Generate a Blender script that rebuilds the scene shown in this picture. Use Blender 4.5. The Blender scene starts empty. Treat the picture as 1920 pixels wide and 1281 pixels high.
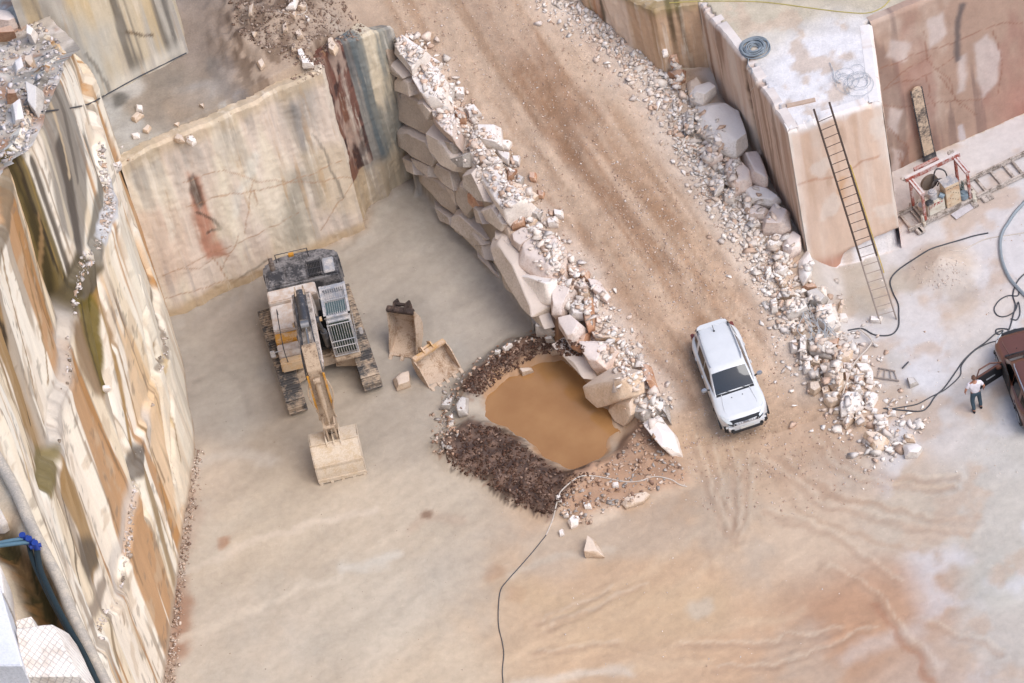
import bpy, bmesh, math, random
import numpy as np
from math import radians, sin, cos, pi
from mathutils import Vector, Matrix
from mathutils.bvhtree import BVHTree
from mathutils import noise as mnoise

random.seed(7)
# ------------------------------------------------------------------ camera, sky, sun
SC = bpy.context.scene
COL = SC.collection
TH, RHO, FPX, DIST = radians(48.0), radians(13.66), 8230.0, 161.0
VIEW = Vector((0, cos(TH), -sin(TH)))
R0 = Vector((1, 0, 0)); U0 = Vector((0, sin(TH), cos(TH)))
RV = R0 * cos(RHO) - U0 * sin(RHO)
UV = R0 * sin(RHO) + U0 * cos(RHO)
CAMP = -VIEW * DIST
cam_d = bpy.data.cameras.new('camera'); cam = bpy.data.objects.new('camera', cam_d); COL.objects.link(cam)
m = Matrix((RV, UV, -VIEW)).transposed().to_4x4(); m.translation = CAMP
cam.matrix_world = m
cam_d.sensor_width = 36; cam_d.lens = 36 * FPX / 1920; cam_d.clip_start = 1; cam_d.clip_end = 2000
SC.camera = cam
wd = bpy.data.worlds.new('World'); SC.world = wd; wd.use_nodes = True
wn = wd.node_tree.nodes; wl = wd.node_tree.links
SUN_EL, SUN_AZ = radians(56), radians(130)      # azimuth clockwise from +Y
sky = wn.new('ShaderNodeTexSky'); sky.sky_type = 'NISHITA'; sky.sun_disc = False
sky.sun_elevation = SUN_EL; sky.sun_rotation = SUN_AZ; sky.dust_density = 3.0; sky.air_density = 1.0; sky.altitude = 300
bg = wn['Background']; bg.inputs[1].default_value = 0.15
wl.new(sky.outputs[0], bg.inputs[0])
sd = bpy.data.lights.new('sun', 'SUN'); sd.energy = 1.1; sd.angle = radians(40); sd.color = (1.0, 0.97, 0.93)
sun = bpy.data.objects.new('sun', sd); COL.objects.link(sun)
sdir = Vector((sin(SUN_AZ) * cos(SUN_EL), cos(SUN_AZ) * cos(SUN_EL), sin(SUN_EL)))
sun.rotation_euler = sdir.to_track_quat('Z', 'Y').to_euler(); sun.location = sdir * 60
SC.view_settings.view_transform = 'Standard'; SC.view_settings.look = 'None'
SC.view_settings.exposure = 0.77; SC.view_settings.gamma = 1.0
SC.view_settings.use_curve_mapping = False

# ------------------------------------------------------------------ projection of photo points on real surfaces
def ray(px, py):
    return (VIEW + RV * ((px - 960) / FPX) + UV * ((640.5 - py) / FPX)).normalized()
def P(px, py, z=0.0):
    d = ray(px, py); t = (z - CAMP.z) / d.z
    return CAMP + d * t
def P2(px, py, z=0.0):
    p = P(px, py, z); return (p.x, p.y)
def PL(pts, z=0.0):
    return [P2(p[0], p[1], p[2] if len(p) > 2 else z) for p in pts]
def lin(c):
    c = np.asarray(c, dtype=float) / 255.0
    return np.where(c <= 0.04045, c / 12.92, ((c + 0.055) / 1.055) ** 2.4)

# ------------------------------------------------------------------ vector noise
def _h(ix, iy, s):
    h = (ix.astype(np.int64) * 374761393 + iy.astype(np.int64) * 668265263 + s * 974634777) & 0xffffffff
    h = ((h ^ (h >> 13)) * 1274126177) & 0xffffffff
    h = (h ^ (h >> 16)) & 0xffffff
    return h / float(0xffffff)
def vn(x, y, s=0):
    x = np.asarray(x, float); y = np.asarray(y, float)
    ix = np.floor(x); iy = np.floor(y); fx = x - ix; fy = y - iy
    fx = fx * fx * (3 - 2 * fx); fy = fy * fy * (3 - 2 * fy)
    a = _h(ix, iy, s); b = _h(ix + 1, iy, s); c = _h(ix, iy + 1, s); d = _h(ix + 1, iy + 1, s)
    return (a + (b - a) * fx) * (1 - fy) + (c + (d - c) * fx) * fy
def fbm(x, y, s=0, o=4):
    r = 0; a = 0.5; t = 0
    for i in range(o):
        r = r + a * vn(x * 2 ** i + 17.3 * i, y * 2 ** i - 9.1 * i, s + i); t += a; a *= 0.5
    return r / t                                       # 0..1
def ridg(x, y, s=0, o=4):
    r = 0; a = 0.5; t = 0
    for i in range(o):
        r = r + a * (1 - np.abs(2 * vn(x * 2 ** i + 5.3 * i, y * 2 ** i + 3.1 * i, s + i) - 1)); t += a; a *= 0.5
    return r / t
def ss(a, b, x):
    t = np.clip((x - a) / (b - a), 0, 1); return t * t * (3 - 2 * t)
def dseg(x, y, pts, closed=False):
    pts = [np.array(p[:2], float) for p in pts]
    if closed: pts = pts + [pts[0]]
    best = np.full(np.shape(x), 1e9)
    for a, b in zip(pts[:-1], pts[1:]):
        ab = b - a; L = max(ab.dot(ab), 1e-9)
        t = np.clip(((x - a[0]) * ab[0] + (y - a[1]) * ab[1]) / L, 0, 1)
        d = (x - a[0] - t * ab[0]) ** 2 + (y - a[1] - t * ab[1]) ** 2
        best = np.minimum(best, d)
    return np.sqrt(best)
def inside(x, y, pts):
    r = np.zeros(np.shape(x), bool); n = len(pts)
    for i in range(n):
        x1, y1 = pts[i][:2]; x2, y2 = pts[(i + 1) % n][:2]
        c = ((y1 > y) != (y2 > y))
        if y1 != y2:
            r ^= c & (x < (x2 - x1) * (y - y1) / (y2 - y1) + x1)
    return r
def slabs(u, v, seed, sharp=.80):
    """continuous angular relief: flat slabs along u joined by short slanted steps, bent in straight lines along v"""
    iu = np.floor(u); fu = u - iu; jit = .5 + .45 * _h(iu, iu * 0 + 1, seed + 9)
    fu = .30 * fu + .70 * np.clip((fu - (sharp * jit + .1)) / .16, 0, 1)
    def col(c):
        vv = v + 3.7 * _h(c, c * 0, seed + 5); iv = np.floor(vv); fv = vv - iv
        return _h(c, iv, seed) * (1 - fv) + _h(c, iv + 1, seed) * fv - .5
    return col(iu) * (1 - fu) + col(iu + 1) * fu
def sdp(x, y, pts):                                    # signed, negative inside
    d = dseg(x, y, pts, True); return np.where(inside(x, y, pts), -d, d)

# ------------------------------------------------------------------ materials
def nodes(mat):
    mat.use_nodes = True; nt = mat.node_tree; b = nt.nodes['Principled BSDF']; return nt, nt.nodes, nt.links, b
def mathn(nt, op, a, b=None):
    n = nt.nodes.new('ShaderNodeMath'); n.operation = op
    for i, v in enumerate((a, b)):
        if v is None: continue
        if isinstance(v, (int, float)): n.inputs[i].default_value = v
        else: nt.links.new(v, n.inputs[i])
    return n.outputs[0]
def noise_tex(nt, scale, detail=6, rough=0.6, vec=None, stretch=None):
    n = nt.nodes.new('ShaderNodeTexNoise'); n.inputs['Scale'].default_value = scale
    n.inputs['Detail'].default_value = detail; n.inputs['Roughness'].default_value = rough
    if stretch:
        tc = nt.nodes.new('ShaderNodeTexCoord'); mp = nt.nodes.new('ShaderNodeMapping')
        mp.inputs['Scale'].default_value = stretch
        nt.links.new(tc.outputs['Object'], mp.inputs['Vector']); nt.links.new(mp.outputs[0], n.inputs['Vector'])
    else:
        tc = nt.nodes.new('ShaderNodeTexCoord'); nt.links.new(tc.outputs['Object'], n.inputs['Vector'])
    return n.outputs['Fac']
def ramp(nt, fac, stops):
    r = nt.nodes.new('ShaderNodeValToRGB'); e = r.color_ramp.elements
    while len(e) < len(stops): e.new(0.5)
    for k, (p, c) in enumerate(stops):
        e[k].position = p; e[k].color = (*c, 1) if len(c) == 3 else c
    nt.links.new(fac, r.inputs[0]); return r.outputs[0]
def mixc(nt, mode, fac, a, b):
    n = nt.nodes.new('ShaderNodeMix'); n.data_type = 'RGBA'; n.blend_type = mode
    if isinstance(fac, (int, float)): n.inputs[0].default_value = fac
    else: nt.links.new(fac, n.inputs[0])
    for i, v in ((6, a), (7, b)):
        if isinstance(v, tuple): n.inputs[i].default_value = (*v, 1) if len(v) == 3 else v
        else: nt.links.new(v, n.inputs[i])
    return n.outputs[2]
def g3(v): return (v, v, v)
def surf_mat(name, vary=0.25, scale=3.0, fine=25.0, rough=0.85, bump=0.4, bdist=0.03, spec=0.3, stretch=None, rough_lo=None, speck=0.0, veil=()):
    """rock / earth: colour attribute times fine procedural variation"""
    mat = bpy.data.materials.new(name); nt, N, L, b = nodes(mat)
    at = N.new('ShaderNodeAttribute'); at.attribute_name = 'Col'
    n1 = noise_tex(nt, scale, 8, 0.65, stretch=stretch)
    n2 = noise_tex(nt, fine, 5, 0.7)
    v1 = ramp(nt, n1, [(0.30, g3(1 - vary)), (0.70, g3(1 + vary * 0.6))])
    v2 = ramp(nt, n2, [(0.30, g3(1 - vary * 0.6)), (0.72, g3(1 + vary * 0.45))])
    c = mixc(nt, 'MULTIPLY', 1.0, at.outputs['Color'], v1)
    c = mixc(nt, 'MULTIPLY', 1.0, c, v2)
    for vi, (vcol, vlo, vhi, vamt, vsc) in enumerate(veil):      # fine seepage streaks running down the stone
        tcv = N.new('ShaderNodeTexCoord'); mpv = N.new('ShaderNodeMapping'); mpv.inputs['Scale'].default_value = (1, 1, .055); mpv.inputs['Location'].default_value = (vi * 13.7, vi * 5.1, 0)
        nv = N.new('ShaderNodeTexNoise'); nv.inputs['Scale'].default_value = vsc; nv.inputs['Detail'].default_value = 7; nv.inputs['Roughness'].default_value = .6
        L.new(tcv.outputs['Object'], mpv.inputs['Vector']); L.new(mpv.outputs[0], nv.inputs['Vector'])
        gate = ramp(nt, noise_tex(nt, .35 + .1 * vi, 4, .6), [(.42, g3(.15)), (.60, g3(1))])
        mk_ = mathn(nt, 'MULTIPLY', mathn(nt, 'MULTIPLY', ramp(nt, nv.outputs['Fac'], [(vlo, g3(0)), (vhi, g3(1))]), gate), vamt)
        c = mixc(nt, 'MIX', mk_, c, tuple(lin(vcol) * .9))
    if speck > 0:
        vo = N.new('ShaderNodeTexVoronoi'); vo.inputs['Scale'].default_value = 7.0
        tc = N.new('ShaderNodeTexCoord'); L.new(tc.outputs['Object'], vo.inputs['Vector'])
        sp = ramp(nt, vo.outputs['Distance'], [(0.0, g3(1 + speck)), (0.16, g3(1 + speck * .5)), (0.3, g3(1.0))])
        gate = ramp(nt, noise_tex(nt, 1.7, 4, .6), [(0.48, g3(0)), (0.62, g3(1))])
        c = mixc(nt, 'MULTIPLY', gate, c, sp)
    L.new(c, b.inputs['Base Color'])
    if rough_lo is not None:
        rr = N.new('ShaderNodeMapRange'); rr.inputs[1].default_value = 0.40; rr.inputs[2].default_value = 0.62
        rr.inputs[3].default_value = rough_lo; rr.inputs[4].default_value = rough
        L.new(noise_tex(nt, 0.35, 5, 0.6), rr.inputs[0]); L.new(rr.outputs[0], b.inputs['Roughness'])
    else:
        b.inputs['Roughness'].default_value = rough
    b.inputs['Specular IOR Level'].default_value = spec
    bp = N.new('ShaderNodeBump'); bp.inputs['Strength'].default_value = bump; bp.inputs['Distance'].default_value = bdist
    h = mathn(nt, 'ADD', n1, mathn(nt, 'MULTIPLY', n2, 0.5))
    L.new(h, bp.inputs['Height']); L.new(bp.outputs[0], b.inputs['Normal'])
    return mat
def rock_mat(name, col, col2, dust=(200, 190, 184), dusty=0.5, rough=0.9):
    mat = bpy.data.materials.new(name); nt, N, L, b = nodes(mat)
    gk = np.array([.92, .925, .90]); a = tuple(lin(col) * gk); a2 = tuple(lin(col2) * gk)
    oi = N.new('ShaderNodeObjectInfo')
    n1 = noise_tex(nt, 1.6, 8, 0.7); n2 = noise_tex(nt, 14, 6, 0.7)
    c = ramp(nt, n1, [(0.36, a), (0.64, a2)])
    c = mixc(nt, 'MULTIPLY', 1.0, c, ramp(nt, oi.outputs['Random'], [(0, g3(0.80)), (1, g3(1.12))]))
    c = mixc(nt, 'MULTIPLY', 1.0, c, ramp(nt, n2, [(0.28, g3(0.74)), (0.5, g3(1.0)), (0.75, g3(1.14))]))
    ge = N.new('ShaderNodeNewGeometry'); sx = N.new('ShaderNodeSeparateXYZ'); L.new(ge.outputs['Normal'], sx.inputs[0])
    up = mathn(nt, 'MULTIPLY', mathn(nt, 'ADD', sx.outputs['Z'], mathn(nt, 'MULTIPLY', n2, 0.7)), 1.0)
    f = ramp(nt, up, [(0.75, g3(0)), (1.25, g3(dusty))])       # settled stone dust on top faces
    c = mixc(nt, 'MIX', f, c, tuple(lin(dust) * .9))
    L.new(c, b.inputs['Base Color']); b.inputs['Roughness'].default_value = rough
    b.inputs['Specular IOR Level'].default_value = 0.25
    bp = N.new('ShaderNodeBump'); bp.inputs['Strength'].default_value = 0.5; bp.inputs['Distance'].default_value = 0.03
    L.new(mathn(nt, 'ADD', n2, n1), bp.inputs['Height']); L.new(bp.outputs[0], b.inputs['Normal'])
    return mat
def paint_mat(name, col, dirt=(170, 150, 130), amount=0.4, rough=0.55, metal=0.0, scale=3.0, coat=0.0, stretch=None):
    """painted or bare metal with dust / mud patches"""
    mat = bpy.data.materials.new(name); nt, N, L, b = nodes(mat)
    n1 = noise_tex(nt, scale, 7, 0.7, stretch=stretch); n2 = noise_tex(nt, scale * 7, 5, 0.7)
    s = mathn(nt, 'ADD', n1, mathn(nt, 'MULTIPLY', mathn(nt, 'SUBTRACT', n2, 0.5), 0.5))
    lo = 0.75 - amount * 0.6
    f = ramp(nt, s, [(lo - 0.07, g3(0)), (lo + 0.10, g3(1))])
    c = mixc(nt, 'MIX', mathn(nt, 'MULTIPLY', f, 0.9 if amount > 0 else 0.0), tuple(lin(col) * .9), tuple(lin(dirt) * .9))
    c = mixc(nt, 'MULTIPLY', 1.0, c, ramp(nt, n2, [(0.3, g3(0.85)), (0.7, g3(1.08))]))
    L.new(c, b.inputs['Base Color']); b.inputs['Roughness'].default_value = rough; b.inputs['Metallic'].default_value = metal
    b.inputs['Coat Weight'].default_value = coat; b.inputs['Coat Roughness'].default_value = 0.06
    return mat
def flat_mat(name, col, rough=0.5, metal=0.0, spec=0.5):
    mat = bpy.data.materials.new(name); nt, N, L, b = nodes(mat)
    n = noise_tex(nt, 9, 4, 0.6)
    c = mixc(nt, 'MULTIPLY', 1.0, tuple(lin(col) * .9), ramp(nt, n, [(0.3, g3(0.88)), (0.7, g3(1.08))]))
    L.new(c, b.inputs['Base Color']); b.inputs['Roughness'].default_value = rough; b.inputs['Metallic'].default_value = metal
    b.inputs['Specular IOR Level'].default_value = spec
    return mat

# ------------------------------------------------------------------ objects and tags
def tag(o, label=None, cat=None, group=None, kind=None):
    if label: o['label'] = label
    if cat: o['category'] = cat
    if group: o['group'] = group
    if kind: o['kind'] = kind
    return o
def mobj(name, verts, faces, mat, parent=None, smooth=False, cols=None):
    me = bpy.data.meshes.new(name)
    me.from_pydata([tuple(v) for v in verts], [], faces) if not isinstance(verts, np.ndarray) else mesh_np(me, verts, faces)
    if mat: me.materials.append(mat)
    if smooth: me.polygons.foreach_set('use_smooth', [True] * len(me.polygons))
    if cols is not None:
        ca = me.color_attributes.new('Col', 'FLOAT_COLOR', 'POINT')
        c4 = np.ones((len(cols), 4), np.float32); c4[:, :3] = cols
        ca.data.foreach_set('color', c4.ravel())
    me.update()
    o = bpy.data.objects.new(name, me); COL.objects.link(o)
    if parent: o.parent = parent
    return o
def mesh_np(me, verts, faces):
    n = len(verts); me.vertices.add(n); me.vertices.foreach_set('co', verts.astype(np.float32).ravel())
    faces = np.asarray(faces); k = faces.shape[1]
    me.loops.add(faces.size); me.loops.foreach_set('vertex_index', faces.astype(np.int32).ravel())
    me.polygons.add(len(faces)); me.polygons.foreach_set('loop_start', np.arange(0, faces.size, k, dtype=np.int32))
    try: me.polygons.foreach_set('loop_total', np.full(len(faces), k, np.int32))
    except Exception: pass
    me.update(calc_edges=True); me.validate()
def empty(name, loc, rz=0.0):
    o = bpy.data.objects.new(name, None); COL.objects.link(o); o.location = loc; o.rotation_euler = (0, 0, rz)
    o.empty_display_size = 0.3; return o
def grid_faces(nu, nv):
    i = np.arange(nu - 1)[:, None] * nv + np.arange(nv - 1)[None, :]
    i = i.ravel(); return np.stack([i, i + nv, i + nv + 1, i + 1], 1)

class Paint:
    """albedo on a surface with 2-D coordinates (metres)"""
    def __init__(s, x, y, base, warp=0.25, seed=1, iso=True):
        s.x = np.asarray(x, float); s.y = np.asarray(y, float)
        s.c = np.tile(np.asarray(lin(base)), (len(s.x), 1))
        ky = 1.3 if iso else .3
        s.wx = s.x + (fbm(s.x * 1.3, s.y * ky, seed, 5) - .5) * 2 * warp
        s.wy = s.y + (fbm(s.x * 1.3, s.y * ky, seed + 50, 5) - .5) * 2 * warp
    def mix(s, m, col, a=1.0):
        m = (np.clip(m, 0, 1) * a)[:, None]; s.c = s.c * (1 - m) + lin(col)[None, :] * m
    def line(s, pts, w, col, a=1.0, soft=0.5):
        d = dseg(s.wx, s.wy, pts); s.mix(1 - ss(w * (1 - soft) * .5, w * (1 + soft) * .5, d), col, a)
    def poly(s, pts, col, a=1.0, f=0.3):
        d = sdp(s.wx, s.wy, pts); s.mix(1 - ss(-f, f, d), col, a)
    def blob(s, p, r, col, a=1.0, r2=None):
        r2 = r2 or r; d = np.sqrt(((s.wx - p[0]) / r) ** 2 + ((s.wy - p[1]) / r2) ** 2)
        s.mix(1 - ss(.5, 1.2, d), col, a)
    def field(s, pts, a=1.0, pw=2.0):
        num = 0; den = 0
        for (p, col) in pts:
            w = 1.0 / (((s.wx - p[0]) ** 2 + (s.wy - p[1]) ** 2) + 0.6) ** pw
            num = num + w[:, None] * lin(col)[None, :]; den = den + w
        s.c = s.c * (1 - a) + (num / den[:, None]) * a
    def out(s, k=0.9): return np.clip(s.c * np.array([k, k * 1.02, k * .985]), 0, 0.85)

# ------------------------------------------------------------------ terrain heights
A_, B_, C_, D_, E_ = (320, 600), (685, 432), (692, 394), (727, 367), (775, 335)
ZB = 8.6; ZP = 7.8
ctrl = [(240, 318, ZB), (420, 235, ZB), (605, 143, ZB), (400, 120, 8.7), (480, 20, 9.0), (200, 230, 8.6), (300, 0, 9.0), (640, 80, 8.3), (600, 20, 8.9), (715, 40, 7.5),
        (745, 95, 6.0), (800, 190, 5.2), (880, 300, 4.0), (930, 395, 3.3), (975, 480, 2.6), (1050, 600, 1.7), (1110, 680, 1.1), (1180, 760, 0.6), (1250, 850, 0.15),
        (850, 0, 7.2), (1000, 100, 5.7), (1130, 250, 4.3), (1250, 430, 2.8), (1330, 600, 1.35), (1400, 760, 0.35), (1440, 860, 0.02),
        (1100, 0, 6.2), (1210, 110, 4.9), (1300, 250, 3.7), (1380, 380, 2.7), (1450, 520, 1.5), (1550, 700, 0.3), (1700, 860, 0.0), (1350, 180, 4.0), (1500, 480, 1.5), (1600, 640, 0.3),
        (600, -250, 11), (1000, -250, 9.5)]
cx = np.array([P2(*c) for c in ctrl]); cz = np.array([c[2] for c in ctrl])
def tps(d2): return np.where(d2 > 1e-9, d2 * np.log(np.maximum(d2, 1e-9)), 0)
n_ = len(cx); K = tps(((cx[:, None] - cx[None]) ** 2).sum(2)) + np.eye(n_) * 3.0
Q = np.hstack([np.ones((n_, 1)), cx]); Mx = np.block([[K, Q], [Q.T, np.zeros((3, 3))]])
sol = np.linalg.solve(Mx, np.concatenate([cz, np.zeros(3)]))
def upper(x, y):
    r = sol[n_] + sol[n_ + 1] * x + sol[n_ + 2] * y
    for i in range(n_): r = r + sol[i] * tps((x - cx[i, 0]) ** 2 + (y - cx[i, 1]) ** 2)
    return np.clip(r, -0.5, 14)
RIM = [(745, 95, 6.0), (800, 190, 5.2), (880, 300, 4.0), (930, 395, 3.3), (975, 480, 2.6), (1050, 600, 1.7), (1110, 680, 1.1), (1180, 760, 0.6), (1262, 850, 0.1)]
left_line = PL([A_, B_, C_, D_, E_], 0) + PL(RIM)
right_line = PL([(1300, 150, 4), (1400, 330, 2.5), (1470, 440, 1.6), (1520, 560, 1.0), (1560, 640, 0.6), (1620, 730, .3), (1720, 850, .1)])
xb = left_line[0][0]
up_poly = [(xb - 30, left_line[0][1] + 14), (xb - 4.0, left_line[0][1] + 2)] + left_line + [P2(1350, 900), P2(1720, 850, .1)] + right_line[::-1] + [P2(1700, 0, 4), (60, 60), (-60, 60)]
wall_line = PL([A_, B_, C_, D_, E_], 0)
PLAT = [(960, -120), (1187, 3), (1227, 20), (1308, 4), (1392, 112), (1477, 246), (1652, 190), (1634, 46), (1745, -2), (2100, -160)]
plat = PL(PLAT, ZP); plat_poly = plat + [(60, 60), (-5, 60)]
puddle = PL([(888, 742), (914, 702), (985, 664), (1060, 646), (1104, 678), (1134, 742), (1174, 800), (1150, 850), (1075, 892), (1015, 872), (965, 822), (915, 790)])
soil_a = PL([(860, 730), (900, 690), (960, 645), (1060, 632), (1110, 652), (1098, 668), (1010, 664), (945, 706), (896, 742), (876, 760)])
soil_b = PL([(820, 840), (880, 790), (930, 800), (990, 840), (1060, 890), (1120, 880), (1080, 920), (1030, 975), (960, 945), (910, 905), (850, 880)])
soil_c = PL([(1160, 850), (1200, 790), (1280, 850), (1290, 900), (1200, 930), (1100, 980), (1050, 960), (1080, 900)])
pile = P2(1765, 505)
_tk = lambda s: PL([(1000 + float(q.split(',')[0]) / 2.087, 800 + float(q.split(',')[1]) / 2.087) for q in s.split()])
TRK = [_tk(s) for s in ('610,60 640,160 700,300 750,430', '670,80 700,180 740,300 790,420', '760,100 790,200 790,320 775,450', '830,110 840,220 830,330 800,460', '880,120 1000,230 1180,320 1400,390 1700,420', '950,120 1060,210 1230,290 1450,350 1750,370',
       '1080,60 1160,150 1280,210 1450,240 1640,240', '1130,50 1220,130 1340,180 1500,205 1660,200', '0,785 150,715 300,640', '50,800 200,735 410,630', '0,905 120,880 320,850', '1150,560 1300,640 1420,780 1560,960', '900,330 1100,400 1300,520 1420,620', '560,860 900,850 1200,800', '700,960 950,930 1150,860 1300,800', '1500,760 1650,820 1830,890')]
def height(x, y):
    n1 = fbm(x * .25, y * .25, 3, 4) - .5; n2 = fbm(x * 1.2, y * 1.2, 9, 5) - .5
    z = n1 * .18 + n2 * .07
    dp = sdp(x, y, puddle) + (fbm(x * 1.6, y * 1.6, 41, 4) - .5) * .7; z = z - (.30 + .3 * ss(.2, 1.6, -dp)) * (1 - ss(-.9, .35, dp))
    rough = fbm(x * 3, y * 3, 31, 5) - .5
    wob = (fbm(x * 1.5, y * 1.5, 35, 3) - .5) * .25
    for t_ in TRK:
        dt = dseg(x + wob, y + wob, t_); z = z - .016 * np.exp(-(dt / .10) ** 2) + .012 * np.exp(-((dt - .2) / .08) ** 2) - .010 * np.exp(-((dt - .42) / .07) ** 2)
    for s, h in ((soil_a, .45), (soil_b, .32), (soil_c, .28)):
        m_ = 1 - ss(-.35, .5, sdp(x, y, s)); z = z + m_ * (h + rough * .45 * h + (fbm(x * 1.3, y * 1.3, 77, 4) - .5) * .45 * h)
    d = np.sqrt((x - pile[0]) ** 2 + (y - pile[1]) ** 2); z = z + .75 * np.clip(1 - d / 1.5, 0, 1) ** 1.3 + .05 * rough * (d < 1.7)
    # floor slopes up at the foot of the cliffs
    z = z + .22 * (1 - ss(0, 1.2, dseg(x, y, wall_line))) * (.6 + rough)
    u = upper(x, y)
    rut = dseg(x + .5 * n1 * 4, y, PL([(1010, 150, 5.6), (1130, 330, 4), (1220, 470, 2.6), (1290, 600, 1.5), (1350, 740, .5)]))
    rut2 = dseg(x, y, PL([(880, 60, 6.8), (1030, 330, 4.3), (1130, 480, 3.), (1220, 640, 1.7), (1290, 760, .7)]))
    uu = u + n1 * .35 + n2 * .16 - .09 * (1 - ss(.1, .6, rut)) - .07 * (1 - ss(.1, .5, rut2))
    heap = P2(520, 60, 9)
    hd = np.sqrt(((x - heap[0]) / 3.0) ** 2 + ((y - heap[1]) / 5.0) ** 2)
    uu = uu + (1 - ss(.4, 1.1, hd)) * (.4 + .9 * (ridg(x * 1.1, y * 1.1, 12, 5) - .6)) * ss(.6, 2.5, dseg(x, y, wall_line)) 
    ds = sdp(x, y, up_poly)
    flatw = (dseg(x, y, wall_line) < dseg(x, y, left_line[5:]) - .3) & (y > left_line[0][1] - 6)
    w = np.where(flatw, .05, .12 + .11 * np.clip(u, 0, 9))
    dr = dseg(x, y, right_line); isr = (x > P2(1300, 700)[0]) & (dr < dseg(x, y, left_line))
    w = np.where(isr, .8 + .7 * np.clip(u, 0, 3), w)
    mk = 1 - np.clip(np.where(flatw, (ds + .42), ds) / w, 0, 1)
    mk = np.where(isr, mk * mk * (3 - 2 * mk), mk)
    mk = mk * ss(-.0, .35, u + .1)
    z = z * (1 - mk) + (uu + z * .0) * mk
    isl = P2(1038, 748); z = z + .42 * (1 - ss(.1, .5, np.sqrt((x - isl[0]) ** 2 + (y - isl[1]) ** 2)))
    dpl = sdp(x, y, plat_poly) + .2
    zp = ZP + (n2 * .10 + n1 * .1) * ss(.2, 1.2, -dpl)
    z = np.where(dpl < 0, zp, z)
    return z
def axis(a0, a1, st, far):
    c = list(np.arange(a0, a1, st)); k = st; lo = a0; hi = c[-1]; L = []; Rr = []
    while lo > -far: k *= 1.35; lo -= k; L.append(lo)
    k = st
    while hi < far: k *= 1.35; hi += k; Rr.append(hi)
    return np.array(L[::-1] + c + Rr)
gx = axis(-21, 23, .1, 160); gy = axis(-21, 30, .1, 200)
X, Y = np.meshgrid(gx, gy, indexing='ij'); X = X.ravel(); Y = Y.ravel()
Z = height(X, Y)
pt = Paint(X, Y, (205, 190, 175), .35, 5)
G = lambda *a: (P2(*a[:-1]), a[-1])
lo_pts = [G(400, 620, (166, 155, 148)), G(430, 760, (172, 161, 153)), G(340, 900, (198, 180, 165)), G(850, 450, (192, 180, 170)), G(700, 420, (182, 170, 160)), G(900, 560, (190, 178, 168)), G(760, 640, (184, 172, 162)),  # left end of the pit floor greyed: wet mud plus pit shade in colour
          G(560, 830, (184, 168, 153)), G(780, 800, (186, 171, 157)), G(500, 1000, (200, 184, 168)), G(760, 950, (205, 188, 171)), G(450, 1200, (205, 191, 178)), G(700, 1150, (206, 192, 178)), G(850, 1250, (212, 192, 172)),
          G(980, 1180, (208, 182, 158)), G(1100, 1050, (205, 176, 152)), G(1150, 1230, (204, 174, 148)), G(1300, 1100, (212, 180, 152)), G(1250, 950, (200, 166, 138)), G(1350, 960, (204, 174, 148)), G(1500, 1000, (214, 188, 166)), G(1450, 1220, (205, 170, 142)),
          G(1600, 1180, (196, 152, 122)), G(1700, 1130, (196, 156, 130)), G(1700, 960, (206, 188, 172)), G(1850, 950, (206, 196, 188)), G(1880, 1100, (204, 196, 188)), G(1880, 1180, (204, 192, 184)), G(1750, 1270, (200, 176, 162)), G(1620, 880, (208, 180, 160)), G(1900, 830, (214, 206, 202)),
          G(1650, 560, (205, 190, 178)), G(1740, 440, (220, 208, 206)), G(1850, 330, (222, 214, 216)), G(1900, 460, (226, 220, 226)), G(1780, 560, (208, 188, 174)), G(1730, 680, (218, 210, 210)), G(1850, 620, (222, 212, 210)), G(1650, 760, (212, 186, 168)), G(1780, 780, (216, 206, 204)), G(1520, 820, (202, 170, 146))]
pt.field(lo_pts, 1.0, 2.2)
# upper surfaces: road, bench, plateau
ds = sdp(X, Y, up_poly); up = (1 - ss(-.2, .5, ds)) * ss(.1, .7, upper(X, Y))
base_c = pt.c.copy()
rd = [G(850, 30, 7.2, (174, 148, 130)), G(1000, 150, 5.4, (168, 138, 118)), G(1100, 60, 5.9, (186, 160, 142)), G(900, 180, 5.8, (184, 158, 138)), G(1150, 400, 3.6, (176, 146, 125)), G(1250, 330, 3.6, (178, 147, 125)), G(1300, 500, 2.2, (188, 158, 136)), G(1200, 600, 2, (190, 156, 132)),
      G(1300, 780, .5, (198, 166, 142)), G(1420, 640, .8, (196, 166, 144)), G(1420, 850, .1, (204, 172, 148)),
      G(600, 60, 8.8, (154, 136, 123)), G(700, 20, 7.8, (170, 146, 128)), G(420, 60, 8.8, (146, 130, 120)), G(300, 200, 8.6, (150, 136, 124)), G(480, 150, 8.6, (152, 136, 122)), G(200, 240, 8.6, (170, 160, 150)), G(260, 290, 8.6, (168, 158, 148)), G(560, 140, 8.6, (178, 156, 136))]
pt.field(rd, 1.0, 2.2); up_c = pt.c
pt.c = base_c * (1 - up[:, None]) + up_c * up[:, None]
cr = lambda *pp: PL(pp)
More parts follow.
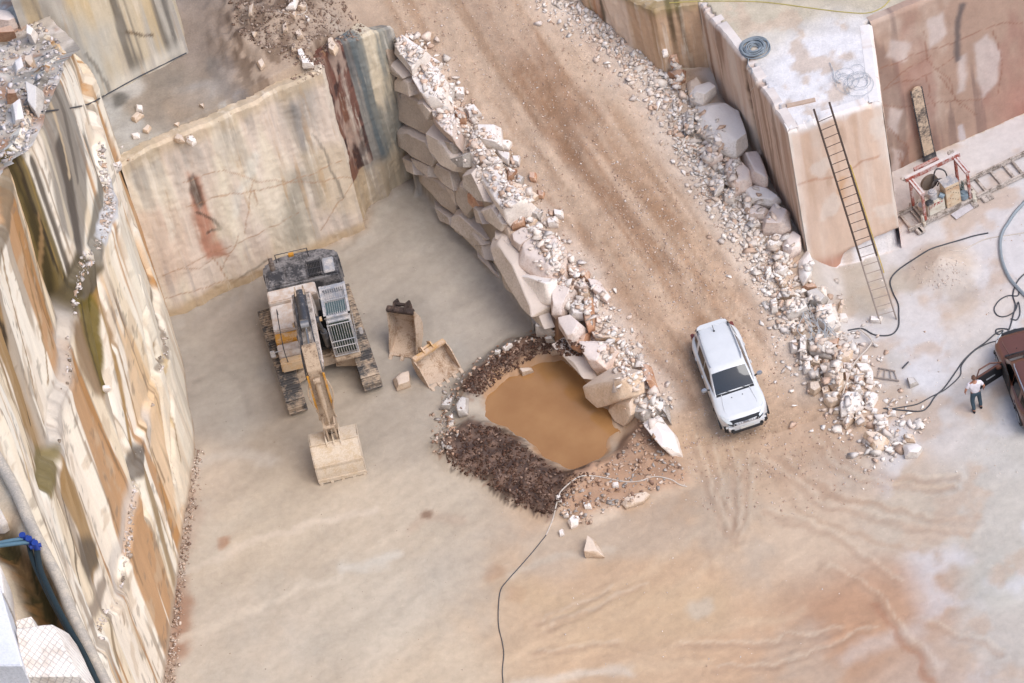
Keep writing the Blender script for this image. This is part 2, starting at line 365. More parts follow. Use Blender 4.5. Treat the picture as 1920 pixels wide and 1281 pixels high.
# streaks of wheels and scraped mud on the road
for a_, w_, s_ in (((905, 60, 6.7), .9, .5),):
    pass
pt.line(cr((980, 120, 5.8), (1060, 230, 4.9), (1150, 370, 3.8), (1230, 480, 2.6)), 1.0, (146, 112, 88), .7, .9)
pt.line(cr((870, 220, 5.3), (950, 350, 4.2), (1080, 520, 2.6), (1200, 700, 1.0)), .7, (160, 124, 98), .6, .9)
pt.line(cr((1090, 60, 5.8), (1200, 200, 4.2), (1300, 350, 3), (1370, 500, 1.8)), .8, (164, 122, 94), .6, .9)
pt.line(cr((1000, 260, 4.6), (1100, 420, 3.4), (1200, 560, 2.2), (1260, 690, 1)), .8, (196, 168, 146), .5, .9)
pt.line(cr((1150, 120, 5), (1260, 290, 3.6), (1360, 440, 2.2), (1440, 600, 1)), .5, (200, 174, 154), .5, .9)
rdv = np.array(P2(1400, 780, .3)) - np.array(P2(850, 30, 7)); rdv /= np.linalg.norm(rdv); AL = X * rdv[0] + Y * rdv[1]; CR = X * rdv[1] - Y * rdv[0]
nn = ridg(X * .9 + Y * .25, (Y * .22 - X * .35), 5, 4)
roadm = ((upper(X, Y) > .4) & (X > P2(745, 95, 6.3)[0] - .5)) * up
pt.mix(roadm * ss(.62, .8, nn), (150, 114, 88), .5)
pt.mix(roadm * ss(.50, .64, fbm(CR * 1.3, AL * .10, 201, 5)), (202, 176, 156), .6); pt.mix(roadm * ss(.54, .66, fbm(CR * 2.2 + 7, AL * .14, 203, 5)), (150, 118, 94), .55); pt.mix(roadm * ss(.50, .66, fbm(CR * 5 + 7, AL * .5, 205, 4)), (190, 164, 144), .4)
# pale crushed rubble borders
for line_, w_, a_ in ((cr((800, 130, 6.2), (900, 290, 4.6), (1000, 420, 3.4), (1090, 520, 2.6), (1160, 640, 1.7), (1230, 740, .8)), 1.5, .95),
                  (cr((1050, 0, 6.4), (1130, 60, 5.6), (1230, 190, 4.3), (1330, 350, 3), (1410, 460, 2), (1480, 600, 1), (1530, 700, .4)), 1.7, .85)):
    pt.line(line_, w_, (214, 196, 184), a_, .9)
bank = ss(.0, .25, ds) * (1 - ss(1.6, 2.2, ds)) * (X > left_line[4][0]) * (X < P2(1270, 850)[0]) * (1 - up * 0)
pt.mix(bank * (Z > .25), (164, 148, 134), .9)
# mud details on the pit floor
pt.line(cr((340, 870), (350, 960), (335, 1060), (325, 1180), (310, 1281)), .8, (184, 156, 138), .8, .8)
pt.line(cr((330, 1100), (340, 1160), (325, 1220)), .8, (170, 128, 104), .7, .8)
pt.line(cr((360, 1070), (500, 1010), (620, 975), (700, 955)), .3, (216, 200, 186), .7, .8)
pt.line(cr((330, 1200), (480, 1140), (560, 1100), (640, 1080)), .3, (222, 208, 194), .7, .8)
pt.line(cr((650, 1065), (700, 1055), (750, 1035)), .4, (226, 222, 218), .45, .95)
pt.line(cr((960, 1085), (1020, 1050), (1080, 1040), (1150, 1030)), .3, (230, 222, 212), .45, .95)
pt.line(cr((380, 870), (450, 850), (520, 870)), .5, (206, 194, 186), .6, .9)
pt.line(cr((780, 990), (800, 965), (860, 985)), .4, (200, 176, 158), .6, .8)
pt.blob(P2(423, 1020), .35, (172, 122, 88), .9); pt.blob(P2(805, 962), .2, (128, 92, 68), .7); pt.blob(P2(930, 1075), .5, (178, 136, 104), .6); pt.blob(P2(970, 1115), .4, (184, 142, 112), .5)
pt.line(cr((370, 720), (420, 690), (460, 720), (470, 780)), .25, (140, 130, 124), .5, .9)
pt.line(cr((700, 340), (780, 380), (820, 440)), .2, (184, 172, 160), .6, .9)
pt.blob(P2(520, 690), .9, (150, 146, 146), .5); pt.blob(P2(760, 590), 1.2, (158, 148, 140), .5)
for q in (((950, 1240), (1100, 1180), (1250, 1120), (1350, 1050)), ((1180, 1250), (1330, 1180), (1500, 1150)), ((1010, 1180), (1200, 1080), (1320, 1000)), ((1000, 1281), (1200, 1250), (1330, 1240))):
    pt.line(cr(*q), .35, (222, 196, 170), .5, .9)
for q in (((1330, 900), (1320, 1000), (1340, 1080)), ((1400, 870), (1380, 960), (1350, 1040)), ((1480, 860), (1560, 930), (1700, 960)), ((1440, 880), (1500, 960), (1640, 1010), (1800, 1050)), ((1520, 860), (1640, 900), (1780, 910))):
    pt.line(cr(*q), .22, (188, 156, 132), .5, .9)
for q in (((1100, 1200), (1260, 1170), (1330, 1150)), ((1000, 1110), (1060, 1150), (1200, 1130), (1330, 1120))):
    pt.line(cr(*q), 1.2, (204, 180, 150), .5, .9)
pt.poly(cr((960, 1060), (1100, 990), (1300, 980), (1420, 1080), (1400, 1281), (950, 1290)), (214, 178, 146), .45, 1.6)
pt.poly(cr((1480, 1130), (1640, 1110), (1750, 1170), (1740, 1281), (1560, 1290), (1400, 1240)), (192, 152, 124), .4, 1.3)
pt.line(cr((1600, 1230), (1680, 1190), (1720, 1180)), .7, (218, 206, 202), .45, .95); pt.line(cr((1640, 1140), (1700, 1210), (1750, 1281)), .3, (176, 126, 98), .7, .8)
pt.blob(P2(1310, 1145), .5, (212, 200, 188), .5); pt.line(cr((960, 1281), (1100, 1265), (1180, 1260)), .4, (222, 214, 208), .45, .95)
lowm = (1 - up) * (Z < 1.2)
sc1 = fbm((X * .9 + Y * .45) * .35, (Y * .9 - X * .45) * 1.6, 101, 5); sc2 = fbm(X * .7, Y * .7, 103, 5); sc3 = fbm((X * .9 + Y * .45) * .6, (Y * .9 - X * .45) * 3.5, 107, 4)
pt.c = pt.c * (1 + (lowm * ((sc1 - .5) * .20 + (sc2 - .5) * .12 + (sc3 - .5) * .16))[:, None])
pt.mix(lowm * ss(.56, .74, fbm(X * .3 + 3, Y * .3, 111, 5)), (190, 182, 174), .35)
for t_ in TRK: pt.line(t_, .24, (180, 148, 126), .42, .9); pt.line([(q[0] + .22, q[1] + .12) for q in t_], .12, (226, 206, 186), .35, .9)
# white saw slurry and tan patches on the right
wh = fbm(X * .55, Y * .55, 44, 5); rt = ss(P2(1560, 640)[0] - .5, P2(1640, 700)[0], X) * (Z < 2) * (1 - up)
pt.mix(rt * ss(.42, .62, wh + .10 * ss(P2(1700, 950)[1], P2(1700, 600)[1], Y) - .06), (224, 218, 222), .8); pt.mix(rt * ss(.56, .50, fbm(X * .8, Y * .8, 61, 5)) * 0, (200, 168, 148), .6)
pt.mix(rt * ss(.52, .68, fbm(X * .9 + 9, Y * .9, 71, 5)), (206, 178, 158), .6)
pt.blob(pile, 1.35, (216, 196, 182), .9); pt.blob(P2(1730, 700), .9, (228, 224, 230), .8); pt.blob(P2(1780, 540), .9, (170, 170, 178), .3)
pt.poly(cr((1560, 500), (1640, 470), (1670, 600), (1620, 600), (1580, 580)), (196, 182, 168), .8, .5)
# soil around the puddle
pt.poly(soil_a, (92, 66, 54), .95, .18); pt.poly(soil_b, (100, 74, 62), .92, .18); pt.poly(soil_c, (188, 146, 118), .8, .3)
sn = fbm(X * 4, Y * 4, 88, 4)
inso = np.minimum(sdp(X, Y, soil_a), sdp(X, Y, soil_b)) < .2
pt.mix(inso * ss(.55, .68, sn), (150, 118, 100), .7); pt.mix(inso * ss(.45, .36, sn), (62, 44, 36), .7)
pt.mix((1 - ss(-.5, -.15, sdp(pt.wx, pt.wy, puddle))), (186, 142, 104), .9)
pt.line(cr((1170, 850), (1210, 800), (1235, 840)), .5, (110, 84, 72), .8, .9)
pt.line(cr((830, 790), (850, 740), (900, 690), (960, 650)), .35, (150, 142, 136), .8, .8)
# bench stains, grey-blue patches, heap
Zb = (Z > 7)
def bl(px, py, r, c, a, r2=None): pt.blob(P2(px, py, 8.6), r, c, a, r2)
bl(425, 150, .6, (122, 118, 120), .5, 1.3); bl(455, 185, .4, (112, 112, 118), .6); bl(400, 120, .35, (120, 114, 110), .5); bl(370, 180, .9, (168, 160, 156), .6)
bl(240, 165, .8, (196, 190, 186), .8); bl(200, 215, .8, (182, 178, 176), .8); bl(430, 210, .5, (188, 184, 182), .8); bl(240, 250, .8, (186, 182, 180), .6); bl(310, 150, .6, (132, 122, 114), .5)
bl(225, 190, .5, (88, 84, 80), .8); bl(350, 200, .9, (160, 140, 122), .6)
hp = P2(520, 60, 9); hm = (1 - ss(.5, 1.1, np.sqrt(((X - hp[0]) / 2.6) ** 2 + ((Y - hp[1]) / 4.6) ** 2))) * Zb
pt.mix(hm * ss(.42, .6, fbm(X * 2, Y * 2, 23, 5)), (112, 88, 72), .75); pt.mix(hm * ss(.60, .52, fbm(X * 2, Y * 2, 23, 5)), (176, 152, 134), .6)
# plateau
inpl = sdp(X, Y, plat_poly) < 0
px_ = P2(1560, 150, ZP)
pt.mix(inpl * 1.0, (196, 180, 160), 1.0)
dpl = np.sqrt(((X - px_[0]) / 4.3) ** 2 + ((Y - px_[1]) / 4.0) ** 2)
pt.mix(inpl * (1 - ss(.45, 1.05, dpl + .3 * (fbm(X, Y, 55, 5) - .5))), (226, 218, 220), .95)
pt.mix(inpl * ss(.58, .68, fbm(X * 1.2, Y * 1.2, 57, 5)), (198, 172, 152), .7)
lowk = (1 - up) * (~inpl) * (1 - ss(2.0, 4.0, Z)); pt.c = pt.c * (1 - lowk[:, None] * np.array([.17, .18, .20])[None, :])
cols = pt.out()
F = grid_faces(len(gx), len(gy)).astype(np.int64)
fz = Z[F].mean(1); fx_ = X[F].mean(1); fy_ = Y[F].mean(1); spread = Z[F].max(1) - Z[F].min(1)
m_plat = sdp(fx_, fy_, plat_poly) < 0.0
m_up = (sdp(fx_, fy_, up_poly) < 0.05) & (upper(fx_, fy_) > .15) & ~m_plat
bench_div = [P2(*p) for p in ((745, 95, 6.3), (735, 45, 7.2), (700, 0, 8), (690, -200, 11))]
m_bench = m_up & inside(fx_, fy_, [(-60, 60), (-60, -10), (xb - 4, left_line[0][1] + 2)] + wall_line + bench_div + [(bench_div[-1][0], 60)])
m_road = m_up & ~m_bench
mats = dict(mud=surf_mat('wet_mud', .11, 3.2, 42, .75, .55, .035, .45, rough_lo=.36, speck=.10),
            dirt=surf_mat('road_dirt', .20, 2.4, 24, .95, .9, .05, .2, speck=.45),
            dirt2=None, bench=surf_mat('bench_dirt', .20, 1.5, 14, .9, .7, .05, .3, speck=.15))
def sub(name, mask, mat):
    f = F[mask]; ids, inv = np.unique(f.ravel(), return_inverse=True)
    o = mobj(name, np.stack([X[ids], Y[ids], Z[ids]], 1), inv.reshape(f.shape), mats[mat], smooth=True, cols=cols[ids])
    tag(o, kind='structure'); return o
low = ~(m_plat | m_up)
right_area = low & (fx_ > P2(1560, 640)[0]) & (fy_ > P2(1560, 900)[1])
TER = [sub('ground', low, 'mud'), sub('dirt_road', m_road, 'dirt'), sub('quarry_bench', m_bench, 'bench'), sub('upper_terrace', m_plat, 'bench')]

# ------------------------------------------------------------------ vertical cliff faces
def wall_hit(px, py, a, b):
    """photo point on the vertical plane through a, b -> (distance along, height)"""
    d = ray(px, py); t = Vector((b[0] - a[0], b[1] - a[1], 0)).normalized(); n = Vector((t.y, -t.x, 0))
    k = (Vector((a[0], a[1], 0)) - CAMP).dot(n) / d.dot(n); p = CAMP + d * k
    return ((p - Vector((a[0], a[1], 0))).dot(t), p.z)
def cliff_face(name, plan, z0, z1, mat, painter, disp=.12, st=.07, seed=1, out=None, top_in=0.0, isow=True, edge=.05, capd=(1.2, .25)):
    plan = [np.array(p, float) for p in plan]
    seg = [0]; 
    for a, b in zip(plan[:-1], plan[1:]): seg.append(seg[-1] + np.linalg.norm(b - a))
    S = np.arange(0, seg[-1] + st * .5, st)
    S = np.unique(np.concatenate([S, np.array(seg)])); S = S[S <= seg[-1] + 1e-6]
    px = np.interp(S, seg, [p[0] for p in plan]); py = np.interp(S, seg, [p[1] for p in plan])
    tx = np.gradient(px, S); ty = np.gradient(py, S); ln = np.hypot(tx, ty); nx, ny = ty / ln, -tx / ln   # right-hand side of travel = outwards
    ztop = z1(S) if callable(z1) else np.full(len(S), z1)
    nz = int((max(ztop) - z0) / st) + 2
    T = np.linspace(0, 1, nz)
    SS, TT = np.meshgrid(S, T, indexing='ij'); zz = z0 + TT * (ztop[:, None] - z0)
    e = (ridg(SS * .35, zz * .12, seed, 4) - .5) * disp * 1.6 + (fbm(SS * 2.2, zz * .5, seed + 3, 4) - .5) * disp + (fbm(SS * 6, zz * 6, seed + 7, 3) - .5) * disp * .25
    e = e - edge * ss(.985, 1.0, TT) * 2
    if out is not None: e = e + out(SS, zz)
    XX = px[:, None] + nx[:, None] * e; YY = py[:, None] + ny[:, None] * e
    p_ = Paint(SS.ravel(), zz.ravel(), (205, 188, 165), .18, seed, iso=isow)
    painter(p_, SS.ravel(), zz.ravel())
    V = np.stack([XX.ravel(), YY.ravel(), zz.ravel()], 1); Fc = grid_faces(len(S), nz); C_ = p_.out()
    # cap running back behind the lip
    cwid, cdrop = capd; kx = px - nx * cwid; ky = py - ny * cwid; base = len(V)
    V = np.vstack([V, np.stack([kx, ky, zz[:, -1] - cdrop], 1)]); C_ = np.vstack([C_, C_[np.arange(len(S)) * nz + nz - 1]])
    i = np.arange(len(S) - 1); cap = np.stack([i * nz + nz - 1, (i + 1) * nz + nz - 1, base + i + 1, base + i], 1)
    Fc = np.vstack([Fc, cap])
    o = mobj(name, V, Fc, mat, smooth=True, cols=C_); tag(o, kind='structure')
    o.data.set_sharp_from_angle(angle=radians(38)); TER.append(o); return o
m_wall = surf_mat('streaked_stone', .10, 2.0, 14, .8, .45, .04, .35, stretch=(2.2, 2.2, .35), veil=(((160, 150, 144), .57, .67, .45, 2.2), ((232, 220, 202), .55, .64, .6, 3.0), ((186, 150, 108), .60, .68, .5, 2.4)))
m_cliff = surf_mat('stained_stone', .09, 1.6, 12, .85, .6, .05, .3, stretch=(1.8, 1.8, .3))
def streaks(p, S, z, col, lo=.55, hi=.68, fs=1.5, fz=.12, a=.6, seed=3):
    p.mix(ss(lo, hi, fbm(S * fs, z * fz, seed, 4)), col, a)
def vein(p, pts, w, col, a=.8): p.line(pts, w, col, a, .8)

# back wall of the pit
def paint_back(p, S, z):
    H = lambda q: [wall_hit(x, y, wall_line[0], wall_line[1]) for x, y in q]
    p.mix(np.ones(len(S)), (222, 202, 188)); streaks(p, S, z, (230, 214, 194), .42, .58, 1.0, .1, .8, 3); streaks(p, S, z, (172, 160, 150), .58, .68, 1.8, .14, .5, 8); streaks(p, S, z, (214, 186, 152), .60, .72, .9, .1, .4, 14)
    p.mix(ss(5.2, 8.4, z) * ss(.40, .62, fbm(S * 2.4, z * .18, 21, 4)), (146, 140, 136), .6)
    p.mix(ss(7.9, 8.6, z + .5 * fbm(S * 2, z, 8)), (200, 176, 146), .6)
    p.poly(H([(352, 320), (370, 330), (400, 420), (425, 478), (385, 486), (362, 420)]), (178, 112, 84), .8, .15)
    p.poly(H([(352, 330), (362, 322), (382, 380), (370, 390), (352, 350)]), (66, 56, 50), .85, .12)
    p.line(H([(365, 395), (395, 410), (412, 430), (385, 436)]), .12, (80, 58, 48), .8)
    p.line(H([(548, 205), (570, 260), (590, 320), (600, 380)]), .5, (120, 118, 118), .7, .9)
    p.line(H([(560, 330), (548, 400), (560, 440)]), .9, (110, 106, 96), .55, .9)
    p.line(H([(480, 290), (450, 360), (440, 400)]), .35, (226, 220, 210), .6, .8)
    p.poly(H([(400, 300), (440, 290), (435, 440), (400, 450)]), (222, 208, 186), .5, .3)
    p.poly(H([(560, 290), (650, 260), (680, 400), (600, 400)]), (208, 186, 158), .6, .4)
    p.poly(H([(250, 400), (340, 380), (370, 490), (310, 540), (280, 500)]), (214, 184, 164), .6, .4)
    for q in ([(340, 340), (420, 320), (480, 340), (560, 345), (660, 330)], [(345, 385), (440, 360), (520, 352), (640, 300)], [(300, 515), (380, 480), (440, 455), (500, 430), (560, 400)], [(300, 560), (370, 540), (440, 525), (500, 500)], [(330, 500), (370, 500), (430, 470)],
              [(395, 480), (420, 520), (445, 545)], [(445, 440), (410, 510)], [(470, 340), (480, 385)], [(460, 440), (470, 350)], [(600, 430), (660, 340), (680, 330)]):
        vein(p, H(q), .045, (170, 122, 88), .6)
    for q in ([(410, 560), (450, 520), (500, 480)], [(400, 540), (440, 560)], [(590, 250), (640, 370)]): vein(p, H(q), .10, (96, 90, 84), .6)
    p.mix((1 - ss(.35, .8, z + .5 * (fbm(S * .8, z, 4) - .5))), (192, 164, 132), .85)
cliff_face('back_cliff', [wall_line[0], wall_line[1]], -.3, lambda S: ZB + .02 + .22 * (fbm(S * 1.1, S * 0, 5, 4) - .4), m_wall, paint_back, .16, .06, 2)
def paint_side(p, S, z):
    streaks(p, S, z, (120, 118, 118), .42, .58, 1.6, .12, .85, 5); streaks(p, S, z, (196, 160, 120), .55, .68, 1.8, .1, .6, 6); streaks(p, S, z, (70, 70, 74), .6, .7, 2.4, .12, .7, 9)
    L1 = np.linalg.norm(np.array(wall_line[2]) - np.array(wall_line[1])); L2 = L1 + np.linalg.norm(np.array(wall_line[3]) - np.array(wall_line[2]))
    m_ = (S > L1 * .3) & (S < L1 + .75 * (L2 - L1)) & (z > 2.2)
    p.mix(m_ * 1.0, (112, 66, 52), .85); p.mix(m_ * ss(.5, .62, fbm(S * 2, z * 1.2, 31, 4)), (62, 44, 42), .9); p.mix(m_ * ss(.58, .68, fbm(S * 2.5, z * .5, 37, 4)), (176, 150, 136), .8)
    p.mix((S < L1 * .35) * 1.0, (214, 196, 180), .85); p.mix((S > L2 + .1) * (S < L2 + .5), (96, 104, 108), .8); p.mix((S > L2 + .5) * ss(.45, .6, fbm(S * 2.5, z * .3, 61, 4)), (122, 122, 118), .8)
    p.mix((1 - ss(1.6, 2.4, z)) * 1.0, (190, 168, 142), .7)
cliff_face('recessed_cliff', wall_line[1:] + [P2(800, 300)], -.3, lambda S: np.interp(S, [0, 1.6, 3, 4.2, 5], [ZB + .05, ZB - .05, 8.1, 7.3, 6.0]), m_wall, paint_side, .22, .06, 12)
# sawn block face above the bench, upper left
ub = [P2(100, 232, ZB), P2(155, 204, ZB), P2(352, 101, ZB), P2(335, 30, ZB)]
def paint_ub(p, S, z):
    streaks(p, S, z, (176, 170, 166), .45, .6, .8, .08, .7, 3); streaks(p, S, z, (206, 178, 136), .52, .66, 1.7, .07, .75, 8); streaks(p, S, z, (96, 90, 86), .63, .72, 2.6, .1, .8, 15)
    H = lambda q: [wall_hit(x, y, ub[1], ub[2]) for x, y in q]
    L0 = np.linalg.norm(np.array(ub[1]) - np.array(ub[0])); H2 = lambda q: [(s + L0, zz) for s, zz in H(q)]
    p.poly(H2([(130, 30), (200, 60), (210, 180), (160, 190)]), (188, 186, 184), .8, .8)
    p.poly(H2([(210, 150), (340, 80), (345, 100), (200, 180)]), (226, 216, 206), .7, .4)
    p.line(H2([(235, 60), (265, 65), (285, 62)]), .12, (90, 70, 50), .8); p.line(H2([(50, 0), (110, 60), (150, 190)]), .8, (120, 110, 100), .4)
    p.line(H2([(160, 100), (205, 175)]), .12, (110, 104, 98), .7)
cliff_face('upper_cliff', ub, ZB - .3, ZB + 9, m_wall, paint_ub, .08, .08, 22)
# cut faces on the right
def paint_pr(p, S, z):
    p.mix(np.ones(len(S)), (200, 166, 138)); streaks(p, S, z, (224, 200, 182), .47, .56, 1.1, .04, .85, 3); streaks(p, S, z, (138, 104, 50), .52, .58, 1.0, .03, .9, 8); streaks(p, S, z, (78, 62, 40), .58, .63, 1.5, .04, .85, 19); streaks(p, S, z, (190, 130, 96), .55, .66, 1.5, .08, .5, 23)
    p.mix(ss(7.3, 7.8, z), (120, 108, 60), .5)
cliff_face('corner_cliff', plat[0:4], 2.0, ZP + .03, m_wall, paint_pr, .22, .07, 5, capd=(.42, .02))
ml = plat[3:6]
def paint_bl(p, S, z):
    p.mix(np.ones(len(S)), (206, 178, 160)); streaks(p, S, z, (220, 200, 186), .46, .58, 1.6, .12, .8, 3); streaks(p, S, z, (166, 128, 106), .56, .66, 2.4, .1, .6, 8); streaks(p, S, z, (120, 84, 60), .62, .70, 3., .1, .6, 11)
    p.mix(ss(2.6, 1.2, z), (200, 184, 174), .5); p.mix(ss(7.6, 7.85, z), (222, 212, 210), .7)
    L0 = np.linalg.norm(np.array(ml[1]) - np.array(ml[0])); p.line([(L0 + .1, 7.8), (L0 + .15, 4)], .25, (74, 56, 42), .85)
mbm = surf_mat('pink_marble', .06, 2.0, 12, .75, .35, .03, .35, stretch=(2.5, 2.5, .6), veil=(((228, 206, 192), .56, .66, .5, 2.0), ((190, 142, 116), .60, .70, .4, 3.0)))
m_vein = surf_mat('veined_marble', .12, 1.2, 10, .7, .4, .03, .35)
o1 = cliff_face('left_face', ml, -.3, lambda S: ZP + .03 - .12 * ss(.56, .68, fbm(S * 2.2, S * 0 + 8, 16, 4)), mbm, paint_bl, .10, .07, 41, capd=(.42, .02), out=lambda S, z: -.25 * np.exp(-((S - np.linalg.norm(np.array(ml[1]) - np.array(ml[0])) - .1) / .12) ** 2) * (z > 3))
mf = plat[5:7]
def paint_bf(p, S, z):
    p.mix(np.ones(len(S)), (220, 190, 171)); streaks(p, S, z, (232, 211, 198), .46, .60, 1.3, .07, .8, 3); streaks(p, S, z, (206, 170, 146), .55, .68, 1.8, .1, .5, 8)
    H = lambda q: [wall_hit(x, y, mf[0], mf[1]) for x, y in q]
    vein(p, H([(1490, 350), (1530, 335), (1560, 330)]), .1, (186, 132, 104), .6); vein(p, H([(1590, 320), (1620, 300), (1650, 292)]), .1, (186, 132, 104), .6)
    vein(p, H([(1575, 335), (1580, 370)]), .3, (206, 150, 96), .5)
    p.mix(ss(7.45, 7.8, z + .5 * (fbm(S * 2, z * 2, 9) - .5)), (232, 224, 224), .9); en = np.minimum(S, S.max() - S) + .25 * (fbm(S, z * 1.5, 19, 4) - .5); p.mix(1 - ss(.02, .10, en), (234, 222, 214), .7); p.mix(ss(.60, .70, fbm(S * .9, z * .9, 21, 5)), (228, 212, 202), .6); p.mix(ss(.64, .72, fbm(S * 1.6 + 4, z * .6, 25, 5)), (190, 156, 134), .5)
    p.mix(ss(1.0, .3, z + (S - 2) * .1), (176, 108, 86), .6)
chip = lambda S: ZP + .03 - .10 * ss(.58, .68, fbm(S * 2.6, S * 0 + 2, 15, 4))
o2 = cliff_face('front_face', mf, -.3, chip, mbm, paint_bf, .07, .07, 43, capd=(.42, .02), out=lambda S, z: -.9 * ss(1.0, .1, z + .35 * (fbm(S * 1.2, z, 5, 3) - .5) - .12 * (S - 1.5)) * ss(.8, 2.0, S))
mr = [plat[6], P2(1634, 46, ZP)]
o3 = cliff_face('right_face', mr, -.3, ZP + .03, mbm, paint_bf, .05, .12, 45, capd=(.42, .02))
for o in (o1, o2, o3):
    if 'kind' in o: del o['kind']
blk = empty('marble_block', (mf[0][0], mf[0][1], 0)); tag(blk, 'tall pink marble block with sawn faces and white dusty top, ladder leaning on it', 'marble block')
for o in (o1, o2, o3): o.parent = blk; o.matrix_parent_inverse = Matrix.Translation(-Vector(blk.location))
rw = [P2(1634, 46, ZP), P2(1745, -2, ZP), P2(2100, -160, ZP)]
def paint_rw(p, S, z):
    p.mix(np.ones(len(S)), (172, 142, 126)); streaks(p, S, z, (196, 172, 158), .48, .62, .6, .35, .7, 3); streaks(p, S, z, (160, 118, 106), .50, .66, .7, .30, .6, 8); streaks(p, S, z, (110, 88, 84), .62, .70, 1.6, .1, .5, 18)
    H = lambda q: [wall_hit(x, y, rw[0], rw[1]) for x, y in q]
    p.mix(ss(3.2, .8, z) * ss(3, 6, S), (170, 112, 100), .6)
    for q in ([(1675, 75), (1705, 80), (1700, 112), (1665, 105)], [(1825, 80), (1850, 65), (1875, 100), (1870, 150), (1845, 185), (1830, 150)], [(1798, 105), (1812, 100), (1810, 170), (1798, 175)], [(1665, 200), (1690, 205), (1680, 250), (1665, 240)], [(1735, 40), (1765, 30), (1775, 60), (1745, 90)], [(1670, 275), (1690, 290), (1685, 330), (1670, 320)]):
        p.poly(H(q), (206, 190, 186), .7, .12)
    for q in ([(1650, 125), (1720, 100), (1790, 75), (1860, 50), (1920, 45)], [(1655, 165), (1720, 145), (1790, 105)], [(1655, 165), (1700, 130), (1750, 100)], [(1650, 200), (1720, 195), (1780, 190), (1850, 185)], [(1760, 140), (1800, 190), (1830, 215)], [(1665, 235), (1700, 280), (1690, 340)], [(1680, 300), (1720, 330)],
              [(1735, 140), (1750, 200)], [(1690, 340), (1700, 320), (1680, 290)], [(1730, 60), (1740, 110), (1780, 150), (1800, 200)], [(1860, 60), (1880, 120), (1870, 180)]):
        vein(p, H(q), .05, (138, 92, 72), .6)
    vein(p, H([(1802, 10), (1795, 60), (1798, 110)]), .25, (84, 76, 78), .8); p.line(H([(1802, 235), (1803, 270)]), .25, (206, 196, 200), .7)
cliff_face('far_cliff', rw, -.3, ZP + .03, m_vein, paint_rw, .07, .07, 51, capd=(.42, .02))

# left cliff: long stained face with rising ledges
lb = PL([(300, 520), (320, 600), (345, 700), (362, 790), (367, 850), (356, 930), (345, 1000), (331, 1090), (322, 1180), (310, 1281), (315, 1400), (335, 1550), (380, 1750), (430, 1960), (560, 2300)])
lb = [P2(*p) for p in ((430, 2300), (385, 1960), (355, 1750), (332, 1550), (318, 1400), (310, 1281), (322, 1180), (331, 1090), (345, 1000), (356, 930), (367, 850), (362, 790), (345, 700), (320, 600))] + [P2(240, 318, ZB), P2(153, 203, ZB), P2(120, 100, ZB)]
del lb[14]
LBS = [0]
for a, b in zip(lb[:-1], lb[1:]): LBS.append(LBS[-1] + math.dist(a, b))
def cl_hit(px, py):
    d = ray(px, py); best = None
    for i in range(len(lb) - 1):
        a, b = lb[i], lb[i + 1]; t = Vector((b[0] - a[0], b[1] - a[1], 0)); L = t.length; t.normalize(); n = Vector((t.y, -t.x, 0))
        dn = d.dot(n)
        if dn > -1e-6: continue
        k = (Vector((a[0], a[1], 0)) - CAMP).dot(n) / dn; p = CAMP + d * k; s = (p - Vector((a[0], a[1], 0))).dot(t)
        if -0.3 <= s <= L + 0.3 and (best is None or k < best[0]): best = (k, LBS[i] + s, p.z)
    return (best[1], best[2]) if best else None
def CH(q): return [h for h in (cl_hit(*p) for p in q) if h]
rim_px = [(127, 110), (98, 200), (75, 262), (40, 300), (0, 350), (-60, 470), (-70, 560)]
rim_h = sorted(CH(rim_px)); S_A = LBS[13]
rim_h = [(0, 30.5), (LBS[2], 30.5)] + [h for h in rim_h if LBS[2] + 1 < h[0] < S_A - .5] + [(S_A, 14.6), (LBS[-1], 12.6)]
z1L = lambda S: np.interp(S, [h[0] for h in rim_h], [h[1] for h in rim_h])
led = []
for pts, w in (([(240, 318), (216, 420), (182, 480), (150, 600), (136, 720), (122, 830), (90, 930)], .28), ([(262, 440), (285, 510), (313, 620), (300, 700), (280, 800), (250, 930), (245, 1110), (200, 1180), (170, 1281)], .18),
               ([(52, 262), (30, 420), (10, 520), (0, 600)], .3)):
    h = sorted(CH(pts)); led.append((np.array([a for a, b in h]), np.array([b for a, b in h]), w))
grooves = [(CH([(45, 270), (60, 330), (100, 450), (143, 560)]), .45, .32), (CH([(0, 545), (25, 610), (60, 700), (115, 850)]), .3, .28), (CH([(185, 560), (200, 640), (235, 820), (270, 960)]), .3, .22), (CH([(190, 480), (205, 560), (225, 640)]), .3, .2),
           (CH([(300, 640), (325, 740), (330, 860), (345, 950)]), .15, .2), (CH([(250, 440), (280, 600), (310, 760), (330, 900)]), .12, .25)]
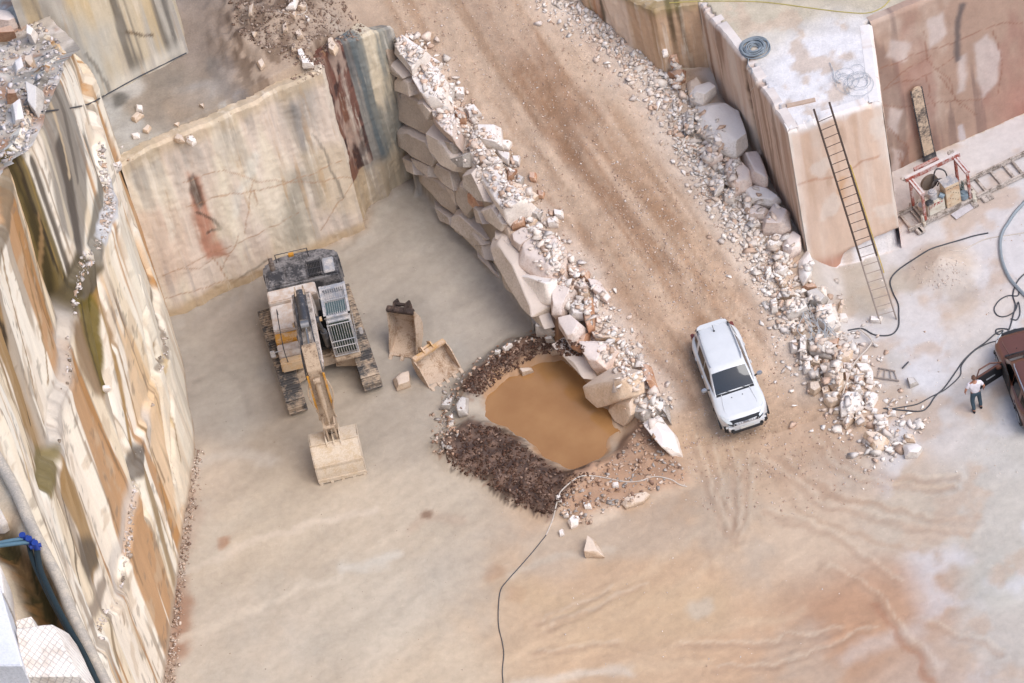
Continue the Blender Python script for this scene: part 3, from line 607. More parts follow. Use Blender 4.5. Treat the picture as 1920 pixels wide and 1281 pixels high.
def outL(S, z):
    e = np.zeros(S.shape)
    for (a, b, w) in led:
        zl = np.interp(S, a, b, left=b[0], right=b[-1]) + (fbm(S * .8, S*0, 7, 4) - .5) * .8
        on = ss(a[0] - 1, a[0] + 1, S) * (1 - ss(a[-1] - .3, a[-1] + .8, S) * (0 if w > .2 else 1))
        e = e - on * (w * np.clip((z - zl) / .28, 0, 1) - .25 * w * np.exp(-((z - zl + .3) / .5) ** 2)) - on * .14 * (ridg(S * 1.7, z * 1.7, 131, 4) - .5) * np.exp(-((z - zl) / .5) ** 2)
    for g, w, dep in grooves:
        if len(g) > 1: e = e - dep * np.exp(-(dseg(S + .3 * (fbm(S, z * .5, 3) - .5), z, g) / w) ** 2)
    sh = S + z * .03
    amp = (.30 + .70 * ss(.5, 5, z)) * (1 - .75 * np.exp(-((z - z1L(S)) / 1.5) ** 2))
    e = e + amp * (slabs(sh * .55, z * .12, 301) * .42 + slabs(sh * 1.35 + z * .03, z * .3, 311) * .12)
    near = 1 - ss(.0, 1.2, np.abs(z - z1L(S))); e = e - near * .12 * ridg(S * 1.2, z * 1.2, 6, 3)
    return e
def paint_left(p, S, z):
    C = lambda q: CH([tuple(float(t) for t in w.split(',')) for w in q.split()])
    p.mix(np.ones(len(S)), (238, 221, 204))
    sh = S + z * .03; k1 = np.floor(sh * .55); k2 = np.floor(sh * 1.35 + z * .03); cid = _h(k1, k1 * 0, 7); cid2 = _h(k2, k2 * 0, 9)
    p.mix((cid > .6) * 1.0, (228, 206, 178), .8); p.mix((cid2 > .8) * 1.0, (241, 230, 217), .5); p.mix((cid2 < .1) * 1.0, (206, 180, 148), .4)
    streaks(p, S, z, (214, 166, 110), .58, .62, .38, .05, .6, 3); streaks(p, S, z, (240, 228, 214), .52, .58, 1.1, .05, .8, 8)
    streaks(p, S, z, (146, 124, 104), .62, .66, .8, .05, .7, 28); streaks(p, S, z, (172, 116, 52), .63, .66, .9, .04, .8, 18)
    kk = np.abs(((sh * .55) % 1) - .86); p.mix((kk < .035) * (fbm(S, z * .3, 77, 3) > .5), (132, 104, 78), .7); nb = fbm(S * 1.1, z * .8, 79, 5); p.mix(ss(.60, .66, nb), (196, 170, 144), .5); p.mix(ss(.66, .72, fbm(S * 2.2, z * 1.6, 83, 5)), (128, 112, 98), .5)
    dk = lambda col: tuple(v * (.80 if sum(col) < 520 else .95) for v in col)
    def poly(q, col, a=.9, f=.10): col = dk(col); p.poly(C(q), col, a, f)
    def ln(q, w, col, a=.9, so=.4): col = dk(col); p.line(C(q), w, col, a, so)
    poly('240,320 262,440 285,520 320,600 345,700 365,840 352,940 335,960 318,820 290,680 262,560 235,440 222,380', (238, 224, 206), .7, .2)
    poly('90,80 125,110 165,220 185,330 180,470 140,430 110,300 85,170', (166, 154, 144), .85, .2); ln('130,270 150,340 165,420 172,470', .8, (104, 92, 84)); ln('100,120 125,220 150,330', .25, (206, 180, 150)); ln('112,120 140,220 165,330', .3, (134, 122, 112)); ln('100,240 130,340 158,440', .3, (216, 198, 176))
    poly('45,268 64,272 104,380 146,500 168,545 152,566 134,548 92,440 56,330', (124, 100, 44), .95); ln('62,290 90,380 128,480 160,545', .22, (60, 46, 28), .9); ln('85,300 120,400 155,500', .45, (92, 76, 62), .9); ln('50,275 74,350 110,450 142,545', .25, (70, 56, 24), .9); ln('72,300 108,410 146,520', .1, (186, 150, 84), .8)
    poly('165,470 205,500 188,560 140,600 138,560', (104, 88, 60), .9, .2)
    poly('155,560 190,552 206,640 216,722 200,742 184,690 168,630', (136, 112, 34), .95); ln('184,560 198,640 208,720', .22, (96, 84, 16), .9); ln('160,565 178,640 196,720', .2, (92, 76, 44), .8)
    poly('148,600 165,600 190,700 202,745 190,740 165,690', (176, 142, 108), .9, .2); ln('190,550 214,620 246,760 256,850', .45, (200, 152, 84), .9, .5); ln('196,540 222,620 262,760 285,840', .15, (180, 134, 80), .8)
    ln('146,590 138,690 126,800 120,835', .9, (196, 182, 172), .8, .9); ln('190,270 206,330 204,400 192,470', 1.0, (150, 140, 128), .9); ln('215,330 218,380 205,440', .6, (206, 202, 206), .9)
    for q in ('60,440 80,540 112,660 120,720', '70,430 96,540 126,650', '90,440 112,540 132,630', '20,470 44,560 80,680 110,790', '100,400 122,500 140,560'): ln(q, .16, (182, 142, 96), .85)
    poly('0,560 18,565 48,660 86,760 114,840 100,850 70,790 40,700 10,630', (192, 146, 84), .85, .15); ln('4,555 30,610 60,700 84,790', .22, (54, 42, 32), .9); ln('0,600 34,700 70,820 100,930', .3, (176, 136, 90), .8); ln('0,700 30,800 60,900', .25, (214, 180, 136), .8)
    poly('92,835 122,830 118,900 96,940 84,900', (150, 130, 78), .9, .2); poly('120,850 150,900 204,1040 190,1092 164,1000 130,930', (198, 152, 92), .9, .15); poly('158,1000 196,1010 200,1060 182,1086 166,1050', (116, 102, 88), .85, .25); ln('130,930 150,1010 172,1100', .25, (140, 120, 98), .9)
    poly('214,1062 198,1100 168,1182 188,1172 212,1118', (186, 164, 146), .9, .15); ln('246,920 240,1010 234,1110', .8, (212, 200, 192), .7, .9); ln('285,780 284,830', .6, (204, 192, 184), .7, .9); poly('246,845 274,830 266,888 250,905', (112, 98, 88), .85, .15)
    ln('265,890 292,980 324,1090', .5, (192, 158, 114), .9); ln('212,1170 228,1240 240,1300', .6, (176, 148, 114), .85); ln('300,640 322,740 340,860', .12, (186, 150, 108), .8); ln('286,520 312,620 302,690', .25, (170, 148, 128), .8); ln('250,430 290,590 330,800', .12, (212, 182, 140), .8); ln('275,800 300,900 330,1040', .1, (176, 146, 110), .8)
    ln('48,262 34,420 10,520', .5, (150, 128, 104), .85); poly('0,110 40,120 60,240 30,330 0,400', (214, 202, 192), .6, .3)
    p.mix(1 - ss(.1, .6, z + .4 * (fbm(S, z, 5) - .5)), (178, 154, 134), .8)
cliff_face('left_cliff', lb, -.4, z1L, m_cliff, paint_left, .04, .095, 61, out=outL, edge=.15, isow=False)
# ground on top of the left cliff
st_ = np.arange(0, LBS[-1], .2); xs_ = np.interp(st_, LBS, [p[0] for p in lb]); ys_ = np.interp(st_, LBS, [p[1] for p in lb])
ws_ = np.concatenate([np.arange(-.3, 9, .15), np.linspace(9.5, 60, 12)])
o_ = outL(st_, z1L(st_) - .02)
TX, TW = np.meshgrid(st_, ws_, indexing='ij'); CX = (xs_ + o_ * 1.0)[:, None] - TW; CY = ys_[:, None] + 0 * TW
CZ = z1L(st_)[:, None] - .12 + (fbm(CX * .8, CY * .8, 4, 5) - .5) * .9 * ss(.2, 2, TW) + (fbm(CX * 3, CY * 3, 14, 4) - .5) * .3 * ss(0, .5, TW)
cp = Paint(CX.ravel(), CY.ravel(), (198, 184, 172), .3, 6)
tz = CZ.ravel()
cp.mix(ss(.42, .60, fbm(CX.ravel() * 1.4, CY.ravel() * 1.4, 3, 5)), (150, 140, 132), .8); cp.mix(ss(.56, .66, fbm(CX.ravel() * 2, CY.ravel() * 2, 9, 5)), (222, 210, 204), .8); cp.mix(ss(.6, .68, fbm(CX.ravel() * 1.1, CY.ravel() * 1.1, 19, 5)), (178, 122, 84), .6)
o = mobj('cliff_top', np.stack([CX.ravel(), CY.ravel(), tz], 1), grid_faces(len(st_), len(ws_))[:, ::-1], mats['bench'], smooth=True, cols=cp.out()); tag(o, kind='structure'); TER.append(o)

# near rock terrace in the lower left corner, standing in front of the cliff
ZT = 32.0
EDGE = PL([(-120, 640), (-40, 790), (0, 867), (30, 921), (63, 997), (110, 1087), (133, 1147), (160, 1204), (197, 1281), (240, 1370), (330, 1540)], ZT)
tpoly = EDGE + [(EDGE[-1][0] - 4, EDGE[-1][1] - 6), (EDGE[-1][0] - 20, EDGE[-1][1] - 6), (EDGE[0][0] - 12, EDGE[0][1])]
x0_, x1_ = min(p[0] for p in tpoly), max(p[0] for p in tpoly); y0_, y1_ = min(p[1] for p in tpoly), max(p[1] for p in tpoly)
tgx = np.arange(x0_, x1_, .12); tgy = np.arange(y0_, y1_, .12); TXg, TYg = np.meshgrid(tgx, tgy, indexing='ij'); TXg = TXg.ravel(); TYg = TYg.ravel()
holp = PL([(-60, 960), (20, 975), (75, 1020), (110, 1090), (135, 1150), (125, 1180), (60, 1185), (30, 1130), (0, 1050), (-60, 1000)], ZT)
hd_ = sdp(TXg, TYg, holp); TZg = ZT + (fbm(TXg * .9, TYg * .9, 61, 5) - .5) * .5 - 1.6 * (1 - ss(-1.0, .2, hd_)) * (.7 + .6 * fbm(TXg * .8, TYg * .8, 67, 4)) + (fbm(TXg * 4, TYg * 4, 63, 4) - .5) * .12
tp = Paint(TXg, TYg, (206, 186, 164), .25, 9)
tp.mix(ss(.5, .62, fbm(TXg * 1.1, TYg * 1.1, 71, 5)), (184, 158, 132), .7); hmk = 1 - ss(-.35, .05, hd_)
tp.mix(hmk, (128, 96, 58), .95); tp.mix(hmk * ss(.48, .6, fbm(TXg * .9, TYg * .9, 73, 5)), (62, 58, 30), .85); tp.mix(hmk * ss(.55, .66, fbm(TXg * 2.6, TYg * 2.6, 75, 5)), (160, 116, 70), .7)
tf = grid_faces(len(tgx), len(tgy)); tf = tf[sdp(TXg[tf].mean(1), TYg[tf].mean(1), tpoly) < .04]; ids, inv = np.unique(tf.ravel(), return_inverse=True)
o = mobj('rock_terrace', np.stack([TXg[ids], TYg[ids], TZg[ids]], 1), inv.reshape(tf.shape), mats['bench'], smooth=True, cols=tp.out()[ids]); tag(o, kind='structure'); TER.append(o)
n_ = len(tpoly); cxm, cym = sum(p[0] for p in tpoly) / n_, sum(p[1] for p in tpoly) / n_
pv_ = [(cxm + (p[0] - cxm) * .985, cym + (p[1] - cym) * .985) for p in tpoly]
V = [(x, y, -1.0) for x, y in pv_] + [(x, y, ZT - .45) for x, y in pv_]
o = mobj('terrace_wall', V, [(i, (i + 1) % n_, n_ + (i + 1) % n_, n_ + i) for i in range(n_)], m_cliff, cols=np.tile(lin((206, 186, 160)), (2 * n_, 1))); tag(o, kind='structure')

# ------------------------------------------------------------------ finding the surface under a photo point
_vs, _fs = [], []
for o in TER:
    b0 = len(_vs); mw = o.matrix_world
    me = o.data; co = np.empty(len(me.vertices) * 3, np.float32); me.vertices.foreach_get('co', co); co = co.reshape(-1, 3)
    _vs += [tuple(c) for c in co.tolist()]
    _fs += [tuple(b0 + i for i in p.vertices) for p in me.polygons]
BVH = BVHTree.FromPolygons(_vs, _fs); del _vs, _fs
def hit(px, py):
    l, n, i, d = BVH.ray_cast(CAMP, ray(px, py), 1000)
    if l is None: return P(px, py, 0), Vector((0, 0, 1))
    if n.dot(VIEW) > 0: n = -n
    return l, n
def down(x, y, top=40):
    l, n, i, d = BVH.ray_cast(Vector((x, y, top)), Vector((0, 0, -1)), 100)
    return l.z if l is not None else 0.0
def on_plane(px, py, c, n):
    d = ray(px, py); k = (c - CAMP).dot(n) / d.dot(n); return CAMP + d * k

# ------------------------------------------------------------------ puddle
wm = bpy.data.materials.new('muddy_water'); nt, N, L, b = nodes(wm)
n1 = noise_tex(nt, .5, 4, .6)
L.new(ramp(nt, n1, [(0.35, tuple(lin((152, 110, 68)) * .9)), (0.65, tuple(lin((166, 124, 80)) * .9))]), b.inputs['Base Color'])
b.inputs['Roughness'].default_value = .12; b.inputs['Specular IOR Level'].default_value = .5
bp = N.new('ShaderNodeBump'); bp.inputs['Strength'].default_value = .06; bp.inputs['Distance'].default_value = .02
L.new(noise_tex(nt, 5, 3, .5), bp.inputs['Height']); L.new(bp.outputs[0], b.inputs['Normal'])
ex = [p[0] for p in puddle]; ey = [p[1] for p in puddle]; mcx, mcy = sum(ex) / len(ex), sum(ey) / len(ey)
pv = [(mcx + (x - mcx) * 1.12, mcy + (y - mcy) * 1.12, -.13) for x, y in puddle]
tag(mobj('puddle', pv, [tuple(range(len(pv)))], wm), kind='structure')

# ------------------------------------------------------------------ rocks
RM = dict(white=rock_mat('white_marble', (214, 212, 216), (226, 224, 228), (230, 228, 232), .5), pale=rock_mat('pale_stone', (220, 206, 195), (232, 221, 213), (234, 227, 223), .7), pink=rock_mat('pink_stone', (212, 186, 172), (226, 209, 199), (226, 214, 208), .7),
          tan=rock_mat('tan_stone', (196, 168, 142), (212, 188, 166), (222, 208, 196), .5), mud=rock_mat('muddy_boulder', (184, 167, 152), (198, 182, 167), (208, 194, 184), .8),
          red=rock_mat('rusty_stone', (172, 122, 94), (200, 160, 132), (216, 196, 182), .4), grey=rock_mat('grey_stone', (170, 160, 152), (190, 180, 172), (214, 208, 204), .6),
          dark=rock_mat('dark_stone', (120, 86, 68), (150, 118, 98), (170, 150, 136), .3))
def rock_mesh(name, mid, n, h, seed, topk=.74, botk=.9, sink=.5, rough=.032, bev=.02):
    """mid: outline points (local), n: up direction, h: height"""
    rng = random.Random(seed); bm = bmesh.new()
    sz = max((a - b_).length for a in mid for b_ in mid)
    tilt = Vector((rng.uniform(-.25, .25), rng.uniform(-.25, .25), 0))
    off = Vector((rng.uniform(-.10, .10), rng.uniform(-.10, .10), 0)) * sz
    for p in mid:
        bm.verts.new(p)
        k = topk * rng.uniform(.80, 1.10); q = p * k + off
        bm.verts.new(q + n * (h * .55 + q.dot(tilt) * .5 + rng.uniform(-.08, .08) * h))
        bm.verts.new(p * botk - n * h * sink)
    r = bmesh.ops.convex_hull(bm, input=bm.verts[:])
    junk = [g for g in r['geom_interior'] + r['geom_unused'] if isinstance(g, bmesh.types.BMVert)]
    if junk: bmesh.ops.delete(bm, geom=list(set(junk)), context='VERTS')
    bmesh.ops.dissolve_limit(bm, angle_limit=radians(9), verts=bm.verts[:], edges=bm.edges[:])
    if bev > 0:
        try: bmesh.ops.bevel(bm, geom=bm.edges[:], offset=bev * sz * rng.uniform(.4, 1), segments=1, affect='EDGES', clamp_overlap=True)
        except Exception: pass
    bmesh.ops.triangulate(bm, faces=bm.faces[:])
    cuts = 3 if sz > .9 else (2 if sz > .35 else 1)
    bmesh.ops.subdivide_edges(bm, edges=bm.edges[:], cuts=cuts, use_grid_fill=True)
    o3 = Vector((seed * 1.7, seed * .9, 0)); f = 1.6 / max(sz, .2)
    for v in bm.verts:
        d = mnoise.noise_vector(v.co * f * 1.6 + o3) * .6 + mnoise.noise_vector(v.co * f * 5 + o3) * .28
        v.co += d * rough * sz
    bmesh.ops.recalc_face_normals(bm, faces=bm.faces[:])
    me = bpy.data.meshes.new(name); bm.to_mesh(me); bm.free()
    me.polygons.foreach_set('use_smooth', [True] * len(me.polygons))
    me.set_sharp_from_angle(angle=radians(26))
    return me
_rs = [0]
def rock(name, pts, tone='pale', h=None, label=None, group=None, cat='rock', n=None, lift=.35, **kw):
    _rs[0] += 1
    cpx = sum(p[0] for p in pts) / len(pts); cpy = sum(p[1] for p in pts) / len(pts)
    c, nn_ = hit(cpx, cpy)
    if n is None: n = (nn_ + Vector((0, 0, .8))).normalized()
    else: n = Vector(n).normalized()
    if h is None:
        q = [on_plane(x, y, c, n) for x, y in pts]
        cc_ = sum(q, Vector()) / len(q); rr_ = sorted((a - cc_).length for a in q); h = .95 * (rr_[0] + rr_[len(rr_) // 2])  * .62
        h = min(h, .85)
    c2 = c + n * h * lift
    q = [on_plane(x, y, c2, n) for x, y in pts]; cc_ = sum(q, Vector()) / len(q)
    me = rock_mesh(name, [a - cc_ for a in q], n, h, _rs[0], **kw)
    me.materials.append(RM[tone]); o = bpy.data.objects.new(name, me); COL.objects.link(o); o.location = cc_
    return tag(o, label, cat, group)
def Z2(s, ox, oy, k=3.0):
    v = [float(t) for t in s.replace(',', ' ').split()]
    return [(ox + v[i] / k, oy + v[i + 1] / k) for i in range(0, len(v), 2)]
BANK = (-.84, -.42, .34)
GW = 'boulders stacked in the retaining wall'
tail = ''
def where(pts, k):
    global tail
    y = sum(p[1] for p in pts) / len(pts); w = max(p[0] for p in pts) - min(p[0] for p in pts); h = max(p[1] for p in pts) - min(p[1] for p in pts); ar = w * h
    sz = 'small ' if ar < 420 else ('medium ' if ar < 1300 else 'large ')
    sh = 'long ' if h > 1.7 * w else ('wide ' if w > 1.5 * h else ('squat ' if w > 1.12 * h else ('blocky ' if h < 1.18 * w else 'tall ')))
    if k == 'r': z_ = [(190, ', under the corner cliff'), (330, ', beside the dust covered boulder'), (430, ', against the marble block'), (520, ', left of the block foot'), (620, ', left of the ladder foot'), (680, ', below the wire tangle'), (750, ', beside the short ladder'), (2000, ', at the spread lower end')]
    else: z_ = [(150, ', at the uphill end'), (250, ', above the deep pit corner'), (330, ', midway along it'), (440, ', beside the flat-topped block'), (560, ', near the biggest pink boulder'), (680, ', above the dark soil'), (2000, ', beside the puddle')]
    tail = next(t for lim, t in z_ if y < lim); return sz + sh
WALL = [  # retaining wall under the road, (points in the enlarged crop, offset, tone, label)
 ('300 225 345 203 480 288 470 345 405 425 300 300', 0, 'pale', 'squared pale block topping the retaining wall at its uphill end'),
 ('290 345 315 330 400 425 380 440 290 370', 0, 'mud', 'thin slanting slab wedged under the uphill squared wall block'),
 ('412 425 445 330 495 322 590 450 592 600 512 612 480 580 415 480', 0, 'pale', 'tall pale slab with flat grey front, second along the top of the retaining wall'),
 ('318 430 362 405 412 440 432 532 318 500', 0, 'mud', None), ('312 515 420 545 480 600 522 690 522 765 450 752 298 665', 0, 'mud', 'large rounded muddy boulder low in the deep corner of the pit'),
 ('308 695 400 700 520 765 582 890 540 928 420 862 320 800', 0, 'mud', 'broad creased muddy boulder overhanging the deep pit corner'), ('490 600 592 598 662 700 655 825 600 775 520 700', 0, 'pink', None),
 ('520 690 620 785 712 940 690 978 620 930 540 825', 0, 'mud', None), ('415 868 540 930 552 1003 470 955', 0, 'mud', None), ('556 895 640 945 672 1075 600 1022 540 960', 0, 'mud', None),
 ('440 965 560 1005 642 1105 652 1222 560 1155 440 1022', 0, 'mud', None), ('645 1060 690 1000 742 1040 772 1152 722 1232 660 1125', 0, 'mud', None), ('730 1075 762 1068 802 1160 772 1182 735 1132', 0, 'red', 'dark reddish stone set among the muddy wall boulders'),
 ('720 780 762 765 832 850 852 922 790 932 728 902', 0, 'pale', None), ('765 940 832 925 862 1030 1072 1140 1047 1182 930 1252 860 1152 770 1002', 0, 'pale', 'long pale flat-topped block on the rim of the retaining wall'),
 ('708 958 768 938 832 1090 852 1142 800 1122 718 1032', 0, 'mud', None), ('800 1168 852 1148 932 1262 905 1300 820 1232', 0, 'mud', None), ('652 1178 700 1168 782 1260 862 1335 800 1362 660 1242', 0, 'mud', None), ('640 878 720 858 724 942 658 932', 0, 'grey', None),
 ('585 770 650 800 660 870 620 890 585 850', 0, 'mud', None), ('600 1010 665 1070 670 1160 640 1100', 0, 'mud', None), ('770 1150 810 1180 850 1260 800 1250', 0, 'mud', None), ('480 560 520 620 500 680 440 560', 0, 'mud', None), ('780 120 850 185 905 285 870 275 790 190', 427, 'mud', None), ('900 190 960 240 1040 350 1090 440 1020 420 930 320', 427, 'mud', None), ('700 1245 790 1290 870 1370 800 1380 720 1320', 0, 'mud', None), ('860 1300 930 1330 1000 1420 960 1440 880 1370', 0, 'mud', None), ('640 1220 700 1260 720 1320 660 1290', 0, 'mud', None), ('520 1130 600 1190 650 1260 590 1240', 0, 'mud', None), ('1090 440 1170 480 1200 560 1130 500', 427, 'mud', None), ('360 870 440 900 460 990 400 960', 0, 'mud', None), ('555 1150 650 1220 660 1270 600 1240', 0, 'mud', None),
 ('945 50 1010 8 1122 -12 1142 40 1000 132 960 92', 427, 'pink', 'white-veined pinkish slab just uphill of the biggest wall boulder'), ('998 150 1058 60 1182 28 1242 90 1252 242 1190 302 1130 302 1000 222', 427, 'pink', 'biggest rounded pink boulder on the rim of the retaining wall'),
 ('1018 258 1080 268 1172 310 1182 432 1150 442 1080 382', 427, 'pale', None), ('1172 370 1250 258 1312 350 1292 402 1240 492 1183 492', 427, 'pink', 'upright pink-grey boulder downhill of the biggest wall boulder'), ('1218 520 1300 500 1372 560 1332 642 1280 662 1225 562', 427, 'pink', None), ('1278 640 1392 588 1382 642 1330 692 1288 672', 427, 'red', None),
 ('1350 640 1502 638 1545 680 1482 792 1410 792 1368 722', 427, 'pink', 'broad dusty boulder on the wall above the puddle'), ('1428 850 1502 800 1642 818 1655 952 1560 962 1502 998 1440 922', 427, 'tan', 'rounded tan boulder bulging over the right side of the puddle'),
 ('700 -10 782 0 852 80 884 192 800 122 720 60', 427, 'mud', None), ('850 60 902 48 1002 150 1092 300 1182 440 1170 482 1100 442 1000 302 890 152', 427, 'mud', 'long smooth leaning slab at the foot of the retaining wall'), ('1240 618 1292 680 1372 740 1432 860 1352 762', 427, 'mud', 'narrow muddy slab dipping into the upper edge of the puddle'),
 ('1540 960 1640 950 1655 1040 1600 1100 1540 1080 1505 1010', 427, 'tan', None), ('1698 1090 1782 1048 1872 1160 1904 1272 1862 1290 1778 1182', 427, 'pale', 'pointed pale boulder ending the retaining wall at the bottom of the road'), ('1638 1030 1752 958 1822 1020 1702 1092 1650 1062', 427, 'grey', None)]
for s_, oy, tone, lab in WALL:
    pts = Z2(s_, 640, oy); c_, n_w = hit(sum(p[0] for p in pts) / len(pts), sum(p[1] for p in pts) / len(pts))
    steep = n_w.z < .75
    rock('boulder', pts, tone, None if not steep else .5, lab or (where(pts, 'w') + {'mud': 'muddy boulder in the retaining wall', 'pink': 'pinkish boulder on the wall rim', 'pale': 'pale boulder on the wall rim', 'grey': 'grey boulder between the larger wall boulders', 'tan': 'tan boulder next to the puddle under the road', 'red': 'rusty boulder in the wall above the puddle'}[tone] + tail + (', high up' if c_.z > 3.6 else (', halfway up' if c_.z > 1.8 else ', low down'))), GW, 'boulder', n=BANK if steep else (-.25, -.2, .9), topk=.88 if steep else .76, botk=1.0, sink=.9, lift=.3 if steep else .35, rough=.026, bev=.014)
GL = 'stones lying along the left edge of the dirt road'
LEFT = [('505 318 572 358 532 392 480 345', 0, 'pale'), ('632 618 702 640 702 692 650 690', 0, 'red'), ('618 700 722 728 702 762 640 752', 0, 'pale'), ('780 850 850 833 882 880 832 917 795 902', 0, 'tan'), ('880 798 962 800 940 837 885 837', 0, 'pale'), ('863 848 952 870 942 928 900 902', 0, 'pale'), ('838 898 902 898 912 962 882 1042 845 992', 0, 'pale'), ('888 983 932 978 932 1052 885 1047', 0, 'pale'),
 ('918 1070 970 1033 1052 1060 1112 1100 1052 1142 960 1132 915 1090', 0, 'tan'), ('1028 1190 1082 1153 1132 1190 1112 1232 1060 1222', 0, 'grey'), ('788 720 902 718 912 832 800 822', 0, 'pale'), ('570 505 610 475 650 490 620 570 580 560', 0, 'grey'), ('625 500 690 490 690 540 640 540', 0, 'pale'), ('700 620 760 600 790 640 720 660', 0, 'pale'), ('955 880 1010 880 1000 930 960 920', 0, 'pale'),
 ('930 960 990 955 960 1010 935 1010', 0, 'red'), ('985 980 1030 1000 1010 1050 985 1040', 0, 'grey'), ('1060 975 1100 980 1095 1020 1060 1015', 0, 'red'), ('1100 1070 1145 1085 1135 1115 1105 1110', 0, 'red'), ('1195 1180 1250 1190 1250 1225 1200 1220', 0, 'pale'), ('940 1240 1040 1210 1030 1270 960 1290', 0, 'red'), ('1025 1245 1080 1230 1110 1250 1060 1280', 0, 'tan'), ('1160 1235 1220 1225 1220 1270 1165 1275', 0, 'pale'),
 ('1288 288 1362 290 1402 340 1352 357 1300 330', 427, 'pink'), ('1400 308 1452 298 1517 390 1492 417 1430 382', 427, 'pink'), ('1268 450 1320 408 1372 450 1362 512 1290 512', 427, 'pale'), ('1368 400 1417 388 1424 560 1387 592 1365 520', 427, 'red'), ('1403 590 1480 568 1552 590 1542 632 1430 642', 427, 'tan'), ('1698 790 1742 778 1782 900 1740 912', 427, 'red'), ('1638 900 1682 888 1702 1000 1640 1017', 427, 'pink'),
 ('1798 948 1842 1000 1854 1102 1820 1052', 427, 'grey'), ('1325 355 1400 350 1395 395 1345 400', 427, 'tan'), ('1265 215 1310 205 1300 250 1268 255', 427, 'red'), ('1420 380 1455 400 1440 450 1418 440', 427, 'pale'), ('1300 410 1360 405 1355 445 1310 440', 427, 'pink'), ('1680 860 1715 845 1715 895 1685 895', 427, 'pale'), ('1740 920 1795 925 1790 970 1745 965', 427, 'pink'), ('1300 210 1345 235 1330 285 1285 270', 427, 'pink'), ('1335 230 1400 250 1390 300 1340 280', 427, 'red')]
TN = dict(pale='pale', pink='pinkish', tan='tan', mud='muddy', red='rusty orange', grey='grey', dark='dark')
for s_, oy, tone in LEFT: rock('rock', Z2(s_, 640, oy), tone, None, where(Z2(s_, 640, oy), 'l') + TN[tone] + ' stone on the left road edge' + tail, GL, n=(-.1, -.1, .97))
GR = 'stones in the rubble bank right of the dirt road'
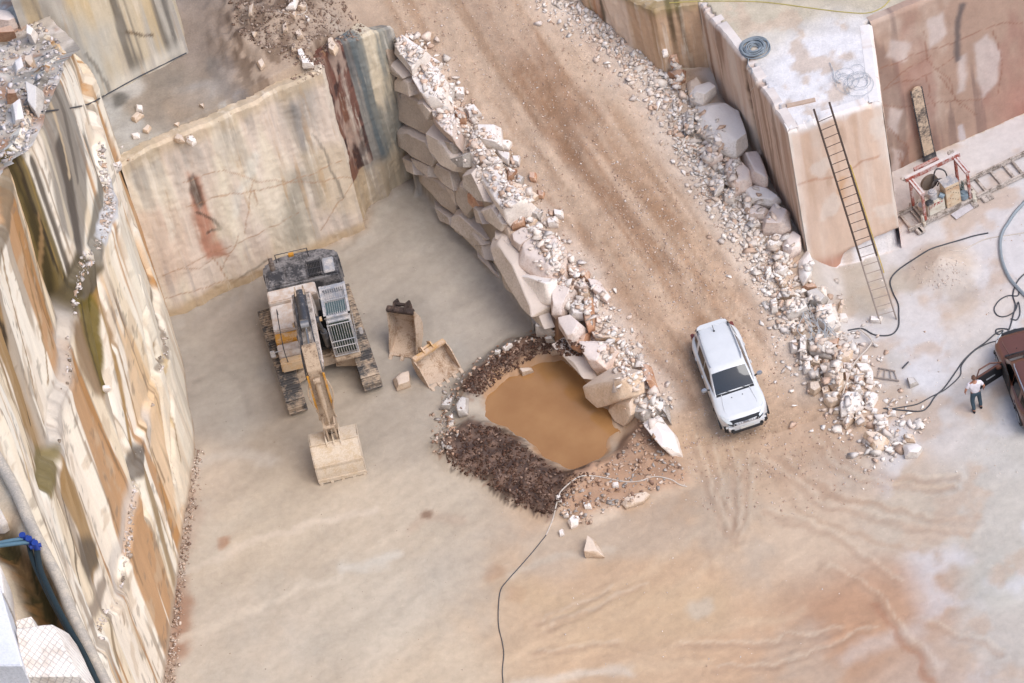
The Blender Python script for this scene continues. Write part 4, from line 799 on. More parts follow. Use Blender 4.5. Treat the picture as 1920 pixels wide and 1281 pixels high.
RIGHT = [('30 490 152 478 192 520 112 592 40 562', 0, 'pale', None), ('65 600 200 578 302 640 344 740 372 830 302 892 200 852 130 762 50 702', 0, 'pale', 'huge dust covered boulder between the dirt road and the marble block'), ('0 640 60 640 62 752 10 742', 0, 'grey', None), ('103 850 150 778 192 830 232 902 170 922 110 902', 0, 'pink', None), ('233 900 290 888 382 980 394 1042 350 1072 290 1092 238 1012', 0, 'pink', 'blocky pink boulder beside the upright slab at the foot of the marble block'),
 ('322 870 400 848 432 900 484 1052 460 1064 380 1022', 0, 'pink', 'upright flat slab leaning beside the left face of the marble block'), ('328 1080 400 1053 482 1070 554 1132 520 1162 430 1132 360 1142', 0, 'pale', None), ('348 1190 410 1148 494 1190 460 1232 370 1227', 0, 'pink', None), ('448 1240 520 1148 604 1200 614 1290 560 1312 450 1302', 0, 'pink', 'large light pink stone touching the lower left edge of the marble block'), ('163 1000 232 998 232 1072 180 1102', 0, 'pale', None), ('190 918 237 918 240 1002 200 972', 0, 'grey', None), ('370 1225 420 1225 440 1265 380 1275', 0, 'pale', None),
 ('340 1120 400 1120 380 1190 345 1180', 0, 'pale', None), ('230 1070 300 1080 290 1140 235 1130', 0, 'pale', None), ('-80 303 -40 290 -20 350 -60 382 -78 340', 0, 'red', None), ('-60 385 0 368 -8 405 -50 417', 0, 'pale', None), ('-90 420 18 398 18 452 -20 462', 0, 'red', None), ('-70 455 -5 455 -5 502 -60 490', 0, 'red', None), ('20 468 70 438 122 510 102 552 30 532', 0, 'tan', None), ('-120 285 -90 275 -80 310 -110 320', 0, 'pale', None),
 ('450 0 602 -2 562 32 480 27', 427, 'pink', None), ('458 100 500 48 557 38 562 92 510 117', 427, 'pale', None), ('553 70 610 12 667 60 667 132 600 167 560 122', 427, 'pink', 'smooth pale round-topped boulder above the tall slab by the block foot'), ('513 150 560 133 602 170 572 207 520 192', 427, 'pale', None), ('648 190 700 128 727 200 727 272 680 322 653 282', 427, 'pale', 'tall pale slab standing at the lower left corner of the marble block'),
 ('508 220 560 193 597 240 562 267 515 262', 427, 'pale', None), ('468 240 500 208 502 282 470 292', 427, 'pale', None), ('528 280 560 273 592 320 562 342 530 312', 427, 'tan', None), ('668 335 740 308 757 340 702 352', 427, 'red', None), ('688 360 760 343 822 400 792 442 720 432', 427, 'grey', None), ('558 450 620 393 682 400 712 467 640 502 590 502', 427, 'pale', 'pale peaked stone beside the tangle of loose wire'), ('488 410 530 388 537 472 500 477', 427, 'pale', None),
 ('750 450 852 428 892 552 822 582 760 542', 427, 'pale', 'broad pale slab right of the tangle of loose wire'), ('873 490 920 488 932 527 880 532', 427, 'pale', None), ('880 420 907 408 892 492 868 482', 427, 'tan', None), ('658 640 700 618 702 752 660 732', 427, 'pale', None), ('700 680 790 638 872 680 842 742 720 712', 427, 'grey', None), ('808 650 882 618 872 672', 427, 'red', None), ('838 712 962 688 952 762 850 762', 427, 'tan', None),
 ('780 760 892 758 907 902 870 952 800 852', 427, 'tan', 'long tan slab lying flat in the middle of the lower rubble bank'), ('893 770 962 768 922 872', 427, 'pink', None), ('700 870 768 858 782 912 740 942 703 922', 427, 'tan', None), ('788 930 862 918 882 992 830 1012 790 972', 427, 'tan', None), ('883 1030 930 938 1012 950 1022 1012 940 1062 890 1062', 427, 'pale', 'large pale stone left of the broken foot of the lower rubble bank'), ('1023 950 1070 928 1102 960 1062 1032 1025 1012', 427, 'pale', None),
 ('968 770 1052 768 1072 810 1002 822', 427, 'pale', None), ('998 730 1042 728 1042 762 1000 757', 427, 'pale', None), ('1028 820 1072 818 1072 882 1030 872', 427, 'pale', None), ('978 830 1022 840 1012 882 975 872', 427, 'tan', None), ('938 900 1002 888 1012 922 960 937', 427, 'pale', None), ('893 1100 960 1038 972 1082 920 1132', 427, 'tan', None), ('1078 1100 1152 1088 1152 1132 1090 1152', 427, 'pale', None), ('1103 1160 1170 1128 1192 1160 1152 1192', 427, 'pale', None),
 ('1013 1170 1090 1168 1167 1200 1132 1252 1080 1257', 427, 'tan', 'wide low tan slab at the bottom end of the rubble bank'), ('1148 1030 1202 1028 1202 1062 1160 1057', 427, 'pale', None), ('1238 1230 1310 1213 1352 1250 1322 1292 1250 1292', 427, 'pale', 'last pale stone of the rubble bank, lowest in the photo'), ('1088 890 1122 883 1112 907', 427, 'pale', None), ('605 560 680 560 680 590 620 595', 427, 'tan', None), ('540 410 575 430 565 460 540 450', 427, 'pale', None), ('530 350 620 355 630 400 545 400', 427, 'tan', None),
 ('600 640 640 625 640 700 610 700', 427, 'pale', None), ('670 760 710 755 720 820 680 820', 427, 'pale', None), ('715 740 775 740 770 775 720 770', 427, 'tan', None), ('720 790 780 790 770 850 720 850', 427, 'grey', None), ('780 900 830 880 830 930 790 940', 427, 'tan', None), ('850 1015 880 1015 880 1050 845 1045', 427, 'tan', None), ('960 830 985 790 1010 820 980 850', 427, 'tan', None), ('975 1040 1010 1050 1040 1110 970 1110', 427, 'tan', None), ('1240 1170 1300 1170 1310 1210 1250 1200', 427, 'tan', None), ('1060 1020 1100 1030 1090 1050 1060 1045', 427, 'pale', None), ('1050 500 1130 505 1110 535 1055 530', 427, 'pale', None), ('1260 845 1300 840 1330 880 1280 900', 427, 'grey', None)]
for s_, oy, tone, lab in RIGHT: rock('rock', Z2(s_, 1280, oy), tone, None, lab or where(Z2(s_, 1280, oy), 'r') + TN[tone] + ' stone in the right rubble bank' + tail, GR if not lab else GR, n=(.1, -.12, .97))
BL = ['upper of two stacked-looking stones left of the muddy channel on the bench', 'slanted stone just below the upper stone left of the bench channel', 'tilted stone right of the lowest left stone on the bench', 'lowest left stone of the four left of the bench channel', 'tiny stone alone in the middle of the bench channel', '', '', '', 'small tan stone in the middle of the bench below the grey stain', 'oval pale stone at the foot of the earth heap', '', 'stone on the earth heap left of the white upright stone', 'long stone near the top of the earth heap inside the wire curl', 'stone beside the wire curl on the earth heap', 'flat stone just below the wire curl', 'thin tilted stone right of the wire curl', 'small stone on the left flank of the earth heap', 'low stone left of the oval pale stone', 'stone buried at the head of the dark red face', 'stone at the right rim of the earth heap', 'stone at the top edge of the photo left of the heap']
GB = 'loose stones on the upper left bench'
for k, s_ in enumerate(['760 592 803 598 802 630 765 627', '738 675 780 638 812 648 765 688', '803 742 840 703 853 718 832 750', '738 762 787 753 787 780 750 782', '978 702 1010 688 1002 712', '975 790 990 753 1032 765 1042 800 1000 802', '1035 768 1070 753 1107 800 1080 817 1045 797', '1438 350 1470 333 1492 365 1465 392', '1118 592 1147 583 1147 612', '1675 290 1700 278 1722 320 1700 347 1680 327', '1845 220 1870 208 1903 270 1880 307 1850 287',
    '1658 185 1690 163 1707 210 1670 217', '1605 50 1640 10 1680 -5 1660 48', '1668 42 1700 3 1724 46 1700 55', '1623 82 1667 73 1660 107', '1708 88 1743 110 1730 122', '1413 180 1447 183 1430 212', '1640 255 1665 250 1670 285 1640 290', '1700 340 1760 330 1765 370 1700 375', '1590 140 1615 130 1620 180 1590 180', '1395 40 1430 35 1420 90 1395 90']):
    rock('rock', Z2(s_, 0, 0), ['pale', 'tan', 'tan'][k % 3], None, {5: 'muddy stone at the bench edge beside the paler flat stone', 6: 'pale flat stone tipping over the edge of the upper left bench', 10: 'largest white upright stone on the earth heap', 7: 'single pale stone at the right end of the muddy bench'}.get(k, BL[k]), GB, n=(0, -.1, 1))
GP = 'stones around the puddle'
for s_, oy, tone, lab in [('288 855 330 818 382 813 392 890 310 917', 427, 'tan', 'flat tan stone lying alone between the excavator track and the wide bucket'), ('548 1020 600 948 642 940 612 1022', 427, 'grey', 'grey slab on the left rim of the puddle soil'), ('638 1010 680 948 717 960 712 1052 660 1057', 427, 'grey', 'large grey-white stone on the left rim of the puddle soil'), ('598 1060 625 1048 632 1110 600 1127', 427, 'pale', 'narrow white stone left of the dark soil'),
    ('998 800 1072 788 1082 810 1020 832', 427, 'tan', 'tan stone at the upper waterline of the puddle'), ('1163 690 1232 678 1242 700 1180 712', 427, 'tan', 'tan stone on the dark soil above the puddle'), ('903 680 960 648 967 665 920 692', 427, 'pale', 'pale flake on the upper rim of the dark soil'), ('860 690 900 690 890 710 860 710', 427, 'grey', 'grey flake on the upper rim of the dark soil'), ('1270 370 1300 338 1342 353 1332 390 1290 407', 854, 'pale', 'round white stone beside the hose below the puddle'),
    ('1223 430 1250 418 1257 450 1230 457', 854, 'pale', 'small white stone below the round white stone by the hose'), ('1370 570 1397 455 1430 478 1480 572', 854, 'tan', 'pointed triangular stone half sunk in orange mud'), ('1243 310 1265 308 1282 350 1250 347', 854, 'pale', 'small upright white stone touching the round white stone'), ('1205 225 1230 228 1242 265 1210 257', 854, 'pale', 'small white stone lying on the hose'), ('1570 272 1640 238 1740 218 1700 262 1600 297', 854, 'tan', 'flat tan slab below the puddle hose'),
    ('1058 510 1112 503 1102 560 1080 572', 427, 'grey', 'left grey shard standing at the wall foot above the dark soil'), ('1108 488 1192 492 1202 602 1090 592', 427, 'grey', 'right grey slab standing at the wall foot above the dark soil'), ('1360 270 1400 265 1410 300 1370 300', 854, 'pale', 'pale chip in the rubble between hose and flat slab'), ('1520 160 1560 155 1560 180 1525 180', 854, 'pale', 'pale chip just under the hose right of the puddle'), ('1140 600 1190 590 1200 640 1150 640', 427, 'grey', 'grey stone half buried at the top of the dark soil')]:
    rock('rock', Z2(s_, 640, oy), tone, None, lab, GP, n=(0, -.1, 1))
rock('rock', Z2('600 942 672 918 682 960 640 972', 0, 0), 'pale', None, 'white stone on the mossy ledge of the left cliff', None)
rock('rock', Z2('558 895 612 893 622 918 570 922', 0, 427), 'pale', None, 'white stone caught in the ochre gully of the left cliff', None)
rock('rock', Z2('430 320 445 310 440 340 425 340', 0, 427), 'pale', None, 'small white stone on the dark ledge of the left cliff', None)

# ------------------------------------------------------------------ scattered rubble
_vs, _fs = [], []; bpy.context.view_layer.update()
for o in TER + [o for o in COL.objects if o.type == 'MESH' and o.name.split('.')[0] in ('rock', 'boulder')]:
    b0 = len(_vs); mw = o.matrix_world; _vs += [tuple(mw @ v.co) for v in o.data.vertices] if o not in TER else [tuple(v.co) for v in o.data.vertices]
    _fs += [tuple(b0 + i for i in p.vertices) for p in o.data.polygons]
BVH0 = BVH; BVH = BVHTree.FromPolygons(_vs, _fs); del _vs, _fs
def tmpl(seed):
    rng = random.Random(seed); bm = bmesh.new(); a = (rng.uniform(.8, 1.5), rng.uniform(.5, 1.1), rng.uniform(.35, .75))
    for i in range(8):
        v = Vector((rng.gauss(0, 1), rng.gauss(0, 1), rng.gauss(0, 1))).normalized() * rng.uniform(.85, 1.05); bm.verts.new((v.x * a[0], v.y * a[1], v.z * a[2]))
    r = bmesh.ops.convex_hull(bm, input=bm.verts[:]); bmesh.ops.delete(bm, geom=[g for g in set(r['geom_interior'] + r['geom_unused']) if isinstance(g, bmesh.types.BMVert)], context='VERTS')
    bmesh.ops.triangulate(bm, faces=bm.faces[:]); bm.verts.index_update()
    V = np.array([v.co[:] for v in bm.verts]); Fq = np.array([[v.index for v in f.verts] for f in bm.faces]); bm.free(); return V, Fq
TM = [tmpl(i) for i in range(18)]
m_rub = surf_mat('rubble_stone', .12, 3, 30, .9, .3, .02, .25)
def samp(poly_px, n, rng):
    xs = [p[0] for p in poly_px]; ys = [p[1] for p in poly_px]; out = []
    while len(out) < n:
        x = rng.uniform(min(xs), max(xs)); y = rng.uniform(min(ys), max(ys))
        if inside(np.array([x]), np.array([y]), poly_px)[0]: out.append((x, y))
    return out
def band(pts, w, n, rng):
    """points spread about a line: pts in photo px, w half width"""
    seg = [math.dist(a, b) for a, b in zip(pts[:-1], pts[1:])]; out = []
    for i in range(n):
        r = rng.uniform(0, sum(seg)); k = 0
        while r > seg[k]: r -= seg[k]; k += 1
        t = r / seg[k]; a, b = pts[k], pts[k + 1]; dx, dy = (b[0] - a[0]) / seg[k], (b[1] - a[1]) / seg[k]; o_ = rng.gauss(0, w)
        out.append((a[0] + dx * r - dy * o_, a[1] + dy * r + dx * o_))
    return out
def scatter(name, pxs, s0, s1, colours, seed, pw=2.2, sinkk=.25):
    rng = random.Random(seed); VV = []; FF = []; CC = []; b0 = 0
    for (x, y) in pxs:
        c, n = hit(x, y)
        if n.z < .35: continue
        V, Fq = TM[rng.randrange(18)]; s = s0 + (s1 - s0) * rng.random() ** pw
        a, bb, g = rng.uniform(0, 6.28), rng.uniform(-.5, .5), rng.uniform(-.5, .5)
        Rm = np.array((Matrix.Rotation(a, 3, 'Z') @ Matrix.Rotation(bb, 3, 'X') @ Matrix.Rotation(g, 3, 'Y')))
        W = V @ Rm.T * s + np.array((c + Vector((0, 0, s * sinkk)))[:]); VV.append(W); FF.append(Fq + b0); b0 += len(V)
        col = lin(colours[rng.randrange(len(colours))]) * rng.uniform(.75, 1.1) * .9
        CC.append(np.tile(col, (len(V), 1)))
    return tag(mobj(name, np.vstack(VV), np.vstack(FF), m_rub, cols=np.vstack(CC)), kind='stuff')
rg = random.Random(3)
PALE = [(238, 226, 214), (230, 216, 204), (243, 234, 225), (226, 205, 188), (222, 208, 197), (214, 184, 162), (240, 230, 222)]
lstrip = [(750, 70), (800, 125), (860, 220), (920, 310), (985, 400), (1040, 480), (1100, 560), (1150, 640), (1195, 710), (1240, 790)]
rstrip = [(1020, -20), (1080, 20), (1150, 65), (1215, 130), (1265, 210), (1310, 300), (1370, 390), (1420, 460), (1460, 540), (1500, 620)]
lower = [(1480, 600), (1540, 640), (1580, 720), (1640, 800), (1690, 850)]
pts_ = band(lstrip, 17, 2500, rg) + band(rstrip, 21, 4200, rg) + band(lower, 44, 750, rg)
scatter('rubble', pts_, .02, .17, PALE, 5, 2.8)
scatter('coarse_rubble', band(lstrip, 17, 330, rg) + band([(1215, 110), (1290, 220), (1350, 330), (1420, 420), (1470, 520), (1540, 620), (1620, 740)], 24, 480, rg) + band(lower, 38, 130, rg), .12, .28, PALE, 9, 1.6)
GRV = [(206, 178, 158), (196, 166, 146), (214, 192, 176), (184, 154, 134), (224, 210, 200), (196, 166, 144)]
road_px = [(720, 0), (1060, 0), (1220, 170), (1400, 470), (1500, 700), (1440, 830), (1290, 840), (1180, 650), (1050, 480), (900, 250), (780, 100)]
scatter('road_gravel', samp(road_px, 6500, rg) + band([(1150, 320), (1240, 450), (1300, 560)], 40, 900, rg) + samp([(1270, 830), (1560, 760), (1620, 860), (1480, 900), (1290, 900)], 900, rg) + samp([(1270, 880), (1600, 850), (1700, 920), (1450, 980), (1300, 960)], 450, rg), .012, .06, GRV, 11, 2.5, .1)
scatter('ground_chips', samp([(1560, 480), (1920, 300), (1920, 900), (1700, 900), (1600, 700)], 420, rg) + samp([(1290, 850), (1700, 870), (1500, 1281), (1000, 1281), (1100, 960)], 160, rg), .012, .05, PALE, 12, 3)
DK = [(96, 68, 54), (80, 57, 46), (110, 84, 70), (104, 76, 62), (88, 64, 52), (150, 124, 108)]
sa = [(860, 730), (900, 690), (960, 648), (1060, 635), (1100, 650), (1090, 668), (1010, 664), (945, 706), (896, 745)]; sb = [(825, 845), (880, 795), (930, 800), (990, 840), (1060, 890), (1110, 885), (1080, 920), (1030, 972), (960, 945), (910, 905), (850, 880)]
scatter('floor_specks', samp([(340, 620), (500, 560), (720, 400), (800, 400), (1000, 600), (850, 700), (1000, 980), (960, 1281), (320, 1281), (370, 860)], 420, rg), .008, .03, [(150, 124, 106), (206, 192, 180), (128, 116, 108)], 19, 3, .1)
scatter('soil_clods', samp(sa, 2600, rg) + samp(sb, 3200, rg), .010, .10, DK, 13, 3.4)
scatter('mud_rubble', samp([(1160, 850), (1200, 800), (1270, 850), (1285, 900), (1200, 930), (1100, 985), (1040, 960), (1080, 905)], 650, rg) + band([(850, 720), (840, 780), (830, 850)], 12, 240, rg) + band([(860, 715), (920, 670), (970, 640), (1050, 625)], 6, 160, rg), .02, .13, [(200, 172, 150), (186, 152, 128), (150, 120, 102), (216, 196, 180), (176, 166, 158)], 14, 2.2)
scatter('heap_rubble', samp([(430, 0), (640, 0), (690, 60), (640, 110), (560, 130), (490, 90), (440, 60)], 1700, rg) + samp([(560, 100), (640, 120), (620, 150), (540, 150)], 200, rg), .015, .10, [(150, 126, 110), (132, 108, 92), (164, 142, 126), (124, 100, 84), (186, 166, 150)], 15, 2.4)
scatter('cliff_foot_rubble', band([(369, 840), (362, 920), (350, 1010), (336, 1100), (326, 1200), (318, 1281)], 6, 900, rg), .015, .10, [(196, 172, 152), (176, 150, 132), (214, 196, 180), (150, 126, 110)], 16, 2.2)
scatter('ledge_rubble', samp([(0, 40), (90, 50), (125, 110), (90, 200), (60, 260), (0, 320)], 650, rg) + samp([(185, 260), (232, 320), (216, 420), (190, 440)], 250, rg) + samp([(150, 470), (200, 470), (190, 560), (140, 560)], 260, rg), .02, .16, [(186, 176, 168), (206, 196, 190), (166, 156, 150), (206, 176, 152), (222, 212, 208)], 17, 2.0)

scatter('ledge_debris', band([(200, 280), (212, 360), (200, 440), (180, 490)], 9, 300, rg) + band([(150, 560), (142, 640), (134, 740), (122, 835)], 7, 420, rg) + band([(312, 610), (304, 690), (286, 790), (262, 860)], 4, 160, rg) + band([(250, 900), (244, 1000), (238, 1100)], 7, 320, rg) + band([(215, 1090), (190, 1150), (180, 1200)], 8, 200, rg) + band([(50, 270), (36, 400), (12, 520)], 6, 200, rg), .02, .13, [(216, 204, 196), (196, 182, 170), (176, 160, 146), (226, 216, 210), (150, 134, 118)], 27, 2.2)
scatter('bench_edge_debris', band([(245, 312), (360, 262), (470, 210), (600, 140)], 5, 320, rg), .01, .07, [(196, 172, 148), (210, 194, 178), (170, 144, 120)], 37, 2.4)
BVH = BVH0

# ------------------------------------------------------------------ mesh builder
class MB:
    def __init__(s, M=None): s.bm = bmesh.new(); s.M = M
    def _add(s, vs, fs):
        b = [s.bm.verts.new(v) for v in vs]
        for f in fs:
            try: s.bm.faces.new([b[i] for i in f])
            except ValueError: pass
        return s
    def box(s, x0, x1, y0, y1, z0, z1, tx=0, ty=0, bev=0.0, rot=None, c=None):
        v = [Vector(p) for p in ((x0, y0, z0), (x1, y0, z0), (x1, y1, z0), (x0, y1, z0), (x0 + tx, y0 + ty, z1), (x1 - tx, y0 + ty, z1), (x1 - tx, y1 - ty, z1), (x0 + tx, y1 - ty, z1))]
        if rot is not None: v = [rot @ (p - c) + c for p in v]
        n0 = len(s.bm.faces); s._add(v, [(3, 2, 1, 0), (4, 5, 6, 7), (0, 1, 5, 4), (1, 2, 6, 5), (2, 3, 7, 6), (3, 0, 4, 7)])
        if bev > 0:
            s.bm.faces.ensure_lookup_table(); es = set(e for f in s.bm.faces[n0:] for e in f.edges)
            bmesh.ops.bevel(s.bm, geom=list(es), offset=bev, segments=2, affect='EDGES', clamp_overlap=True)
        return s
    def prism(s, prof, x0, x1, axis='x', bev=0.0):
        """profile in (y,z) extruded along x (or (x,y) along z, (x,z) along y)"""
        f = {'x': lambda a, b, t: (t, a, b), 'z': lambda a, b, t: (a, b, t), 'y': lambda a, b, t: (a, t, b)}[axis]
        n = len(prof); n0 = len(s.bm.faces)
        s._add([f(a, b, x0) for a, b in prof] + [f(a, b, x1) for a, b in prof], [tuple(range(n))[::-1], tuple(range(n, 2 * n))] + [(i, (i + 1) % n, n + (i + 1) % n, n + i) for i in range(n)])
        if bev > 0:
            s.bm.faces.ensure_lookup_table(); es = set(e for q in s.bm.faces[n0:] for e in q.edges)
            bmesh.ops.bevel(s.bm, geom=list(es), offset=bev, segments=2, affect='EDGES', clamp_overlap=True)
        return s
    def tube(s, pts, r, n=8, cap=True, r2=None):
        pts = [Vector(p) for p in pts]; rings = []; N = len(pts)
        up = Vector((0, 0, 1)); prev = None
        for i, p in enumerate(pts):
            t = (pts[min(i + 1, N - 1)] - pts[max(i - 1, 0)]).normalized()
            a = prev if prev is not None else (up if abs(t.z) < .9 else Vector((1, 0, 0)))
            u = (a - t * a.dot(t)); u = u.normalized() if u.length > 1e-6 else t.orthogonal().normalized(); w = t.cross(u); prev = u
            rr = r if r2 is None else r + (r2 - r) * i / max(1, N - 1)
            rings.append([s.bm.verts.new(p + (u * cos(2 * pi * k / n) + w * sin(2 * pi * k / n)) * rr) for k in range(n)])
        for A, B in zip(rings[:-1], rings[1:]):
            for k in range(n): s.bm.faces.new((A[k], A[(k + 1) % n], B[(k + 1) % n], B[k]))
        if cap: s.bm.faces.new(rings[0][::-1]); s.bm.faces.new(rings[-1])
        return s
    def cyl(s, a, b, r, n=14, r2=None): return s.tube([a, b], r, n, True, r2)
    def sweep_plate(s, line, x0, x1, t):
        """bent plate: line in (y,z), thickness t towards the inside (left of travel)"""
        inn = []
        for i, (y, z) in enumerate(line):
            a = line[max(i - 1, 0)]; b = line[min(i + 1, len(line) - 1)]; d = Vector((b[0] - a[0], b[1] - a[1])).normalized(); inn.append((y - d.y * t, z + d.x * t))
        return s.prism(list(line) + inn[::-1], x0, x1)
    def build(s, name, mat, parent=None, ang=32, cols=None):
        bmesh.ops.recalc_face_normals(s.bm, faces=s.bm.faces[:])
        if s.M is not None: s.bm.transform(s.M)
        me = bpy.data.meshes.new(name); s.bm.to_mesh(me); s.bm.free(); me.materials.append(mat)
        me.polygons.foreach_set('use_smooth', [True] * len(me.polygons)); me.set_sharp_from_angle(angle=radians(ang))
        o = bpy.data.objects.new(name, me); COL.objects.link(o)
        if parent: o.parent = parent
        return o
def catmull(pts, k=6):
    pts = [Vector(p) for p in pts]; out = []
    for i in range(len(pts) - 1):
        p0 = pts[max(i - 1, 0)]; p1 = pts[i]; p2 = pts[i + 1]; p3 = pts[min(i + 2, len(pts) - 1)]
        for j in range(k):
            t = j / k; out.append(.5 * ((2 * p1) + (p2 - p0) * t + (2 * p0 - 5 * p1 + 4 * p2 - p3) * t * t + (3 * p1 - p0 - 3 * p2 + p3) * t ** 3))
    out.append(pts[-1]); return out
def lay(pxs, r, k=5, up=0.0):
    P3 = catmull([(x, y, 0) for x, y in pxs], k); o = []
    for p in P3:
        c, n = hit(p.x, p.y); o.append(c + Vector((0, 0, r * .8 + up)))
    return o
def hose(name, pxs, r, mat, label, cat, group=None, k=5, up=0.0, n=6):
    pts = lay(pxs, r, k, up); c = sum(pts, Vector()) / len(pts)
    o = MB().tube([p - c for p in pts], r, n).build(name, mat); o.location = c
    return tag(o, label, cat, group)

# ------------------------------------------------------------------ excavator
MX = dict(boomm=paint_mat('dusty_boom_steel', (112, 98, 88), (190, 178, 166), .52, .75), black=paint_mat('sooty_black', (52, 52, 56), (138, 134, 134), .42, .6, scale=1.6), white=paint_mat('dusty_white_paint', (206, 198, 192), (186, 164, 146), .45, .6), sand=paint_mat('muddy_yellow_paint', (206, 160, 96), (198, 172, 142), .62, .7),
          orange=paint_mat('ochre_paint', (196, 138, 44), (196, 168, 138), .35, .6), mudm=paint_mat('dried_mud_steel', (120, 96, 74), (186, 164, 140), .60, .8), shoe=paint_mat('track_steel', (78, 74, 72), (186, 164, 140), .38, .7, scale=1.1), dark=flat_mat('dark_cavity', (34, 32, 32), .8),  # dark_cavity: near-black colour, mostly standing for shade inside gaps and openings
          grey=paint_mat('dusty_grey_metal', (150, 152, 158), (196, 188, 182), .45, .55), cyl=paint_mat('black_cylinder', (58, 58, 62), (140, 132, 126), .25, .4), rod=flat_mat('steel_rod', (150, 146, 142), .3, .8), buck=paint_mat('sandy_bucket_steel', (196, 174, 146), (206, 190, 170), .5, .75), glass=flat_mat('green_grey_glass', (86, 104, 102), .12))
_trk = MX['shoe']
ex = empty('excavator', P(603, 669, 0), radians(179)); tag(ex, 'large mud-caked tracked excavator parked in the pit with its bucket on the floor', 'excavator')
def track(x):
    M = Matrix.Rotation(radians(6), 4, 'Z'); R_, y0, y1, zc = .46, -1.95, 2.05, .50
    L = y1 - y0; per = 2 * L + 2 * pi * R_; N_ = 46; b = MB(M)
    for i in range(N_):
        d = per * i / N_
        if d < L: p = (y0 + d, zc + R_); a = 0
        elif d < L + pi * R_: q = (d - L) / R_; p = (y1 + R_ * sin(q), zc + R_ * cos(q)); a = -q
        elif d < 2 * L + pi * R_: p = (y1 - (d - L - pi * R_), zc - R_); a = pi
        else: q = (d - 2 * L - pi * R_) / R_; p = (y0 - R_ * sin(q), zc - R_ * cos(q)); a = pi - q
        R3 = Matrix.Rotation(a, 3, 'X'); c = Vector((x, p[0], p[1])); w = per / N_ * .46
        b.box(x - .35, x + .35, p[0] - w, p[0] + w, p[1] - .035, p[1] + .015, rot=R3, c=c)
        b.box(x - .34, x + .34, p[0] - w, p[0] - w + .035, p[1] + .01, p[1] + .06, rot=R3, c=c); b.box(x - .33, x + .33, p[0] - .02, p[0] + .01, p[1] + .01, p[1] + .045, rot=R3, c=c)
    tr = b.build('crawler_track', MX['shoe'], ex)
    lp = [(y1 + .42 * sin(pi * k / 8), zc + .42 * cos(pi * k / 8)) for k in range(9)] + [(y0 - .42 * sin(pi * k / 8), zc - .42 * cos(pi * k / 8)) for k in range(9)]
    MB(M).prism(lp, x - .30, x + .30).build('gap_shade_belt', MX['dark'], tr)  # solid dark loop added so the gaps between the shoes look shaded
    f = MB(M); f.box(x - .32, x + .32, y0 + .1, y1 - .1, .22, .78, bev=.05)
    for yy in (y0, y1): f.cyl((x - .33, yy, zc), (x + .33, yy, zc), .36, 20)
    f.build('track_frame', MX['mudm'], tr)
    w = MB(M)
    for i in range(7): w.cyl((x - .33, y0 + .4 + i * .53, .24), (x + .33, y0 + .4 + i * .53, .24), .14, 12)
    w.build('road_wheels', MX['mudm'], tr)
track(1.42); track(-1.44)
b = MB(Matrix.Rotation(radians(6), 4, 'Z')); b.box(-.75, .75, -1.0, 1.05, .5, 1.0, .1, .1, bev=.08)
for sx in (-1, 1):
    b.prism([(.4, 1.0), (1.3, 1.35), (1.3, 1.0), (.9, .8)] if sx > 0 else [(-.4, 1.0), (-1.3, 1.35), (-1.3, 1.0), (-.9, .8)], .35, .85, 'z'); b.prism([(.4 * sx, -1.0), (1.3 * sx, -1.35), (1.3 * sx, -1.0), (.9 * sx, -.8)], .35, .85, 'z')
b.cyl((0, 0, .95), (0, 0, 1.15), .62, 28); b.build('undercarriage', MX['mudm'], ex)
b = MB(); b.prism([(-1.38, -2.6), (1.38, -2.6), (1.38, 1.2), (.45, 1.25), (.42, .2), (-.42, .2), (-.45, 1.25), (-1.38, 1.2)], 1.12, 1.32, 'z', .02); b.build('deck', MX['mudm'], ex)
# counterweight, curved behind
prof = [(-1.46, -2.5)] + [(1.46 * -cos(pi * t / 10), -2.75 - .48 * sin(pi * t / 10) ** .6) for t in range(1, 10)] + [(1.46, -2.5)]
MB().prism(prof, 1.1, 2.32, 'z', .08).build('counterweight', MX['black'], ex)
hood = MB().box(-1.42, 1.42, -2.62, -1.62, 1.3, 2.46, .05, .04, bev=.07).build('engine_hood', MX['black'], ex)
b = MB(); b.box(-.15, .62, -2.5, -1.75, 2.44, 2.52, .02, .02, bev=.03); b.box(.74, 1.26, -2.46, -1.75, 2.44, 2.50, .02, .02, bev=.03); b.build('hood_panels', MX['black'], hood)
MB().box(-.72, -.24, -2.5, -1.72, 2.46, 2.495).build('grille_shade_slab', MX['dark'], hood)  # solid near-black slab, shade behind the slats given as colour
b = MB()
for i in range(9): b.box(-.72 + i * .058, -.70 + i * .058, -2.5, -1.72, 2.50, 2.53)
for y in (-2.42, -2.1, -1.82): b.box(-.74, -.22, y, y + .03, 2.505, 2.54)
b.box(-.76, -.72, -2.54, -1.68, 2.46, 2.55); b.box(-.24, -.2, -2.54, -1.68, 2.46, 2.55); b.build('grille', MX['cyl'], hood)
MB().box(-1.24, -.8, -2.5, -1.75, 2.45, 2.53, .02, .02, bev=.03).build('side_hatch', MX['grey'], hood)
b = MB(); b.cyl((1.02, -2.5, 2.45), (1.02, -2.5, 2.86), .10, 16); b.cyl((1.02, -2.5, 2.86), (1.02, -2.62, 3.0), .085, 14); b.build('exhaust_pipe', paint_mat('sooty_brown', (96, 84, 78), (140, 126, 114), .4, .8), ex)
b = MB()
for x in (-.35, .85): b.cyl((x, -2.95, 2.3), (x, -2.95, 2.75), .02, 6)
b.cyl((.85, -2.95, 2.75), (-.35, -2.95, 2.75), .016, 6); b.build('handrail', MX['cyl'], ex)
MB().box(.18, .38, -3.24, -3.1, 2.28, 2.42, bev=.01).build('lifting_eye', MX['orange'], ex)
